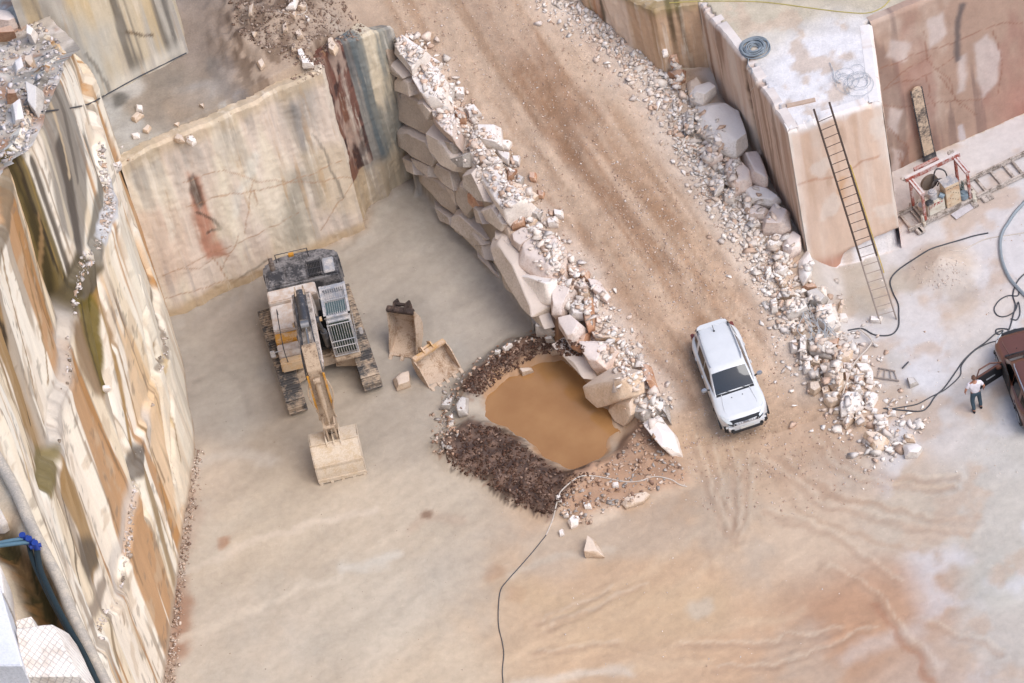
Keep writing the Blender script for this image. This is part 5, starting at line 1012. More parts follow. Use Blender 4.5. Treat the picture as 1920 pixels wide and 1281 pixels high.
MB().box(-.42, 1.42, -1.62, -1.0, 1.3, 2.36, .02, .0, bev=.04).build('hood_front_cover', MX['white'], ex)
sb_ = MB().box(.52, 1.42, -1.0, .28, 1.3, 2.20, .02, 0, bev=.04).build('side_tank', MX['white'], ex)
MB().box(.52, 1.42, .28, .70, 1.3, 2.06, .02, 0, bev=.03).build('ochre_panel', MX['orange'], sb_)
MB().box(.52, 1.42, .70, 1.06, 1.3, 1.94, .02, .0, bev=.04).build('tool_box_lid', MX['white'], sb_)
MB().box(.54, 1.42, 1.06, 1.42, 1.12, 1.62, .02, .03, bev=.05).build('front_step', MX['sand'], sb_)
b = MB(); b.tube(catmull([(1.12, 1.35, 1.6), (1.14, 1.3, 2.3), (1.14, .4, 2.5), (1.14, -.5, 2.48), (1.14, -.5, 2.2)], 4), .018, 6); b.build('side_handrail', MX['cyl'], ex)
b = MB(); b.tube([(1.3, 1.0, 1.9), (1.55, 1.15, 2.05)], .018, 6); b.box(1.5, 1.68, 1.12, 1.17, 1.8, 2.15, bev=.02); b.build('side_mirror', MX['grey'], ex)
b = MB(); b.box(-.5, .5, -.95, .9, 1.33, 1.45); b.box(-.48, -.43, -.9, 1.1, 1.4, 2.1); b.box(.43, .48, -.9, 1.1, 1.4, 2.1); b.build('boom_well', MX['dark'], ex)
b = MB()
for i in range(9): b.cyl((-.3 + .07 * i, -.85, 1.5 + .03 * (i % 3)), (-.25 + .065 * i, .1, 1.9 + .05 * (i % 2)), .028, 6)
b.build('hydraulic_hoses', MX['cyl'], ex)
# cab
cabx0, cabx1 = -1.54, -.56
cab = MB().prism([(-.5, 1.32), (1.30, 1.28), (1.42, 1.75), (1.12, 3.0), (1.0, 3.08), (-.42, 3.08), (-.5, 3.0)], cabx0 + .04, cabx1 - .04, 'x', .05).build('cab', MX['grey'], ex)
def plate(b, prof, x0, x1): b.prism(prof, x0, x1)
MB().prism([(1.335, 1.42), (1.445, 1.80), (1.175, 2.92), (1.155, 2.92), (1.42, 1.8), (1.31, 1.42)], cabx0 + .12, cabx1 - .12).build('windscreen', flat_mat('dark_green_glass', (44, 58, 50), .1), cab)
b = MB(); b.prism([(-.3, 1.9), (1.2, 1.9), (1.0, 2.85), (-.3, 2.85)], cabx1 - .045, cabx1 - .03); b.prism([(-.3, 1.9), (1.2, 1.9), (1.0, 2.85), (-.3, 2.85)], cabx0 + .03, cabx0 + .045); b.build('side_window', flat_mat('dark_glass', (40, 48, 48), .1), cab)
MB().box(cabx0 + .13, cabx1 - .13, .30, .88, 3.07, 3.10).build('roof_window', MX['glass'], cab)
b = MB(); b.box(cabx0, cabx1, -.5, -.28, 3.10, 3.16, bev=.01); b.box(cabx0, cabx1, 1.0, 1.1, 3.10, 3.17, bev=.01); b.box(cabx0, cabx0 + .09, -.5, 1.1, 3.10, 3.17, bev=.01); b.box(cabx1 - .09, cabx1, -.5, 1.1, 3.10, 3.17, bev=.01); b.box(cabx0, cabx1, .22, .27, 3.10, 3.16)
for i in range(9): b.box(cabx0 + .12 + i * .08, cabx0 + .15 + i * .08, -.3, -.14, 3.12, 3.18); b.box(cabx0 + .12 + i * .08, cabx0 + .15 + i * .08, .92, 1.02, 3.12, 3.19); b.box(cabx0 + .12 + i * .08, cabx0 + .145 + i * .08, .12, .25, 3.12, 3.18)
for i in range(9): b.box(cabx0 + .125 + i * .08, cabx0 + .137 + i * .08, -.3, 1.0, 3.13, 3.145)
b.build('roof_guard', MX['grey'], cab)
b = MB()
for i in range(9):
    x = cabx0 + .1 + i * .09; b.tube([(x, 1.44, 1.42), (x, 1.53, 1.8), (x, 1.26, 2.95)], .012, 5)
for (y, z) in ((1.44, 1.42), (1.50, 1.95), (1.44, 2.2), (1.27, 2.92)): b.cyl((cabx0 + .05, y, z), (cabx1 - .05, y, z), .02, 6)
b.cyl((cabx0 + .05, 1.44, 1.42), (cabx0 + .05, 1.27, 2.95), .022, 6); b.cyl((cabx1 - .05, 1.44, 1.42), (cabx1 - .05, 1.27, 2.95), .022, 6); b.build('front_guard', MX['grey'], cab)
b = MB(); b.tube([(cabx0, 1.2, 2.3), (cabx0 - .2, 1.3, 2.35)], .015, 6); b.box(cabx0 - .28, cabx0 - .14, 1.28, 1.33, 2.15, 2.5, bev=.02); b.build('cab_mirror', MX['grey'], cab)
MB().box(cabx0 + .02, cabx1 - .02, 1.2, 1.5, 1.15, 1.33, bev=.03).build('cab_step', MX['mudm'], cab)
# boom and stick
def beam(name, line, wid, mat, parent, th):
    top = [(y + n[0] * t, z + n[1] * t) for (y, z), n, t in zip(line, [(0, 0)] * 0 or _nrm(line), th)]; bot = [(y - n[0] * t, z - n[1] * t) for (y, z), n, t in zip(line, _nrm(line), th)]
    return MB().prism(top + bot[::-1], -wid, wid, 'x', .02).build(name, mat, parent)
def _nrm(line):
    r = []
    for i in range(len(line)):
        a = line[max(i - 1, 0)]; c = line[min(i + 1, len(line) - 1)]; d = Vector((c[0] - a[0], c[1] - a[1])).normalized(); r.append((-d.y, d.x))
    return r
bm_ = beam('boom', [(.1, 1.75), (.45, 2.7), (.85, 3.7), (1.35, 4.45), (2.1, 4.72), (3.3, 4.62), (4.45, 4.3)], .34, MX['boomm'], ex, [.16, .28, .36, .40, .34, .26, .15])
b = MB(); b.box(-.26, -.215, 1.4, 4.3, 4.6, 4.62); 
for sx in (-1, 1):
    b.prism([(1.35, 4.95), (1.35, 4.75), (4.3, 4.35), (4.4, 4.52)], sx * .34 - .03, sx * .34 + .03)
b.build('boom_side_plates', MX['white'], bm_)
MB().cyl((0, 1.35, 5.05), (0, 3.0, 5.12), .19, 18).build('stick_cylinder', MX['cyl'], bm_)
b = MB(); b.cyl((0, 3.0, 5.12), (0, 4.15, 5.15), .06, 12); b.cyl((-.12, 4.15, 5.15), (.12, 4.15, 5.15), .1, 14); b.cyl((-.15, 3.0, 5.12), (.15, 3.0, 5.12), .21, 16); b.build('stick_cylinder_rod', MX['rod'], bm_)
b = MB(); b.box(-.17, -.12, 1.15, 1.6, 4.7, 5.2); b.box(.12, .17, 1.15, 1.6, 4.7, 5.2); b.cyl((-.2, 1.35, 5.05), (.2, 1.35, 5.05), .09, 12); b.build('cylinder_bracket', MX['mudm'], bm_)
for sx in (-1, 1):
    b = MB(); b.cyl((sx * .44, .95, 1.6), (sx * .44, 1.45, 2.9), .12, 14); b.cyl((sx * .44, 1.45, 2.9), (sx * .38, 1.8, 3.9), .065, 10); b.cyl((sx * .3, 1.8, 3.95), (sx * .46, 1.8, 3.95), .13, 14); b.build('boom_cylinder', MX['cyl'], ex)
    MB().cyl((sx * .3, 1.8, 3.95), (sx * .54, 1.8, 3.95), .09, 12).build('cylinder_pin', MX['sand'], ex)
b = MB()
for sx in (-.16, .16, .2): b.tube(catmull([(sx, 1.2, 4.9), (sx * 1.2, 2.2, 5.15), (sx * 1.3, 3.4, 4.98), (sx * 1.6, 4.3, 4.9), (sx * 1.7, 4.75, 4.2)], 4), .03, 6)
b.build('boom_hoses', MX['cyl'], bm_)
stick = beam('stick', [(4.08, 5.25), (4.42, 4.5), (4.55, 3.4), (4.70, 2.2), (4.82, 1.35)], .26, MX['mudm'], ex, [.10, .34, .28, .20, .14])
b = MB()
for sx in (-1, 1): b.prism([(4.85, 4.4), (4.92, 3.4), (4.95, 2.6), (4.86, 2.6), (4.80, 3.4), (4.76, 4.4)], sx * .29 - .035, sx * .29 + .035)
b.build('stick_side_rails', MX['orange'], stick)
b = MB(); b.cyl((0, 4.95, 4.25), (0, 5.08, 2.9), .095, 14); b.cyl((0, 5.08, 2.9), (0, 5.2, 2.05), .05, 10); b.cyl((-.12, 4.95, 4.25), (.12, 4.95, 4.25), .11, 12); b.build('bucket_cylinder', MX['mudm'], stick)
b = MB()
for sx in (-1, 1):
    b.prism([(4.72, 2.2), (4.8, 2.08), (5.3, 1.95), (5.32, 2.1)], sx * .2 - .03, sx * .2 + .03); b.prism([(5.15, 2.1), (5.32, 2.05), (5.32, 1.4), (5.18, 1.4)], sx * .16 - .03, sx * .16 + .03)
    b.tube(catmull([(sx * .24, 4.6, 4.1), (sx * .44, 4.9, 3.5), (sx * .28, 5.0, 2.7), (sx * .3, 4.9, 2.1)], 4), .026, 6)
b.cyl((-.24, 5.24, 2.03), (.24, 5.24, 2.03), .08, 12); b.cyl((-.24, 4.78, 1.33), (.24, 4.78, 1.33), .09, 12); b.build('bucket_linkage', MX['mudm'], stick)
bk = MB(); cur = [(4.62, 1.18), (5.0, 1.30), (5.38, 1.30), (5.72, 1.12), (5.94, .82), (6.04, .48), (6.03, .12)]
bk.sweep_plate(cur[::-1], -.87, .87, .05)
for x in (-.89, .85): bk.prism(cur + [(5.5, .25), (4.75, .85)], x, x + .04)
bk.box(-.9, .9, 5.93, 6.07, .02, .22, bev=.02)
bucket = bk.build('bucket', MX['buck'], ex)
b = MB()
for x in (-.28, -.02, .24): b.prism([(4.62, 1.15), (4.7, 1.5), (5.2, 1.55), (5.5, 1.28), (5.4, 1.2)], x, x + .05)
b.build('bucket_ears', MX['buck'], bucket)
b = MB(); b.box(-.88, .88, 5.33, 5.38, 1.28, 1.36); b.box(-.88, .88, 5.9, 5.99, .72, .84, bev=.01); b.build('wear_plates', MX['buck'], bucket)
for i in range(5):
    x = -.80 + i * .40; MB().box(x - .07, x + .07, 5.96, 6.10, -.10, .10, .02, .02, bev=.01).build('tooth', MX['buck'], bucket)

# ------------------------------------------------------------------ two spare buckets on the pit floor
def spare_bucket(pos, rz, wid, label, mats_, nt_, tilt=0.0, scale=1.0, deep=1.15):
    root = empty('excavator_bucket', pos, rz); root.scale = (scale,) * 3; tag(root, label, 'bucket', 'spare excavator buckets')
    M = Matrix.Rotation(tilt, 4, 'X')
    cur = [(.0, .04), (-.45, .0), (-.80, .12), (-1.02, .42), (-1.05, .78), (-.92, deep)]           # floor lip at y=0, curving up behind to the mouth top
    b = MB(M); b.sweep_plate(cur[::-1], -wid, wid, -.045)
    for x in (-wid - .02, wid - .02): b.prism(cur + [(-.55, .72), (-.1, .22)], x, x + .04)
    body = b.build('bucket_shell', mats_[0], root)
    b = MB(M); b.box(-wid, wid, -1.02, -.82, deep - .08, deep + .06, bev=.02)
    b.build('mouth_bar', mats_[1], root)
    for x in (-.22, .18):
        b = MB(M); b.prism([(-.95, deep - .25), (-.85, deep + .1), (-1.08, deep + .22), (-1.32, deep - .02), (-1.28, deep - .4), (-1.08, deep - .5)], x, x + .05); b.build('ear', mats_[1], root)
    b = MB(M); b.cyl((-.26, -1.12, deep), (.26, -1.12, deep), .06, 12); b.build('pin', mats_[1], root)
    MB(M).box(-wid, wid, -.1, .05, .0, .07, bev=.01).build('cutting_edge', mats_[0], root)
    for i in range(nt_):
        x = -wid + .06 + i * (2 * wid - .12) / (nt_ - 1); MB(M).prism([(-.05, -.02), (-.05, .11), (.1, .11), (.30, .02), (.28, -.03)], x - .06, x + .06, 'x', .01).build('tooth', mats_[0], root)
    return root
wm_ = paint_mat('worn_bucket_steel', (150, 120, 92), (200, 178, 156), .55, .8)
spare_bucket(P(836, 712, .0), radians(205), .70, 'wide muddy excavator bucket lying open with five teeth, nearer the dark soil', (wm_, paint_mat('yellow_worn_steel', (196, 152, 92), (204, 176, 150), .5, .7)), 5, tilt=radians(-6), deep=.85)
spare_bucket(P(757, 668, .0), radians(152), .46, 'narrow tall excavator bucket standing upright with three teeth and dark hinge', (wm_, paint_mat('dark_hinge_steel', (58, 44, 38), (110, 88, 74), .3, .8)), 3, tilt=radians(-14), deep=1.45, scale=1.15)

# ------------------------------------------------------------------ cars
def car(name, pos, up, head, col, label, dirt, open_door=False, scale=1.0):
    """head: world heading; local +Y forward, +X right of the driver"""
    up = Vector(up).normalized(); f = Vector(head); f = (f - up * f.dot(up)).normalized(); r = f.cross(up)
    root = bpy.data.objects.new(name, None); COL.objects.link(root); root.matrix_world = Matrix.Translation(pos) @ Matrix((r, f, up)).transposed().to_4x4(); root.scale = (scale,) * 3
    tag(root, label, 'car', 'cars parked in the quarry')
    pm = bpy.data.materials.new(name + '_paint'); nt, N, L, b_ = nodes(pm)
    n1 = noise_tex(nt, 1.2, 6, .7); ge = N.new('ShaderNodeTexCoord'); sx = N.new('ShaderNodeSeparateXYZ'); L.new(ge.outputs['Object'], sx.inputs[0])
    lowd = mathn(nt, 'ADD', mathn(nt, 'MULTIPLY', sx.outputs['Z'], -1.0), mathn(nt, 'MULTIPLY', n1, .8))
    fd = ramp(nt, lowd, [(.0, g3(0)), (.35, g3(.75))])
    dfl = mixc(nt, 'MULTIPLY', 1.0, tuple(lin(col) * .9), ramp(nt, noise_tex(nt, 2.5, 6, .7), [(.35, g3(.93)), (.7, g3(1.0))]))
    L.new(mixc(nt, 'MIX', fd, dfl, tuple(lin(dirt) * .9)), b_.inputs['Base Color'])
    b_.inputs['Roughness'].default_value = .38; b_.inputs['Coat Weight'].default_value = .8; b_.inputs['Coat Roughness'].default_value = .12
    glass = flat_mat(name + '_glass', (16, 26, 34), .04, 0, .8); sglass = flat_mat(name + '_side_glass', (10, 12, 14), .12, 0, .25); trim = flat_mat(name + '_trim', (40, 40, 42), .6); silver = flat_mat(name + '_silver', (178, 182, 188), .3, .7); tyre = flat_mat(name + '_tyre', (46, 42, 40), .9); lamp = flat_mat(name + '_lamp', (206, 212, 214), .1)
    Lh = 2.17; FW, RW = 1.36, -1.31
    def wid(y):
        t = abs(y) / Lh; w = .90 - .02 * t
        e_ = max(0, (abs(y) - 1.55) / .62); w *= (1 - (.50 if y > 0 else .46) * e_ ** 2.3)
        for yw in (FW, RW): w += .022 * math.exp(-((y - yw) / .42) ** 2)
        return w
    def ztop(y):                                        # bonnet, belt, tail
        if y > .75: t = (y - .75) / (Lh - .75); return 1.06 - .10 * t - .17 * max(0, t - .80) / .2
        if y < -1.9: return 1.10 - .22 * ((-1.9 - y) / .27)
        return 1.06 + .04 * min(1, (.75 - y) / 2.4)
    def zbot(y):
        z = .26 + .10 * max(0, (abs(y) - 1.9) / .27)
        for yw in (FW, RW):
            d = abs(y - yw)
            if d < .40: z = max(z, .34 + math.sqrt(max(0, .40 ** 2 - d * d)) * .98)
        return z
    ys = np.unique(np.concatenate([np.linspace(-Lh, Lh, 90), [FW - .4, FW + .4, RW - .4, RW + .4]])); rings = []
    for y in ys:
        w = wid(y); zt = ztop(y); zb = zbot(y); half = []
        zs = [zb, zb + (zt - zb) * .25, zb + (zt - zb) * .5, zb + (zt - zb) * .72]; k = [.97, 1.0, 1.0, .985]
        half = [(w * a, z) for a, z in zip(k, zs)] + [(w * .955, zt - .055), (w * .90, zt - .012), (w * .80, zt + .005), (w * .62, zt + .022 + .012 * (y > .8)), (w * .35, zt + .03), (0, zt + .034)]
        rings.append([(x, y, z) for x, z in half] + [(-x, y, z) for x, z in half[:-1][::-1]])
    V = [v for rr in rings for v in rr]; n = len(rings[0]); Fs = []
    for i in range(len(rings) - 1):
        for j in range(n - 1): Fs.append((i * n + j, i * n + j + 1, (i + 1) * n + j + 1, (i + 1) * n + j))
    Fs.append(tuple(range(n))[::-1]); Fs.append(tuple((len(rings) - 1) * n + j for j in range(n)))
    b = MB(); b._add([Vector(v) for v in V], Fs)
    bmesh.ops.recalc_face_normals(b.bm, faces=b.bm.faces[:]); body = b.build('body', pm, root, 40)
    b = MB(); b.box(-.80, .80, -2.0, 2.0, .22, .62, bev=.05); b.build('underbody', trim, root)
    # greenhouse: stations (y, half width bottom, half width top, z top)
    st = [(.92, .74, .74, 1.06), (.60, .765, .70, 1.30), (.22, .79, .655, 1.545), (.05, .80, .64, 1.60), (-.6, .80, .635, 1.645), (-1.3, .79, .62, 1.63), (-1.72, .75, .58, 1.585), (-1.86, .72, .56, 1.50), (-2.02, .66, .58, 1.12)]
    def gh(y):
        return [float(np.interp(-y, [-s[0] for s in st], [s[i] for s in st])) for i in (1, 2, 3)]
    rings = []; gy_ = np.linspace(.92, -2.02, 44)
    for y in gy_:
        wb, wt, zt = gh(y); zb = 1.04
        h = [(wb, zb), (wb - (wb - wt) * .5, zb + (zt - zb) * .5), (wb - (wb - wt) * .9, zb + (zt - zb) * .9), (wt * .93, zt - .012 * 1), (wt * .7, zt + .006), (wt * .35, zt + .014), (0, zt + .016)]
        rings.append([(x, y, z) for x, z in h] + [(-x, y, z) for x, z in h[:-1][::-1]])
    V = [Vector(v) for rr in rings for v in rr]; n = len(rings[0]); Fs = [(i * n + j, i * n + j + 1, (i + 1) * n + j + 1, (i + 1) * n + j) for i in range(len(rings) - 1) for j in range(n - 1)]
    b = MB(); b._add(V, Fs); roof = b.build('roof', pm, root, 60)
    def skin(y, side, t, off=.008):                    # point on side of the cabin, t 0 bottom .. 1 top
        wb, wt, zt = gh(y); return Vector((side * (wb - (wb - wt) * t * .98 + off), y, 1.04 + (zt - 1.04) * t))
    def side_win(y0, y1, t0, t1, side, tf0=None, tf1=None, name='side_window'):
        b = MB(); k = 8; A = []; B = []
        for i in range(k + 1):
            u = i / k; y = y0 + (y1 - y0) * u; a0 = t0; a1 = t1 if tf0 is None else tf0 + (tf1 - tf0) * u
            A.append(skin(y, side, a0)); B.append(skin(y, side, a1))
        b._add(A + B, [(i, i + 1, k + 2 + i, k + 1 + i) for i in range(k)]); b.build(name, sglass, root)
    for s in (-1, 1):
        side_win(.66, .18, .08, .1, s, .15, .84); side_win(.18, -.36, .08, .86, s, .84, .88); side_win(-.42, -1.12, .08, .88, s, .88, .86); side_win(-1.34, -1.68, .18, .8, s, .80, .62, 'quarter_window')
    def across(y0, y1, w0, w1, k=6, off=.01, name='windscreen', mat=glass, zoff=0):
        b = MB(); rows = []
        for i in range(k + 1):
            u = i / k; y = y0 + (y1 - y0) * u; w = w0 + (w1 - w0) * u; wb, wt, zt = gh(y); row = []
            for j in range(9):
                x = -w + 2 * w * j / 8; q = abs(x) / max(wt, .01); z = zt + .016 - .028 * q * q + zoff
                row.append(Vector((x, y + off * (1 if y0 > 0 else -1), z + off)))
            rows.append(row)
        V = [v for r_ in rows for v in r_]; b._add(V, [(i * 9 + j, i * 9 + j + 1, (i + 1) * 9 + j + 1, (i + 1) * 9 + j) for i in range(k) for j in range(8)]); return b.build(name, mat, root)
    across(.86, .24, .70, .62); across(-1.88, -2.0, .58, .62, 3, .02, 'rear_window'); 
    # bonnet creases, roof rails, mirrors, lamps, grille
    for s in (-1, 1):
        b = MB(); b.tube([(s * .57, .02, 1.61), (s * .60, -.15, 1.665), (s * .595, -.9, 1.69), (s * .57, -1.55, 1.655), (s * .56, -1.66, 1.61)], .022, 8); b.build('roof_rail', silver, root)
        b = MB(); b.box(s * .57 - .035, s * .57 + .035, -1.68, -1.5, 1.59, 1.66, bev=.015); b.build('rail_foot', trim, root)
        b = MB(); b.box(*sorted((s * .93, s * 1.14)), .42, .58, 1.02, 1.17, .01, .03, bev=.035); b.build('mirror', silver if col[0] > 150 else pm, root)
        b = MB(); b.cyl((s * .84, .52, 1.04), (s * .98, .50, 1.06), .03, 8); b.build('mirror_arm', trim, root)
        b = MB(); P_ = [(s * .50, 2.135, .86), (s * .66, 2.04, .875), (s * .775, 1.84, .93), (s * .80, 1.66, .985), (s * .72, 1.78, .985), (s * .60, 1.98, .94), (s * .50, 2.08, .92)]
        b._add([Vector(p) + Vector((0, .018, .018)) for p in P_], [tuple(range(7))]); b._add([Vector(p) - Vector((0, .05, .05)) for p in P_], [tuple(range(7))]); b.bm.verts.ensure_lookup_table()
        for i in range(7): b.bm.faces.new((b.bm.verts[i], b.bm.verts[(i + 1) % 7], b.bm.verts[7 + (i + 1) % 7], b.bm.verts[7 + i]))
        b.build('headlight', lamp, root)
        b = MB(); b.box(*sorted((s * .66, s * .80)), -2.10, -1.90, .78, 1.04, bev=.03); b.build('tail_light', flat_mat(name + '_red', (120, 60, 52), .2), root)
        for yw, nm in ((FW, 'wheel'), (RW, 'wheel')):
            w_ = MB().cyl((s * .66, yw, .345), (s * .895, yw, .345), .345, 28).build('wheel', tyre, root)
            MB().cyl((s * .80, yw, .345), (s * .905, yw, .345), .22, 20).build('rim', silver, w_)
            b = MB(); b.prism([(yw + .45 * cos(pi * k / 10), .34 + .44 * sin(pi * k / 10)) for k in range(11)] + [(yw + .395 * cos(pi * k / 10), .34 + .39 * sin(pi * k / 10)) for k in range(10, -1, -1)], *sorted((s * .86, s * (wid(yw) + .012)))); b.build('wheel_arch_trim', trim, root)
        # door seams and handles
        b = MB()
        for y in (.70, -.39, -1.22): b.tube([(s * (wid(y) + .001), y, .42), (s * (wid(y) * .985 + .002), y - .02, .86), (s * (wid(y) * .955), y - .02, 1.0)], .006, 4)
        b.tube([(s * (wid(y) + .002), y, .40) for y in np.linspace(.70, -.9, 8)], .012, 4); b.build('door_seams', trim, root)
        for y in (-.28, -1.10): MB().box(*sorted((s * .885, s * .925)), y - .02, y + .13, .88, .92, bev=.012).build('door_handle', pm, root)
        b = MB(); b.tube([(s * .52, .92, 1.105), (s * .60, 1.5, 1.045), (s * .58, 1.95, .965)], .012, 5); b.build('bonnet_crease', pm, body)
    b = MB(); b._add([Vector(p) for p in [(-.50, 2.175, .80), (.50, 2.175, .80), (.66, 2.08, .86), (.50, 2.10, .935), (.0, 2.17, .93), (-.50, 2.10, .935), (-.66, 2.08, .86)]] + [Vector(p) for p in [(-.50, 2.0, .80), (.50, 2.0, .80), (.66, 1.95, .86), (.50, 2.0, .935), (0, 2.0, .93), (-.5, 2.0, .935), (-.66, 1.95, .86)]], [tuple(range(7)), tuple(range(13, 6, -1))] + [(i, (i + 1) % 7, 7 + (i + 1) % 7, 7 + i) for i in range(7)])
    gr = b.build('grille', trim, root)
    b = MB()
    for i in range(11): x = -.45 + i * .09; b.box(x - .02, x + .02, 2.165, 2.182, .835, .90)
    b.box(-.07, .07, 2.17, 2.195, .85, .93, .02, 0, bev=.008); b.build('grille_bars', silver, gr)
    b = MB(); b.box(-.60, .60, 2.05, 2.20, .34, .56, bev=.05); b.build('lower_bumper', trim, root)
    b = MB(); b.box(-.76, .76, 1.93, 2.185, .55, .79, .03, .04, bev=.11); b.build('front_bumper', pm, root); MB().box(-.78, .78, -2.2, -1.95, .50, .84, .02, .03, bev=.09).build('rear_bumper', pm, root)
    MB().box(-.26, .26, 2.19, 2.21, .56, .67).build('number_plate', flat_mat(name + '_plate', (206, 206, 200), .5), root)
    MB().box(-.26, .26, -2.225, -2.20, .70, .81).build('number_plate', flat_mat(name + '_plate2', (206, 206, 200), .5), root)
    MB().cyl((0, -1.45, 1.64), (0, -1.62, 1.80), .012, 6).build('aerial', trim, root)
    b = MB(); b.cyl((0, -1.45, 1.62), (0, -1.45, 1.66), .035, 10); b.build('aerial_base', trim, root)
    for s in (-.45, .15): b = MB(); b.tube([(s + .0, .92, 1.10), (s + .28, .84, 1.14), (s + .5, .72, 1.235)], .01, 5); b.build('wiper', trim, root)
    b = MB(); b.prism([(-.57, -1.72), (.57, -1.72), (.54, -1.84), (.40, -1.91), (-.40, -1.91), (-.54, -1.84)], 1.57, 1.61, 'z', .012); b.build('spoiler', pm, root)
    b = MB(); b.box(-.70, .70, .86, .96, 1.07, 1.095, bev=.01); b.build('cowl', trim, root)
    for s in (-.2, .2): MB().cyl((s, 1.15, 1.07), (s, 1.15, 1.09), .018, 8).build('washer_jet', trim, root)
    if open_door:
        s = -1; hz = Vector((s * .90, .72, 0)); Rd = Matrix.Rotation(radians(68), 4, 'Z') @ Matrix.Identity(4)
        Rd = Matrix.Translation(hz) @ Matrix.Rotation(radians(-68), 4, 'Z')
        d = MB(Rd); d.prism([(0, .38), (-1.08, .38), (-1.10, .95), (-1.08, 1.05), (0, 1.05)], -.05, .03, 'x', .02)
        dr = d.build('open_door', pm, root)
        d = MB(Rd); d.prism([(-.05, .42), (-1.03, .42), (-1.05, 1.02), (-.05, 1.02)], .03, .075, 'x', .01); d.build('door_lining', flat_mat('dark_door_lining', (28, 28, 32), .7), dr)
        d = MB(Rd); d.box(.075, .10, -.75, -.35, .70, .76, bev=.01); d.build('door_handle', silver, dr)
        d = MB(Rd)
        for a, c in (((-.0, 0, 1.05), (.09, -.52, 1.48)), ((.09, -.52, 1.48), (.11, -1.0, 1.52)), ((.11, -1.0, 1.52), (0, -1.08, 1.05))): d.cyl((a[0], a[1], a[2]), (c[0], c[1], c[2]), .028, 8)
        d.build('window_frame', pm, dr)
        b = MB(); b.prism([(.70, .42), (-.37, .42), (-.39, 1.0), (-.30, 1.5), (.15, 1.45), (.66, 1.06)], -.905, -.86, 'x'); 
        b.build('door_shade_panel', MX['dark'], root)  # dark panel on the closed body stands for the unlit interior
        b = MB(); b.tube(catmull([(-.75, .95, 1.0), (-1.0, .5, 1.0)], 2), .01, 4); b.build('door_strap', trim, root)
    return root
c0, nrm = hit(1368, 706)
hd = Vector((.07, -1, 0))
ground_at = lambda px, py: hit(px, py)[0]
car('white_car', P(1372, 728, c0.z - .05), (nrm * .35 + Vector((0, 0, .65))), hd, (214, 215, 216), 'white five-door off-road car with silver roof rails facing downhill on the dirt road', (196, 166, 142))
car('brown_car', P(1937, 731, .05), (0, 0, 1), Vector((-.02, 1, 0)), (100, 58, 40), 'brown car cut by the right edge of the photo with its front door open', (170, 130, 106), True)

# ------------------------------------------------------------------ person
def skinned(name, joints, edges, mat, parent, sub=2):
    me = bpy.data.meshes.new(name); me.from_pydata([j[0] for j in joints], edges, []); o = bpy.data.objects.new(name, me); COL.objects.link(o)
    md = o.modifiers.new('skin', 'SKIN'); md.use_smooth_shade = True
    for i, j in enumerate(joints):
        sv = me.skin_vertices[0].data[i]; r = j[1]; sv.radius = r if isinstance(r, tuple) else (r, r); sv.use_root = (i == 0)
    ms = o.modifiers.new('sub', 'SUBSURF'); ms.levels = sub; ms.render_levels = sub
    dg = bpy.context.evaluated_depsgraph_get(); m2 = bpy.data.meshes.new_from_object(o.evaluated_get(dg)); o.modifiers.clear(); o.data = m2; m2.name = name
    m2.materials.clear(); m2.materials.append(mat); m2.polygons.foreach_set('use_smooth', [True] * len(m2.polygons))
    if parent: o.parent = parent
    return o
pr = empty('person', P(1833, 767, .03), radians(2)); pr.location.z = down(pr.location.x, pr.location.y); tag(pr, 'man in white t-shirt and dark jeans walking beside the brown car, seen from behind', 'person')
skinm = flat_mat('skin', (178, 124, 98), .6); shirt = flat_mat('white_cotton', (226, 218, 222), .9); jeans = flat_mat('dark_teal_jeans', (54, 72, 84), .9); shoe = flat_mat('black_shoes', (26, 26, 34), .6); hair = flat_mat('brown_hair', (96, 68, 54), .9)
# person faces +Y (away from the camera)
J = [((0, 0, .98), (.12, .085)), ((0, .01, 1.15), (.13, .09)), ((0, .0, 1.32), (.19, .115)), ((0, -.01, 1.46), (.10, .085)), ((0, .01, 1.53), .055), ((0, .02, 1.60), (.065, .075)), ((0, .02, 1.70), (.078, .092)), ((0, .015, 1.76), (.06, .07)),
     ((.11, 0, .92), .075), ((.13, .07, .50), .065), ((.13, -.02, .10), .045), ((.14, .12, .05), .04),
     ((-.11, 0, .92), .075), ((-.16, -.04, .50), .065), ((-.15, -.16, .12), .045), ((-.17, -.02, .05), .04),
     ((.20, 0, 1.42), .06), ((.32, -.04, 1.18), .045), ((.33, .06, .96), .034), ((.32, .10, .90), .03),
     ((-.20, 0, 1.42), .06), ((-.34, -.02, 1.18), .045), ((-.36, .06, .97), .034), ((-.35, .10, .91), .03)]
E = [(0, 1), (1, 2), (2, 3), (3, 4), (4, 5), (5, 6), (6, 7), (0, 8), (8, 9), (9, 10), (10, 11), (0, 12), (12, 13), (13, 14), (14, 15), (2, 16), (16, 17), (17, 18), (18, 19), (2, 20), (20, 21), (21, 22), (22, 23)]
body = skinned('body', J, E, skinm, pr)
hd_ = MB(); bmesh.ops.create_uvsphere(hd_.bm, u_segments=20, v_segments=14, radius=1.0); bmesh.ops.scale(hd_.bm, vec=(.076, .095, .115), verts=hd_.bm.verts[:]); bmesh.ops.translate(hd_.bm, vec=(0, .02, 1.665), verts=hd_.bm.verts[:])
for s in (-1, 1): hd_.box(*sorted((s * .07, s * .088)), 0, .03, 1.63, 1.69, bev=.006); hd_.box(*sorted((s * .02, s * .045)), .10, .112, 1.675, 1.685)
hd_.prism([(.105, 1.68), (.14, 1.64), (.105, 1.635)], -.012, .012)
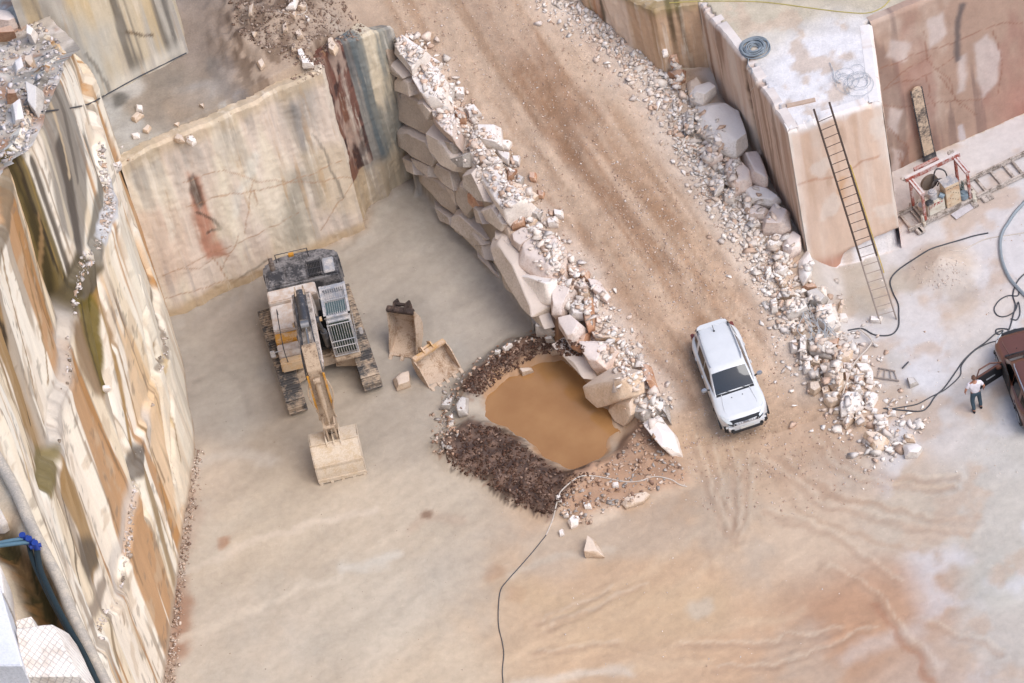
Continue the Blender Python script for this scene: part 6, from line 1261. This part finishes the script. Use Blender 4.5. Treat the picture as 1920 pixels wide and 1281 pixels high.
for s, x0, y0 in ((1, .32, .10), (-1, -.35, .10)):
    for q in range(4): hd_.tube(catmull([(x0 + s * (.0) + (q - 1.5) * .004, y0 - .03 + q * .016, .90), (x0, y0 - .025 + q * .018, .85), (x0 - s * .015, y0 - .02 + q * .016, .815 + .006 * (q % 2))], 3), .009, 6, True, .007)
    hd_.tube([(x0 - s * .01, y0 + .02, .91), (x0 - s * .03, y0 + .05, .87), (x0 - s * .03, y0 + .055, .845)], .010, 6)
    hd_.box(x0 - .014, x0 + .014, y0 - .038, y0 + .035, .88, .945, bev=.01)
bmj = hd_.bm; tmp = bpy.data.meshes.new('t'); bmj.to_mesh(tmp); b2 = bmesh.new(); b2.from_mesh(body.data); b2.from_mesh(tmp); b2.to_mesh(body.data); b2.free(); bmj.free(); bpy.data.meshes.remove(tmp)
body.data.polygons.foreach_set('use_smooth', [True] * len(body.data.polygons))
h_ = MB(); bmesh.ops.create_uvsphere(h_.bm, u_segments=20, v_segments=14, radius=1.0); bmesh.ops.scale(h_.bm, vec=(.084, .10, .105), verts=h_.bm.verts[:]); bmesh.ops.translate(h_.bm, vec=(0, .006, 1.69), verts=h_.bm.verts[:])
bmesh.ops.delete(h_.bm, geom=[v for v in h_.bm.verts if v.co.z < 1.62 or (v.co.y > .055 and v.co.z < 1.73)], context='VERTS')
for v in h_.bm.verts: v.co += mnoise.noise_vector(v.co * 30) * .006
h_.build('hair', hair, pr, 60)
skinned('shirt', [((0, 0, .90), (.19, .14)), ((0, .01, 1.12), (.18, .13)), ((0, 0, 1.30), (.205, .135)), ((0, -.005, 1.43), (.125, .10)), ((0, 0, 1.49), (.07, .065)), ((.21, 0, 1.40), .078), ((.285, -.03, 1.24), .07), ((-.21, 0, 1.40), .078), ((-.295, -.02, 1.24), .07)], [(0, 1), (1, 2), (2, 3), (3, 4), (2, 5), (5, 6), (2, 7), (7, 8)], shirt, pr)
skinned('trousers', [((0, 0, 1.0), (.18, .135)), ((0, 0, .90), (.175, .14)), ((.105, 0, .84), .10), ((.13, .07, .50), .082), ((.13, -.02, .13), .066), ((-.105, 0, .84), .10), ((-.16, -.04, .50), .082), ((-.15, -.16, .15), .066)], [(0, 1), (1, 2), (2, 3), (3, 4), (1, 5), (5, 6), (6, 7)], jeans, pr)
for s, x, y, z in ((1, .13, .03, 0), (-1, -.16, -.10, 0)):
    b = MB(); b.box(x - .05, x + .05, y - .12, y + .16, z, z + .09, .01, .03, bev=.03); b.build('shoe', shoe, pr)

# ------------------------------------------------------------------ ladder on the block
lm1 = flat_mat('dark_ladder_metal', (74, 58, 50), .6); lm2 = flat_mat('dusty_ladder_metal', (150, 136, 126), .6); lm3 = flat_mat('yellow_rope', (190, 160, 60), .7)
def wpt(px, py, off=.12):
    a, b_ = mf[0], mf[1]; t = Vector((b_[0] - a[0], b_[1] - a[1], 0)).normalized(); n = Vector((t.y, -t.x, 0)); a2 = Vector((a[0], a[1], 0)) + n * off
    d = ray(px, py); k = (a2 - CAMP).dot(n) / d.dot(n); return CAMP + d * k
TL, TR, BL, BR = wpt(1526, 205), wpt(1555, 192), P(1651, 607, .02), P(1681, 599, .02)
print('ladder', TL, TR, BL, BR)
lc = (BL + BR) / 2; ld = empty('ladder', lc); tag(ld, 'very tall dark metal ladder leaning against the front of the marble block', 'ladder')
tl, tr, bl_, br = [p - lc for p in (TL, TR, BL, BR)]
for a, c in ((bl_, tl), (br, tr)):
    m1 = a.lerp(c, .30); r_ = MB(); r_.cyl(m1, c, .038, 8); ra = r_.build('rail', lm1, ld); r_ = MB(); r_.cyl(a, m1 + (c - a) * .04, .03, 8); r_.build('lower_rail', lm2, ra)
for i in range(1, 25):
    t = i / 25.5; MB().cyl(bl_.lerp(tl, t), br.lerp(tr, t), .014, 6).build('rung', lm2 if t < .32 else lm1, ld)
r_ = MB(); r_.tube([br.lerp(tr, .22 + .5 * i / 12) + Vector((.06, -.04, .02 * sin(i * 2))) for i in range(13)], .018, 5); r_.build('rope', lm3, ld)

# ------------------------------------------------------------------ cable, wire, plank and hoses
hz = dict(dark=flat_mat('black_hose', (58, 60, 66), .55), grey=flat_mat('grey_hose', (132, 140, 146), .55), pale=flat_mat('pale_dusty_hose', (196, 184, 172), .7), yel=flat_mat('yellow_hose', (176, 160, 84), .55), wire=flat_mat('steel_wire', (168, 170, 172), .45), bluepipe=flat_mat('blue_grey_pipe', (86, 116, 130), .6))
cc, _ = hit(1414, 92); b = MB(); rgc = random.Random(5)
for i in range(17):
    R_ = .52 - .022 * i + rgc.uniform(-.03, .05); ox, oy = rgc.uniform(-.06, .06), rgc.uniform(-.06, .06); z_ = .03 + .018 * (i % 7); e_ = rgc.uniform(.86, 1.05)
    b.tube([(ox + R_ * cos(2 * pi * k / 26), oy + e_ * R_ * sin(2 * pi * k / 26), z_ + .02 * sin(k * .7 + i)) for k in range(27)], .022, 6)
b.tube(catmull([(-.3, -.45, .05), (-.38, -.75, .03), (-.30, -1.0, .03), (-.34, -1.2, .02)], 4), .018, 6)
o = b.build('cable_coil', hz['grey']); o.location = cc; tag(o, 'round coil of grey cable lying at the left edge of the upper terrace', 'cable coil')
cc, _ = hit(1586, 152); b = MB()
for i in range(13):
    R_ = rgc.uniform(.2, .62); ox, oy = rgc.uniform(-.35, .5), rgc.uniform(-.45, .3); e_ = rgc.uniform(.3, 1); a = rgc.uniform(0, 3); s0 = rgc.uniform(0, 6); pts = []
    for k in range(22):
        t = s0 + 4.9 * k / 21; x, y = R_ * cos(t), R_ * e_ * sin(t); pts.append((ox + x * cos(a) - y * sin(a), oy + x * sin(a) + y * cos(a), .03 + .05 * abs(sin(k + i))))
    b.tube(pts, .008, 5)
b.tube(catmull([(-.35, 1.05, .03), (-.32, .6, .05), (-.38, .2, .04), (-.2, -.1, .05)], 4), .014, 5)
o = b.build('wire_tangle', hz['wire']); o.location = cc; tag(o, 'loose tangle of thin steel wire on the white dusty top of the marble block', 'wire')
cc, _ = hit(1525, 622); b = MB()
for i in range(10):
    x0 = rgc.uniform(-.5, .4); b.tube(catmull([(x0, .9 + rgc.uniform(-.3, .3), .35), (x0 + rgc.uniform(-.3, .3), .4, .6), (x0 + rgc.uniform(-.3, .4), -.2, .45), (x0 + rgc.uniform(-.2, .6), -.7, .3), (x0 + rgc.uniform(0, .5), -.3, .4)], 5), .014, 5)
o = b.build('wire_tangle', hz['wire']); o.location = cc; tag(o, 'tangle of pale wire hanging over boulders in the rubble bank below the block', 'wire')
cc, _ = hit(1502, 194); o = MB().box(-.52, .52, -.09, .09, 0, .06, bev=.008).build('plank', flat_mat('dusty_wood', (186, 160, 140), .9)); o.location = cc; o.rotation_euler.z = radians(-2); tag(o, 'short wooden plank lying near the top of the tall ladder', 'plank')
hose('hose', [(1255, 6), (1313, 3), (1393, 3), (1447, 6), (1530, 17), (1580, 23), (1626, 25), (1655, 14), (1672, -4), (1690, -20)], .018, hz['yel'], 'thin yellow hose stretched across the upper terrace', 'hose')
hose('wire_loop', [(1405, 110), (1402, 130), (1412, 140), (1418, 155), (1408, 170)], .015, hz['pale'], 'pale loose wire trailing over the left edge of the marble block', 'wire')
Z6 = lambda s: Z2(s, 1280, 427)
HG = 'hoses and cables across the quarry floor'
hose('hose', Z6('930 580 1010 570 1080 605 1170 605 1213 560 1216 490 1212 430 1182 365 1168 300 1210 242 1300 180 1390 125 1470 98 1560 72 1640 48 1720 32'), .028, hz['dark'], 'black hose curving round the foot of the tall ladder towards the rubble bank', 'hose', HG)
hose('hose', Z6('1980 20 1860 40 1720 62 1640 95 1565 132 1500 126'), .02, hz['pale'], 'thin white cable behind the pale powder pile', 'cable', HG)
hose('hose', Z6('1990 -210 1925 -140 1870 -80 1830 -20 1800 30 1786 100 1800 200 1840 290 1890 350 1960 420'), .065, hz['grey'], 'thick grey hose curving down the right edge of the photo', 'hose', HG)
hose('hose', Z6('1990 240 1925 262 1880 310 1858 380 1872 440 1858 500 1842 560 1825 590'), .028, hz['dark'], 'dark cable running down to the bonnet of the brown car', 'cable', HG)
hose('hose', Z6('1890 350 1885 385 1830 385 1780 412 1752 460 1775 498 1820 500 1870 470 1888 420 1898 480 1880 520 1845 515'), .024, hz['dark'], 'double loop of dark cable above the brown car', 'cable', HG)
hose('hose', Z6('1840 575 1800 570 1765 575 1765 598 1790 600 1800 580 1755 602 1700 650 1640 692 1580 750 1530 822 1472 902 1420 952 1382 1008 1338 1034 1240 1030 1130 1018'), .026, hz['dark'], 'dark cable winding from the brown car bonnet down to the rubble bank', 'cable', HG)
hose('hose', Z6('1790 640 1730 648 1640 695 1570 775 1560 835 1480 910 1400 952 1320 994 1240 1010 1150 1025'), .022, hz['dark'], 'second dark cable beside the open car door that splits off above the man', 'cable', HG)
hose('hose', Z6('1000 590 1050 630 1066 660 1040 700 1000 742 962 790 930 872 905 950 884 1042'), .03, hz['pale'], 'dusty pale hose lying over the lower rubble bank', 'hose', HG, up=.15)
Z8 = lambda s: Z2(s, 640, 854)
hose('hose', Z8('1945 178 1900 165 1850 136 1760 121 1680 146 1600 150 1500 131 1420 118 1345 120 1285 158 1232 210 1214 262 1190 360 1152 450'), .024, hz['pale'], 'pale dusty hose around the lower rim of the puddle', 'hose', HG)
hose('hose', Z8('1152 450 1080 540 1000 632 932 708 896 760 884 850 885 960 905 1050 914 1120 906 1210 911 1290 918 1420'), .018, hz['dark'], 'black hose running straight down the mud floor to the bottom edge of the photo', 'hose', HG)
hose('wire', [(522, 22), (535, 26), (560, 28), (575, 20), (572, 4), (560, 0)], .014, hz['pale'], 'thin curl of wire on the earth heap', 'wire')
hose('hose', [(40, 215), (153, 200), (205, 175), (260, 145), (350, 100)], .03, hz['dark'], 'thin dark pipe lying along the foot of the upper left sawn face', 'pipe')
# short ladder on the ground
sl = [hit(x, y)[0] + Vector((0, 0, .06)) for x, y in ((1639, 709), (1686, 716), (1647, 692), (1679, 698))]; lc = sl[0]; so = empty('ladder', lc); tag(so, 'short broken ladder lying flat beside the lower rubble bank', 'ladder')
for a, c in ((0, 1), (2, 3)): MB().cyl(sl[a] - lc, sl[c] - lc, .03, 6).build('rail', lm2, so)
for t in (.12, .4, .68, .92): MB().cyl((sl[0] - lc).lerp(sl[1] - lc, t), (sl[2] - lc).lerp(sl[3] - lc, t), .02, 6).build('rung', lm2, so)
o = MB().cyl((0, 0, .04), (.28, .22, .05), .03, 8).build('metal_rod', hz['dark']); o.location = hit(1692, 692)[0]; tag(o, 'short dark rod on the white ground right of the short ladder', 'rod')

# ------------------------------------------------------------------ stone chain-saw machine on rails
red = paint_mat('rusty_red_steel', (150, 66, 46), (196, 182, 176), .42, .7); rs = paint_mat('dusty_rail_steel', (120, 108, 98), (200, 188, 178), .5, .7); cabm = paint_mat('beige_cabinet', (206, 186, 158), (188, 150, 116), .35, .7); wcab = paint_mat('white_cabinet', (208, 200, 184), (180, 164, 146), .35, .7)
q0, q1 = P(1715, 428, .1), P(1925, 326, .1); ang = math.atan2(q1.y - q0.y, q1.x - q0.x)
mach = empty('rail_track', q0, ang); mach.location.z = 0; tag(mach, 'pair of steel rails with cross bars for the stone saw, on the white floor', 'rail track')
Lr = (q1 - q0).length + 2.5
for y in (0, .92):
    b = MB(); b.box(-.25, Lr, y - .03, y + .03, .10, .22); b.box(-.25, Lr, y - .07, y - .05, .08, .17); b.box(-.25, Lr, y + .05, y + .08, .08, .17); b.build('rail', rs, mach)
for i, x in enumerate((-.1, .35, .95, 2.05, 2.75, 3.1, 3.75, 4.3, 4.65, 5.4)):
    MB().box(x - .05, x + .05, .0, .92, .03, .11, bev=.01).build('cross_bar', rs, mach)
for x in (0, .1, 2.35, 2.8, 3.0): MB().box(x - .04, x + .18, -.35, .0, .03, .13, bev=.02).build('clamp_foot', rs, mach)
sw = empty('stone_saw', q0, ang); sw.location.z = 0; tag(sw, 'stone cutting chain saw machine with red gantry frame standing on the rails', 'saw machine')
b = MB(); b.box(.35, 2.5, -.12, .02, .22, .34, bev=.01); b.box(.35, 2.5, .86, 1.0, .22, .34, bev=.01); b.box(.4, 2.4, .0, .9, .24, .30); b.build('carriage', rs, sw)
for (x, y) in ((.45, -.05), (2.35, -.05), (.45, .85), (2.35, .85)): MB().box(x - .05, x + .05, y - .05, y + .05, .3, 1.72, bev=.01).build('gantry_post', red, sw)
b = MB(); b.box(.25, 2.55, .77, .93, 1.70, 1.90, bev=.01); b.box(.75, 1.75, .95, 1.08, 1.78, 1.95, bev=.02)
for x in (.45, 2.35): b.box(x - .10, x + .10, -.10, .77, 1.70, 1.78, bev=.01)
b.build('gantry_beams', red, sw)
b = MB(); b.box(.25, 2.55, .79, .91, 1.902, 1.915)
for x in (.45, 2.35): b.box(x - .09, x - .03, -.08, .76, 1.782, 1.79); b.box(x + .03, x + .09, -.08, .76, 1.782, 1.79)
b.build('dusty_beam_caps', flat_mat('dust_white', (206, 198, 196), .9), sw)
MB().cyl((.3, .85, 1.75), (.1, .85, 1.95), .05, 8).build('clamp', rs, sw); MB().box(2.15, 2.4, .92, 1.05, 1.85, 2.0, bev=.02).build('clamp', rs, sw)
cb = MB().box(1.38, 1.98, -.06, .42, .34, 1.45, .01, .0, bev=.015).build('cabinet', cabm, sw)
b = MB()
for i in range(8): b.cyl((1.46 + i * .065, -.075, 1.33 - .02 * (i % 2)), (1.46 + i * .065, -.055, 1.33 - .02 * (i % 2)), .016, 6)
for i in range(9): b.cyl((1.5 + .05 * ((i * 7) % 9), -.075, .5 + .08 * i), (1.5 + .05 * ((i * 7) % 9), -.055, .5 + .08 * i), .014, 6)
b.build('switches', MX['dark'], cb)
MB().box(1.37, 1.99, -.04, .43, 1.452, 1.47, .01, .01).build('cabinet_top', MX['grey'], cb)
wc = MB().box(.62, 1.34, -.04, .42, .34, .98, .01, 0, bev=.04).build('motor_housing', wcab, sw)
# hand painted red marks on the housing
rp = flat_mat('red_scrawl', (160, 40, 44), .8)
b = MB()
for st_l in ([(.68, .72), (.70, .90), (.76, .74), (.80, .92)], [(.86, .76), (.90, .92), (.95, .90), (.88, .84)], [(1.0, .80), (1.10, .92)], [(1.02, .92), (1.12, .80)], [(1.16, .86), (1.24, .86)]):
    b.tube([(x, -.046, z) for x, z in st_l], .012, 5)
b.build('red_marks', rp, wc)
b = MB(); b.cyl((.98, .2, .98), (.98, .2, 1.28), .17, 20); b.cyl((.98, .2, 1.28), (.98, .2, 1.33), .12, 18); b.build('motor', MX['grey'], sw)
b = MB(); b.cyl((1.2, .1, 1.1), (1.32, -.02, 1.02), .1, 14); b.cyl((2.15, .05, .42), (2.15, .05, .62), .17, 18); b.cyl((2.15, .05, .62), (2.15, .05, .68), .08, 14); b.build('pump', flat_mat('blue_grey_pump', (120, 136, 146), .5), sw)
b = MB(); b.box(.58, .92, -.06, .2, .90, 1.06, .05, .04, bev=.04); b.build('cover_sheet', MX['cyl'], sw)
b = MB(); b.cyl((1.2, .9, 1.1), (1.2, .78, 1.1), .34, 26); b.build('drive_wheel', flat_mat('dark_beige_disc', (118, 104, 92), .7), sw)
b = MB()
for i in range(8): b.tube(catmull([(1.1 + .1 * i, .6, 1.0 + .05 * (i % 3)), (1.3 + .06 * i, .5, 1.45 - .06 * i), (1.7 + .02 * i, .45, 1.3), (1.9, .3 + .04 * i, .9)], 5), .024, 6)
b.tube(catmull([(1.25, .7, .9), (1.45, .72, 1.7), (1.75, .6, 1.6), (1.8, .5, 1.2)], 5), .03, 6); b.build('machine_hoses', MX['cyl'], sw)
b = MB()
for i in range(6): b.box(2.02 + .06 * i, 2.10 + .05 * i, .2 + .07 * (i % 3), .36 + .07 * (i % 3), .4, .62 + .09 * (i % 3), bev=.02)
b.build('gear_box', flat_mat('grey_green_gear', (120, 128, 124), .6), sw)
b = MB(); b.box(.3, .42, -.1, .05, .15, .6, bev=.02); b.box(2.42, 2.55, -.14, .0, .15, .6, bev=.02); b.cyl((.36, -.12, .12), (.36, -.12, .3), .06, 8); b.cyl((2.5, -.14, .12), (2.5, -.14, .3), .06, 8); b.build('jacks', wcab, sw)
# saw arm standing up against the cut face
base = P(1742, 300, 1.35); tip = None
a_, b_ = Vector((rw[0][0], rw[0][1], 0)), Vector((rw[1][0], rw[1][1], 0)); tt = (b_ - a_).normalized(); nn2 = Vector((tt.y, -tt.x, 0))
def rwp(px, py, off):
    d = ray(px, py); k = (a_ + nn2 * off - CAMP).dot(nn2) / d.dot(nn2); return CAMP + d * k
p0, p1 = rwp(1744, 300, .22), rwp(1717, 164, .22); ax = (p1 - p0); Lb = ax.length; ax.normalize(); sidev = (tt - ax * tt.dot(ax)).normalized(); nv = ax.cross(sidev).normalized()
Ms = Matrix((sidev, ax, nv)).transposed().to_4x4(); Ms.translation = p0
Ms = sw.matrix_basis.inverted() @ Ms if False else (Matrix.Translation(sw.location) @ Matrix.Rotation(ang, 4, 'Z')).inverted() @ Ms
prof = [(-.20, -.6), (.20, -.6), (.20, Lb - .2)] + [(.20 * cos(pi * k / 8), Lb - .2 + .2 * sin(pi * k / 8)) for k in range(1, 8)] + [(-.20, Lb - .2)]
arm = MB(Ms).prism(prof, -.03, .03, 'z').build('saw_arm', paint_mat('dusty_saw_arm', (84, 76, 72), (206, 182, 156), .52, .8, scale=1.2), sw)
b = MB(Ms)
for i in range(int(Lb / .12)):
    for s in (-1, 1): b.box(s * .22 - .022, s * .22 + .022, i * .12, i * .12 + .07, -.035, .035)
b.build('saw_chain', MX['cyl'], arm)
b = MB(Ms); b.box(-.26, .26, -.6, .35, -.1, .1, bev=.03); b.build('arm_mount', MX['cyl'], sw)
b = MB(); b.cyl((0, 0, 0), (0, 0, .36), .15, 20, .175); o = b.build('paint_bucket', flat_mat('dusty_plastic', (206, 188, 168), .7)); bp_ = o
o.location = P(1730, 396, .12); tag(o, 'pale plastic bucket standing on the rails left of the saw machine', 'bucket'); MB().cyl((0, 0, .35), (0, 0, .364), .155, 20).build('opening_shade_disc', flat_mat('bucket_inside_shade', (150, 146, 148), .8), o)  # flat disc on top, shade inside the bucket painted as darker grey
o = MB().box(-.45, .45, -.16, .16, 0, .04, bev=.005).build('metal_sheet', flat_mat('grey_sheet', (196, 190, 192), .6)); o.location = P(1806, 396, .03); o.rotation_euler.z = ang + .15; tag(o, 'light grey metal sheet lying on the floor in front of the saw machine', 'metal sheet')
scatter('powder_crumbs', samp([(1700, 490), (1765, 455), (1820, 500), (1800, 540), (1730, 545)], 320, rg), .01, .05, [(216, 196, 182), (226, 210, 198), (204, 184, 170)], 31, 2.5)

# ------------------------------------------------------------------ rim of the left cliff: pipes, netting, white block
rim_p = [(-40, 800), (0, 867), (30, 921), (63, 997), (110, 1087), (133, 1147), (160, 1204), (197, 1281), (240, 1370)]
def smooth_pts(pts, it=6):
    for _ in range(it): pts = [pts[0]] + [(pts[i - 1] + pts[i] * 2 + pts[i + 1]) / 4 for i in range(1, len(pts) - 1)] + [pts[-1]]
    return pts
def pipe_on_rim(name, pxs, r, mat, label, cat, up=0.0, dz=0.0):
    """pipes follow the rim: heights interpolated between the surface heights at their ends"""
    pts = smooth_pts(catmull([P(x, y, ZT + up) for x, y in pxs], 6), 3); c = sum(pts, Vector()) / len(pts)
    o = MB().tube([p - c for p in pts], r, 12).build(name, mat); o.location = c; return tag(o, label, cat)
big = pipe_on_rim('pipe', rim_p, .16, paint_mat('grey_plastic_pipe', (176, 164, 150), (204, 188, 166), .4, .6), 'thick grey plastic pipe running along the rim of the left cliff', 'pipe', .25)
Z7 = lambda s: Z2(s, 0, 854)
gp = flat_mat('dark_green_pipe', (20, 36, 40), .65)
pipe_on_rim('pipe', Z7('205 510 214 580 232 660 290 790 330 870 385 970 450 1080 500 1180 550 1290 600 1400'), .085, gp, 'dark green pipe with a blue cap, right one of the pair beside the netted rock', 'pipe', .5)
pipe_on_rim('pipe', Z7('160 490 175 560 200 630 232 700 280 800 340 910 400 1020 450 1120 520 1270 570 1400'), .07, gp, 'dark green pipe, left one of the pair beside the netted rock', 'pipe', .42)
for k, s_ in enumerate(('-60 505 0 492 60 480 130 470', '-60 520 0 508 80 498 165 488')): pipe_on_rim('pipe', Z7(s_), .055, hz['bluepipe'], ('upper' if k == 0 else 'lower') + ' of two light blue grey pipes running to the left edge of the photo', 'pipe', .7)
for k, (x, y) in enumerate(((132, 465), (169, 486), (203, 510))):
    c = P(x / 3, 854 + y / 3, ZT + .65); b = MB(); b.cyl((0, 0, -.15), (0, 0, .15), .09, 16); b.cyl((-.16, 0, 0), (.14, 0, 0), .06, 12); o = b.build('pipe_coupling', flat_mat('blue_plastic', (36, 62, 140), .4)); o.location = c
    tag(o, ['blue pipe coupling furthest left on the cliff rim', 'middle one of three blue pipe couplings on the cliff rim', 'rightmost blue pipe coupling, on top of the dark green pipe'][k], 'pipe coupling', 'blue pipe couplings')
net = bpy.data.materials.new('netted_rock'); nt, N, L, b = nodes(net)
tc = N.new('ShaderNodeTexCoord'); mp = N.new('ShaderNodeMapping'); mp.inputs['Rotation'].default_value = (.3, .2, .8); L.new(tc.outputs['Object'], mp.inputs[0]); sxx = N.new('ShaderNodeSeparateXYZ'); L.new(mp.outputs[0], sxx.inputs[0])
gx_ = mathn(nt, 'ABSOLUTE', mathn(nt, 'SINE', mathn(nt, 'MULTIPLY', sxx.outputs['X'], 26.0))); gy_2 = mathn(nt, 'ABSOLUTE', mathn(nt, 'SINE', mathn(nt, 'MULTIPLY', sxx.outputs['Y'], 26.0)))
wv = ramp(nt, mathn(nt, 'MINIMUM', gx_, gy_2), [(.12, g3(1)), (.28, g3(0))])
rk = ramp(nt, noise_tex(nt, .9, 7, .65), [(.35, tuple(lin((190, 172, 156)))), (.5, tuple(lin((226, 214, 202)))), (.65, tuple(lin((238, 228, 216))))])
L.new(mixc(nt, 'MIX', mathn(nt, 'MULTIPLY', wv, .45), rk, tuple(lin((140, 134, 130)))), b.inputs['Base Color']); b.inputs['Roughness'].default_value = .85
bp = N.new('ShaderNodeBump'); bp.inputs['Strength'].default_value = .6; bp.inputs['Distance'].default_value = .03; L.new(wv, bp.inputs['Height']); L.new(bp.outputs[0], b.inputs['Normal'])
RM['net'] = net
rock('boulder', Z7('140 1045 260 1020 385 1000 440 1070 500 1190 560 1340 200 1340 170 1180'), 'net', 1.8, 'pale boulder wrapped in wire netting at the bottom left corner', 'boulders on the rim of the left cliff', 'boulder', n=(.1, -.2, 1), topk=.85, rough=.02, lift=.5)
rock('boulder', Z7('95 965 200 935 235 1000 150 1060 100 1030'), 'net', .8, 'small grey netted rock above the big netted boulder', 'boulders on the rim of the left cliff', 'boulder', n=(.1, -.2, 1), topk=.85, rough=.02, lift=.5)
rock('boulder', Z7('-120 880 50 860 80 930 130 1050 160 1160 200 1340 -120 1340'), 'white', 2.4, 'smooth white stone block filling the lowest left corner of the photo', 'boulders on the rim of the left cliff', 'boulder', n=(.0, -.1, 1), topk=.9, rough=.012, lift=.5) if 'white' in RM else None
rock('boulder', Z7('-100 560 -5 600 40 700 60 790 70 880 -100 900'), 'pale', 1.6, 'white rock at the left photo edge above the smooth white block', 'boulders on the rim of the left cliff', 'boulder', n=(.0, -.1, 1), topk=.85, rough=.02, lift=.5)
rock('boulder', Z7('-100 310 0 300 42 380 10 400 -100 400'), 'pale', .8, 'flat white rock at the left photo edge above the blue pipes', 'boulders on the rim of the left cliff', 'boulder', n=(.0, -.1, 1), topk=.85)
for k, s_ in enumerate(('-40 95 60 85 105 150 60 180 -40 175', '-40 195 80 175 95 210 -40 225', '150 350 195 340 215 400 190 425 145 390', '70 370 120 340 135 420 85 460', '30 540 90 530 110 570 40 580', '170 480 250 520 240 700 180 640', '60 600 120 560 140 700 80 720', '160 150 215 190 200 250 165 230')):
    rock('boulder', Z2(s_, 0, 0), ['pink', 'red', 'tan', 'pale', 'red', 'grey', 'pale', 'pale'][k], .8, ['large pinkish rock in the top left corner of the photo', 'thin rusty slab under the pinkish rock in the top left corner', 'tan rock on the far lip of the left cliff', 'pale rock left of the tan rock on top of the left cliff', 'small rusty rock on top of the left cliff', 'grey upright rock at the lip of the left cliff top', 'pale rock lowest on top of the left cliff', 'pale rock on the far end of the left cliff top'][k], 'rocks on top of the left cliff', 'rock', n=(.1, -.2, 1))
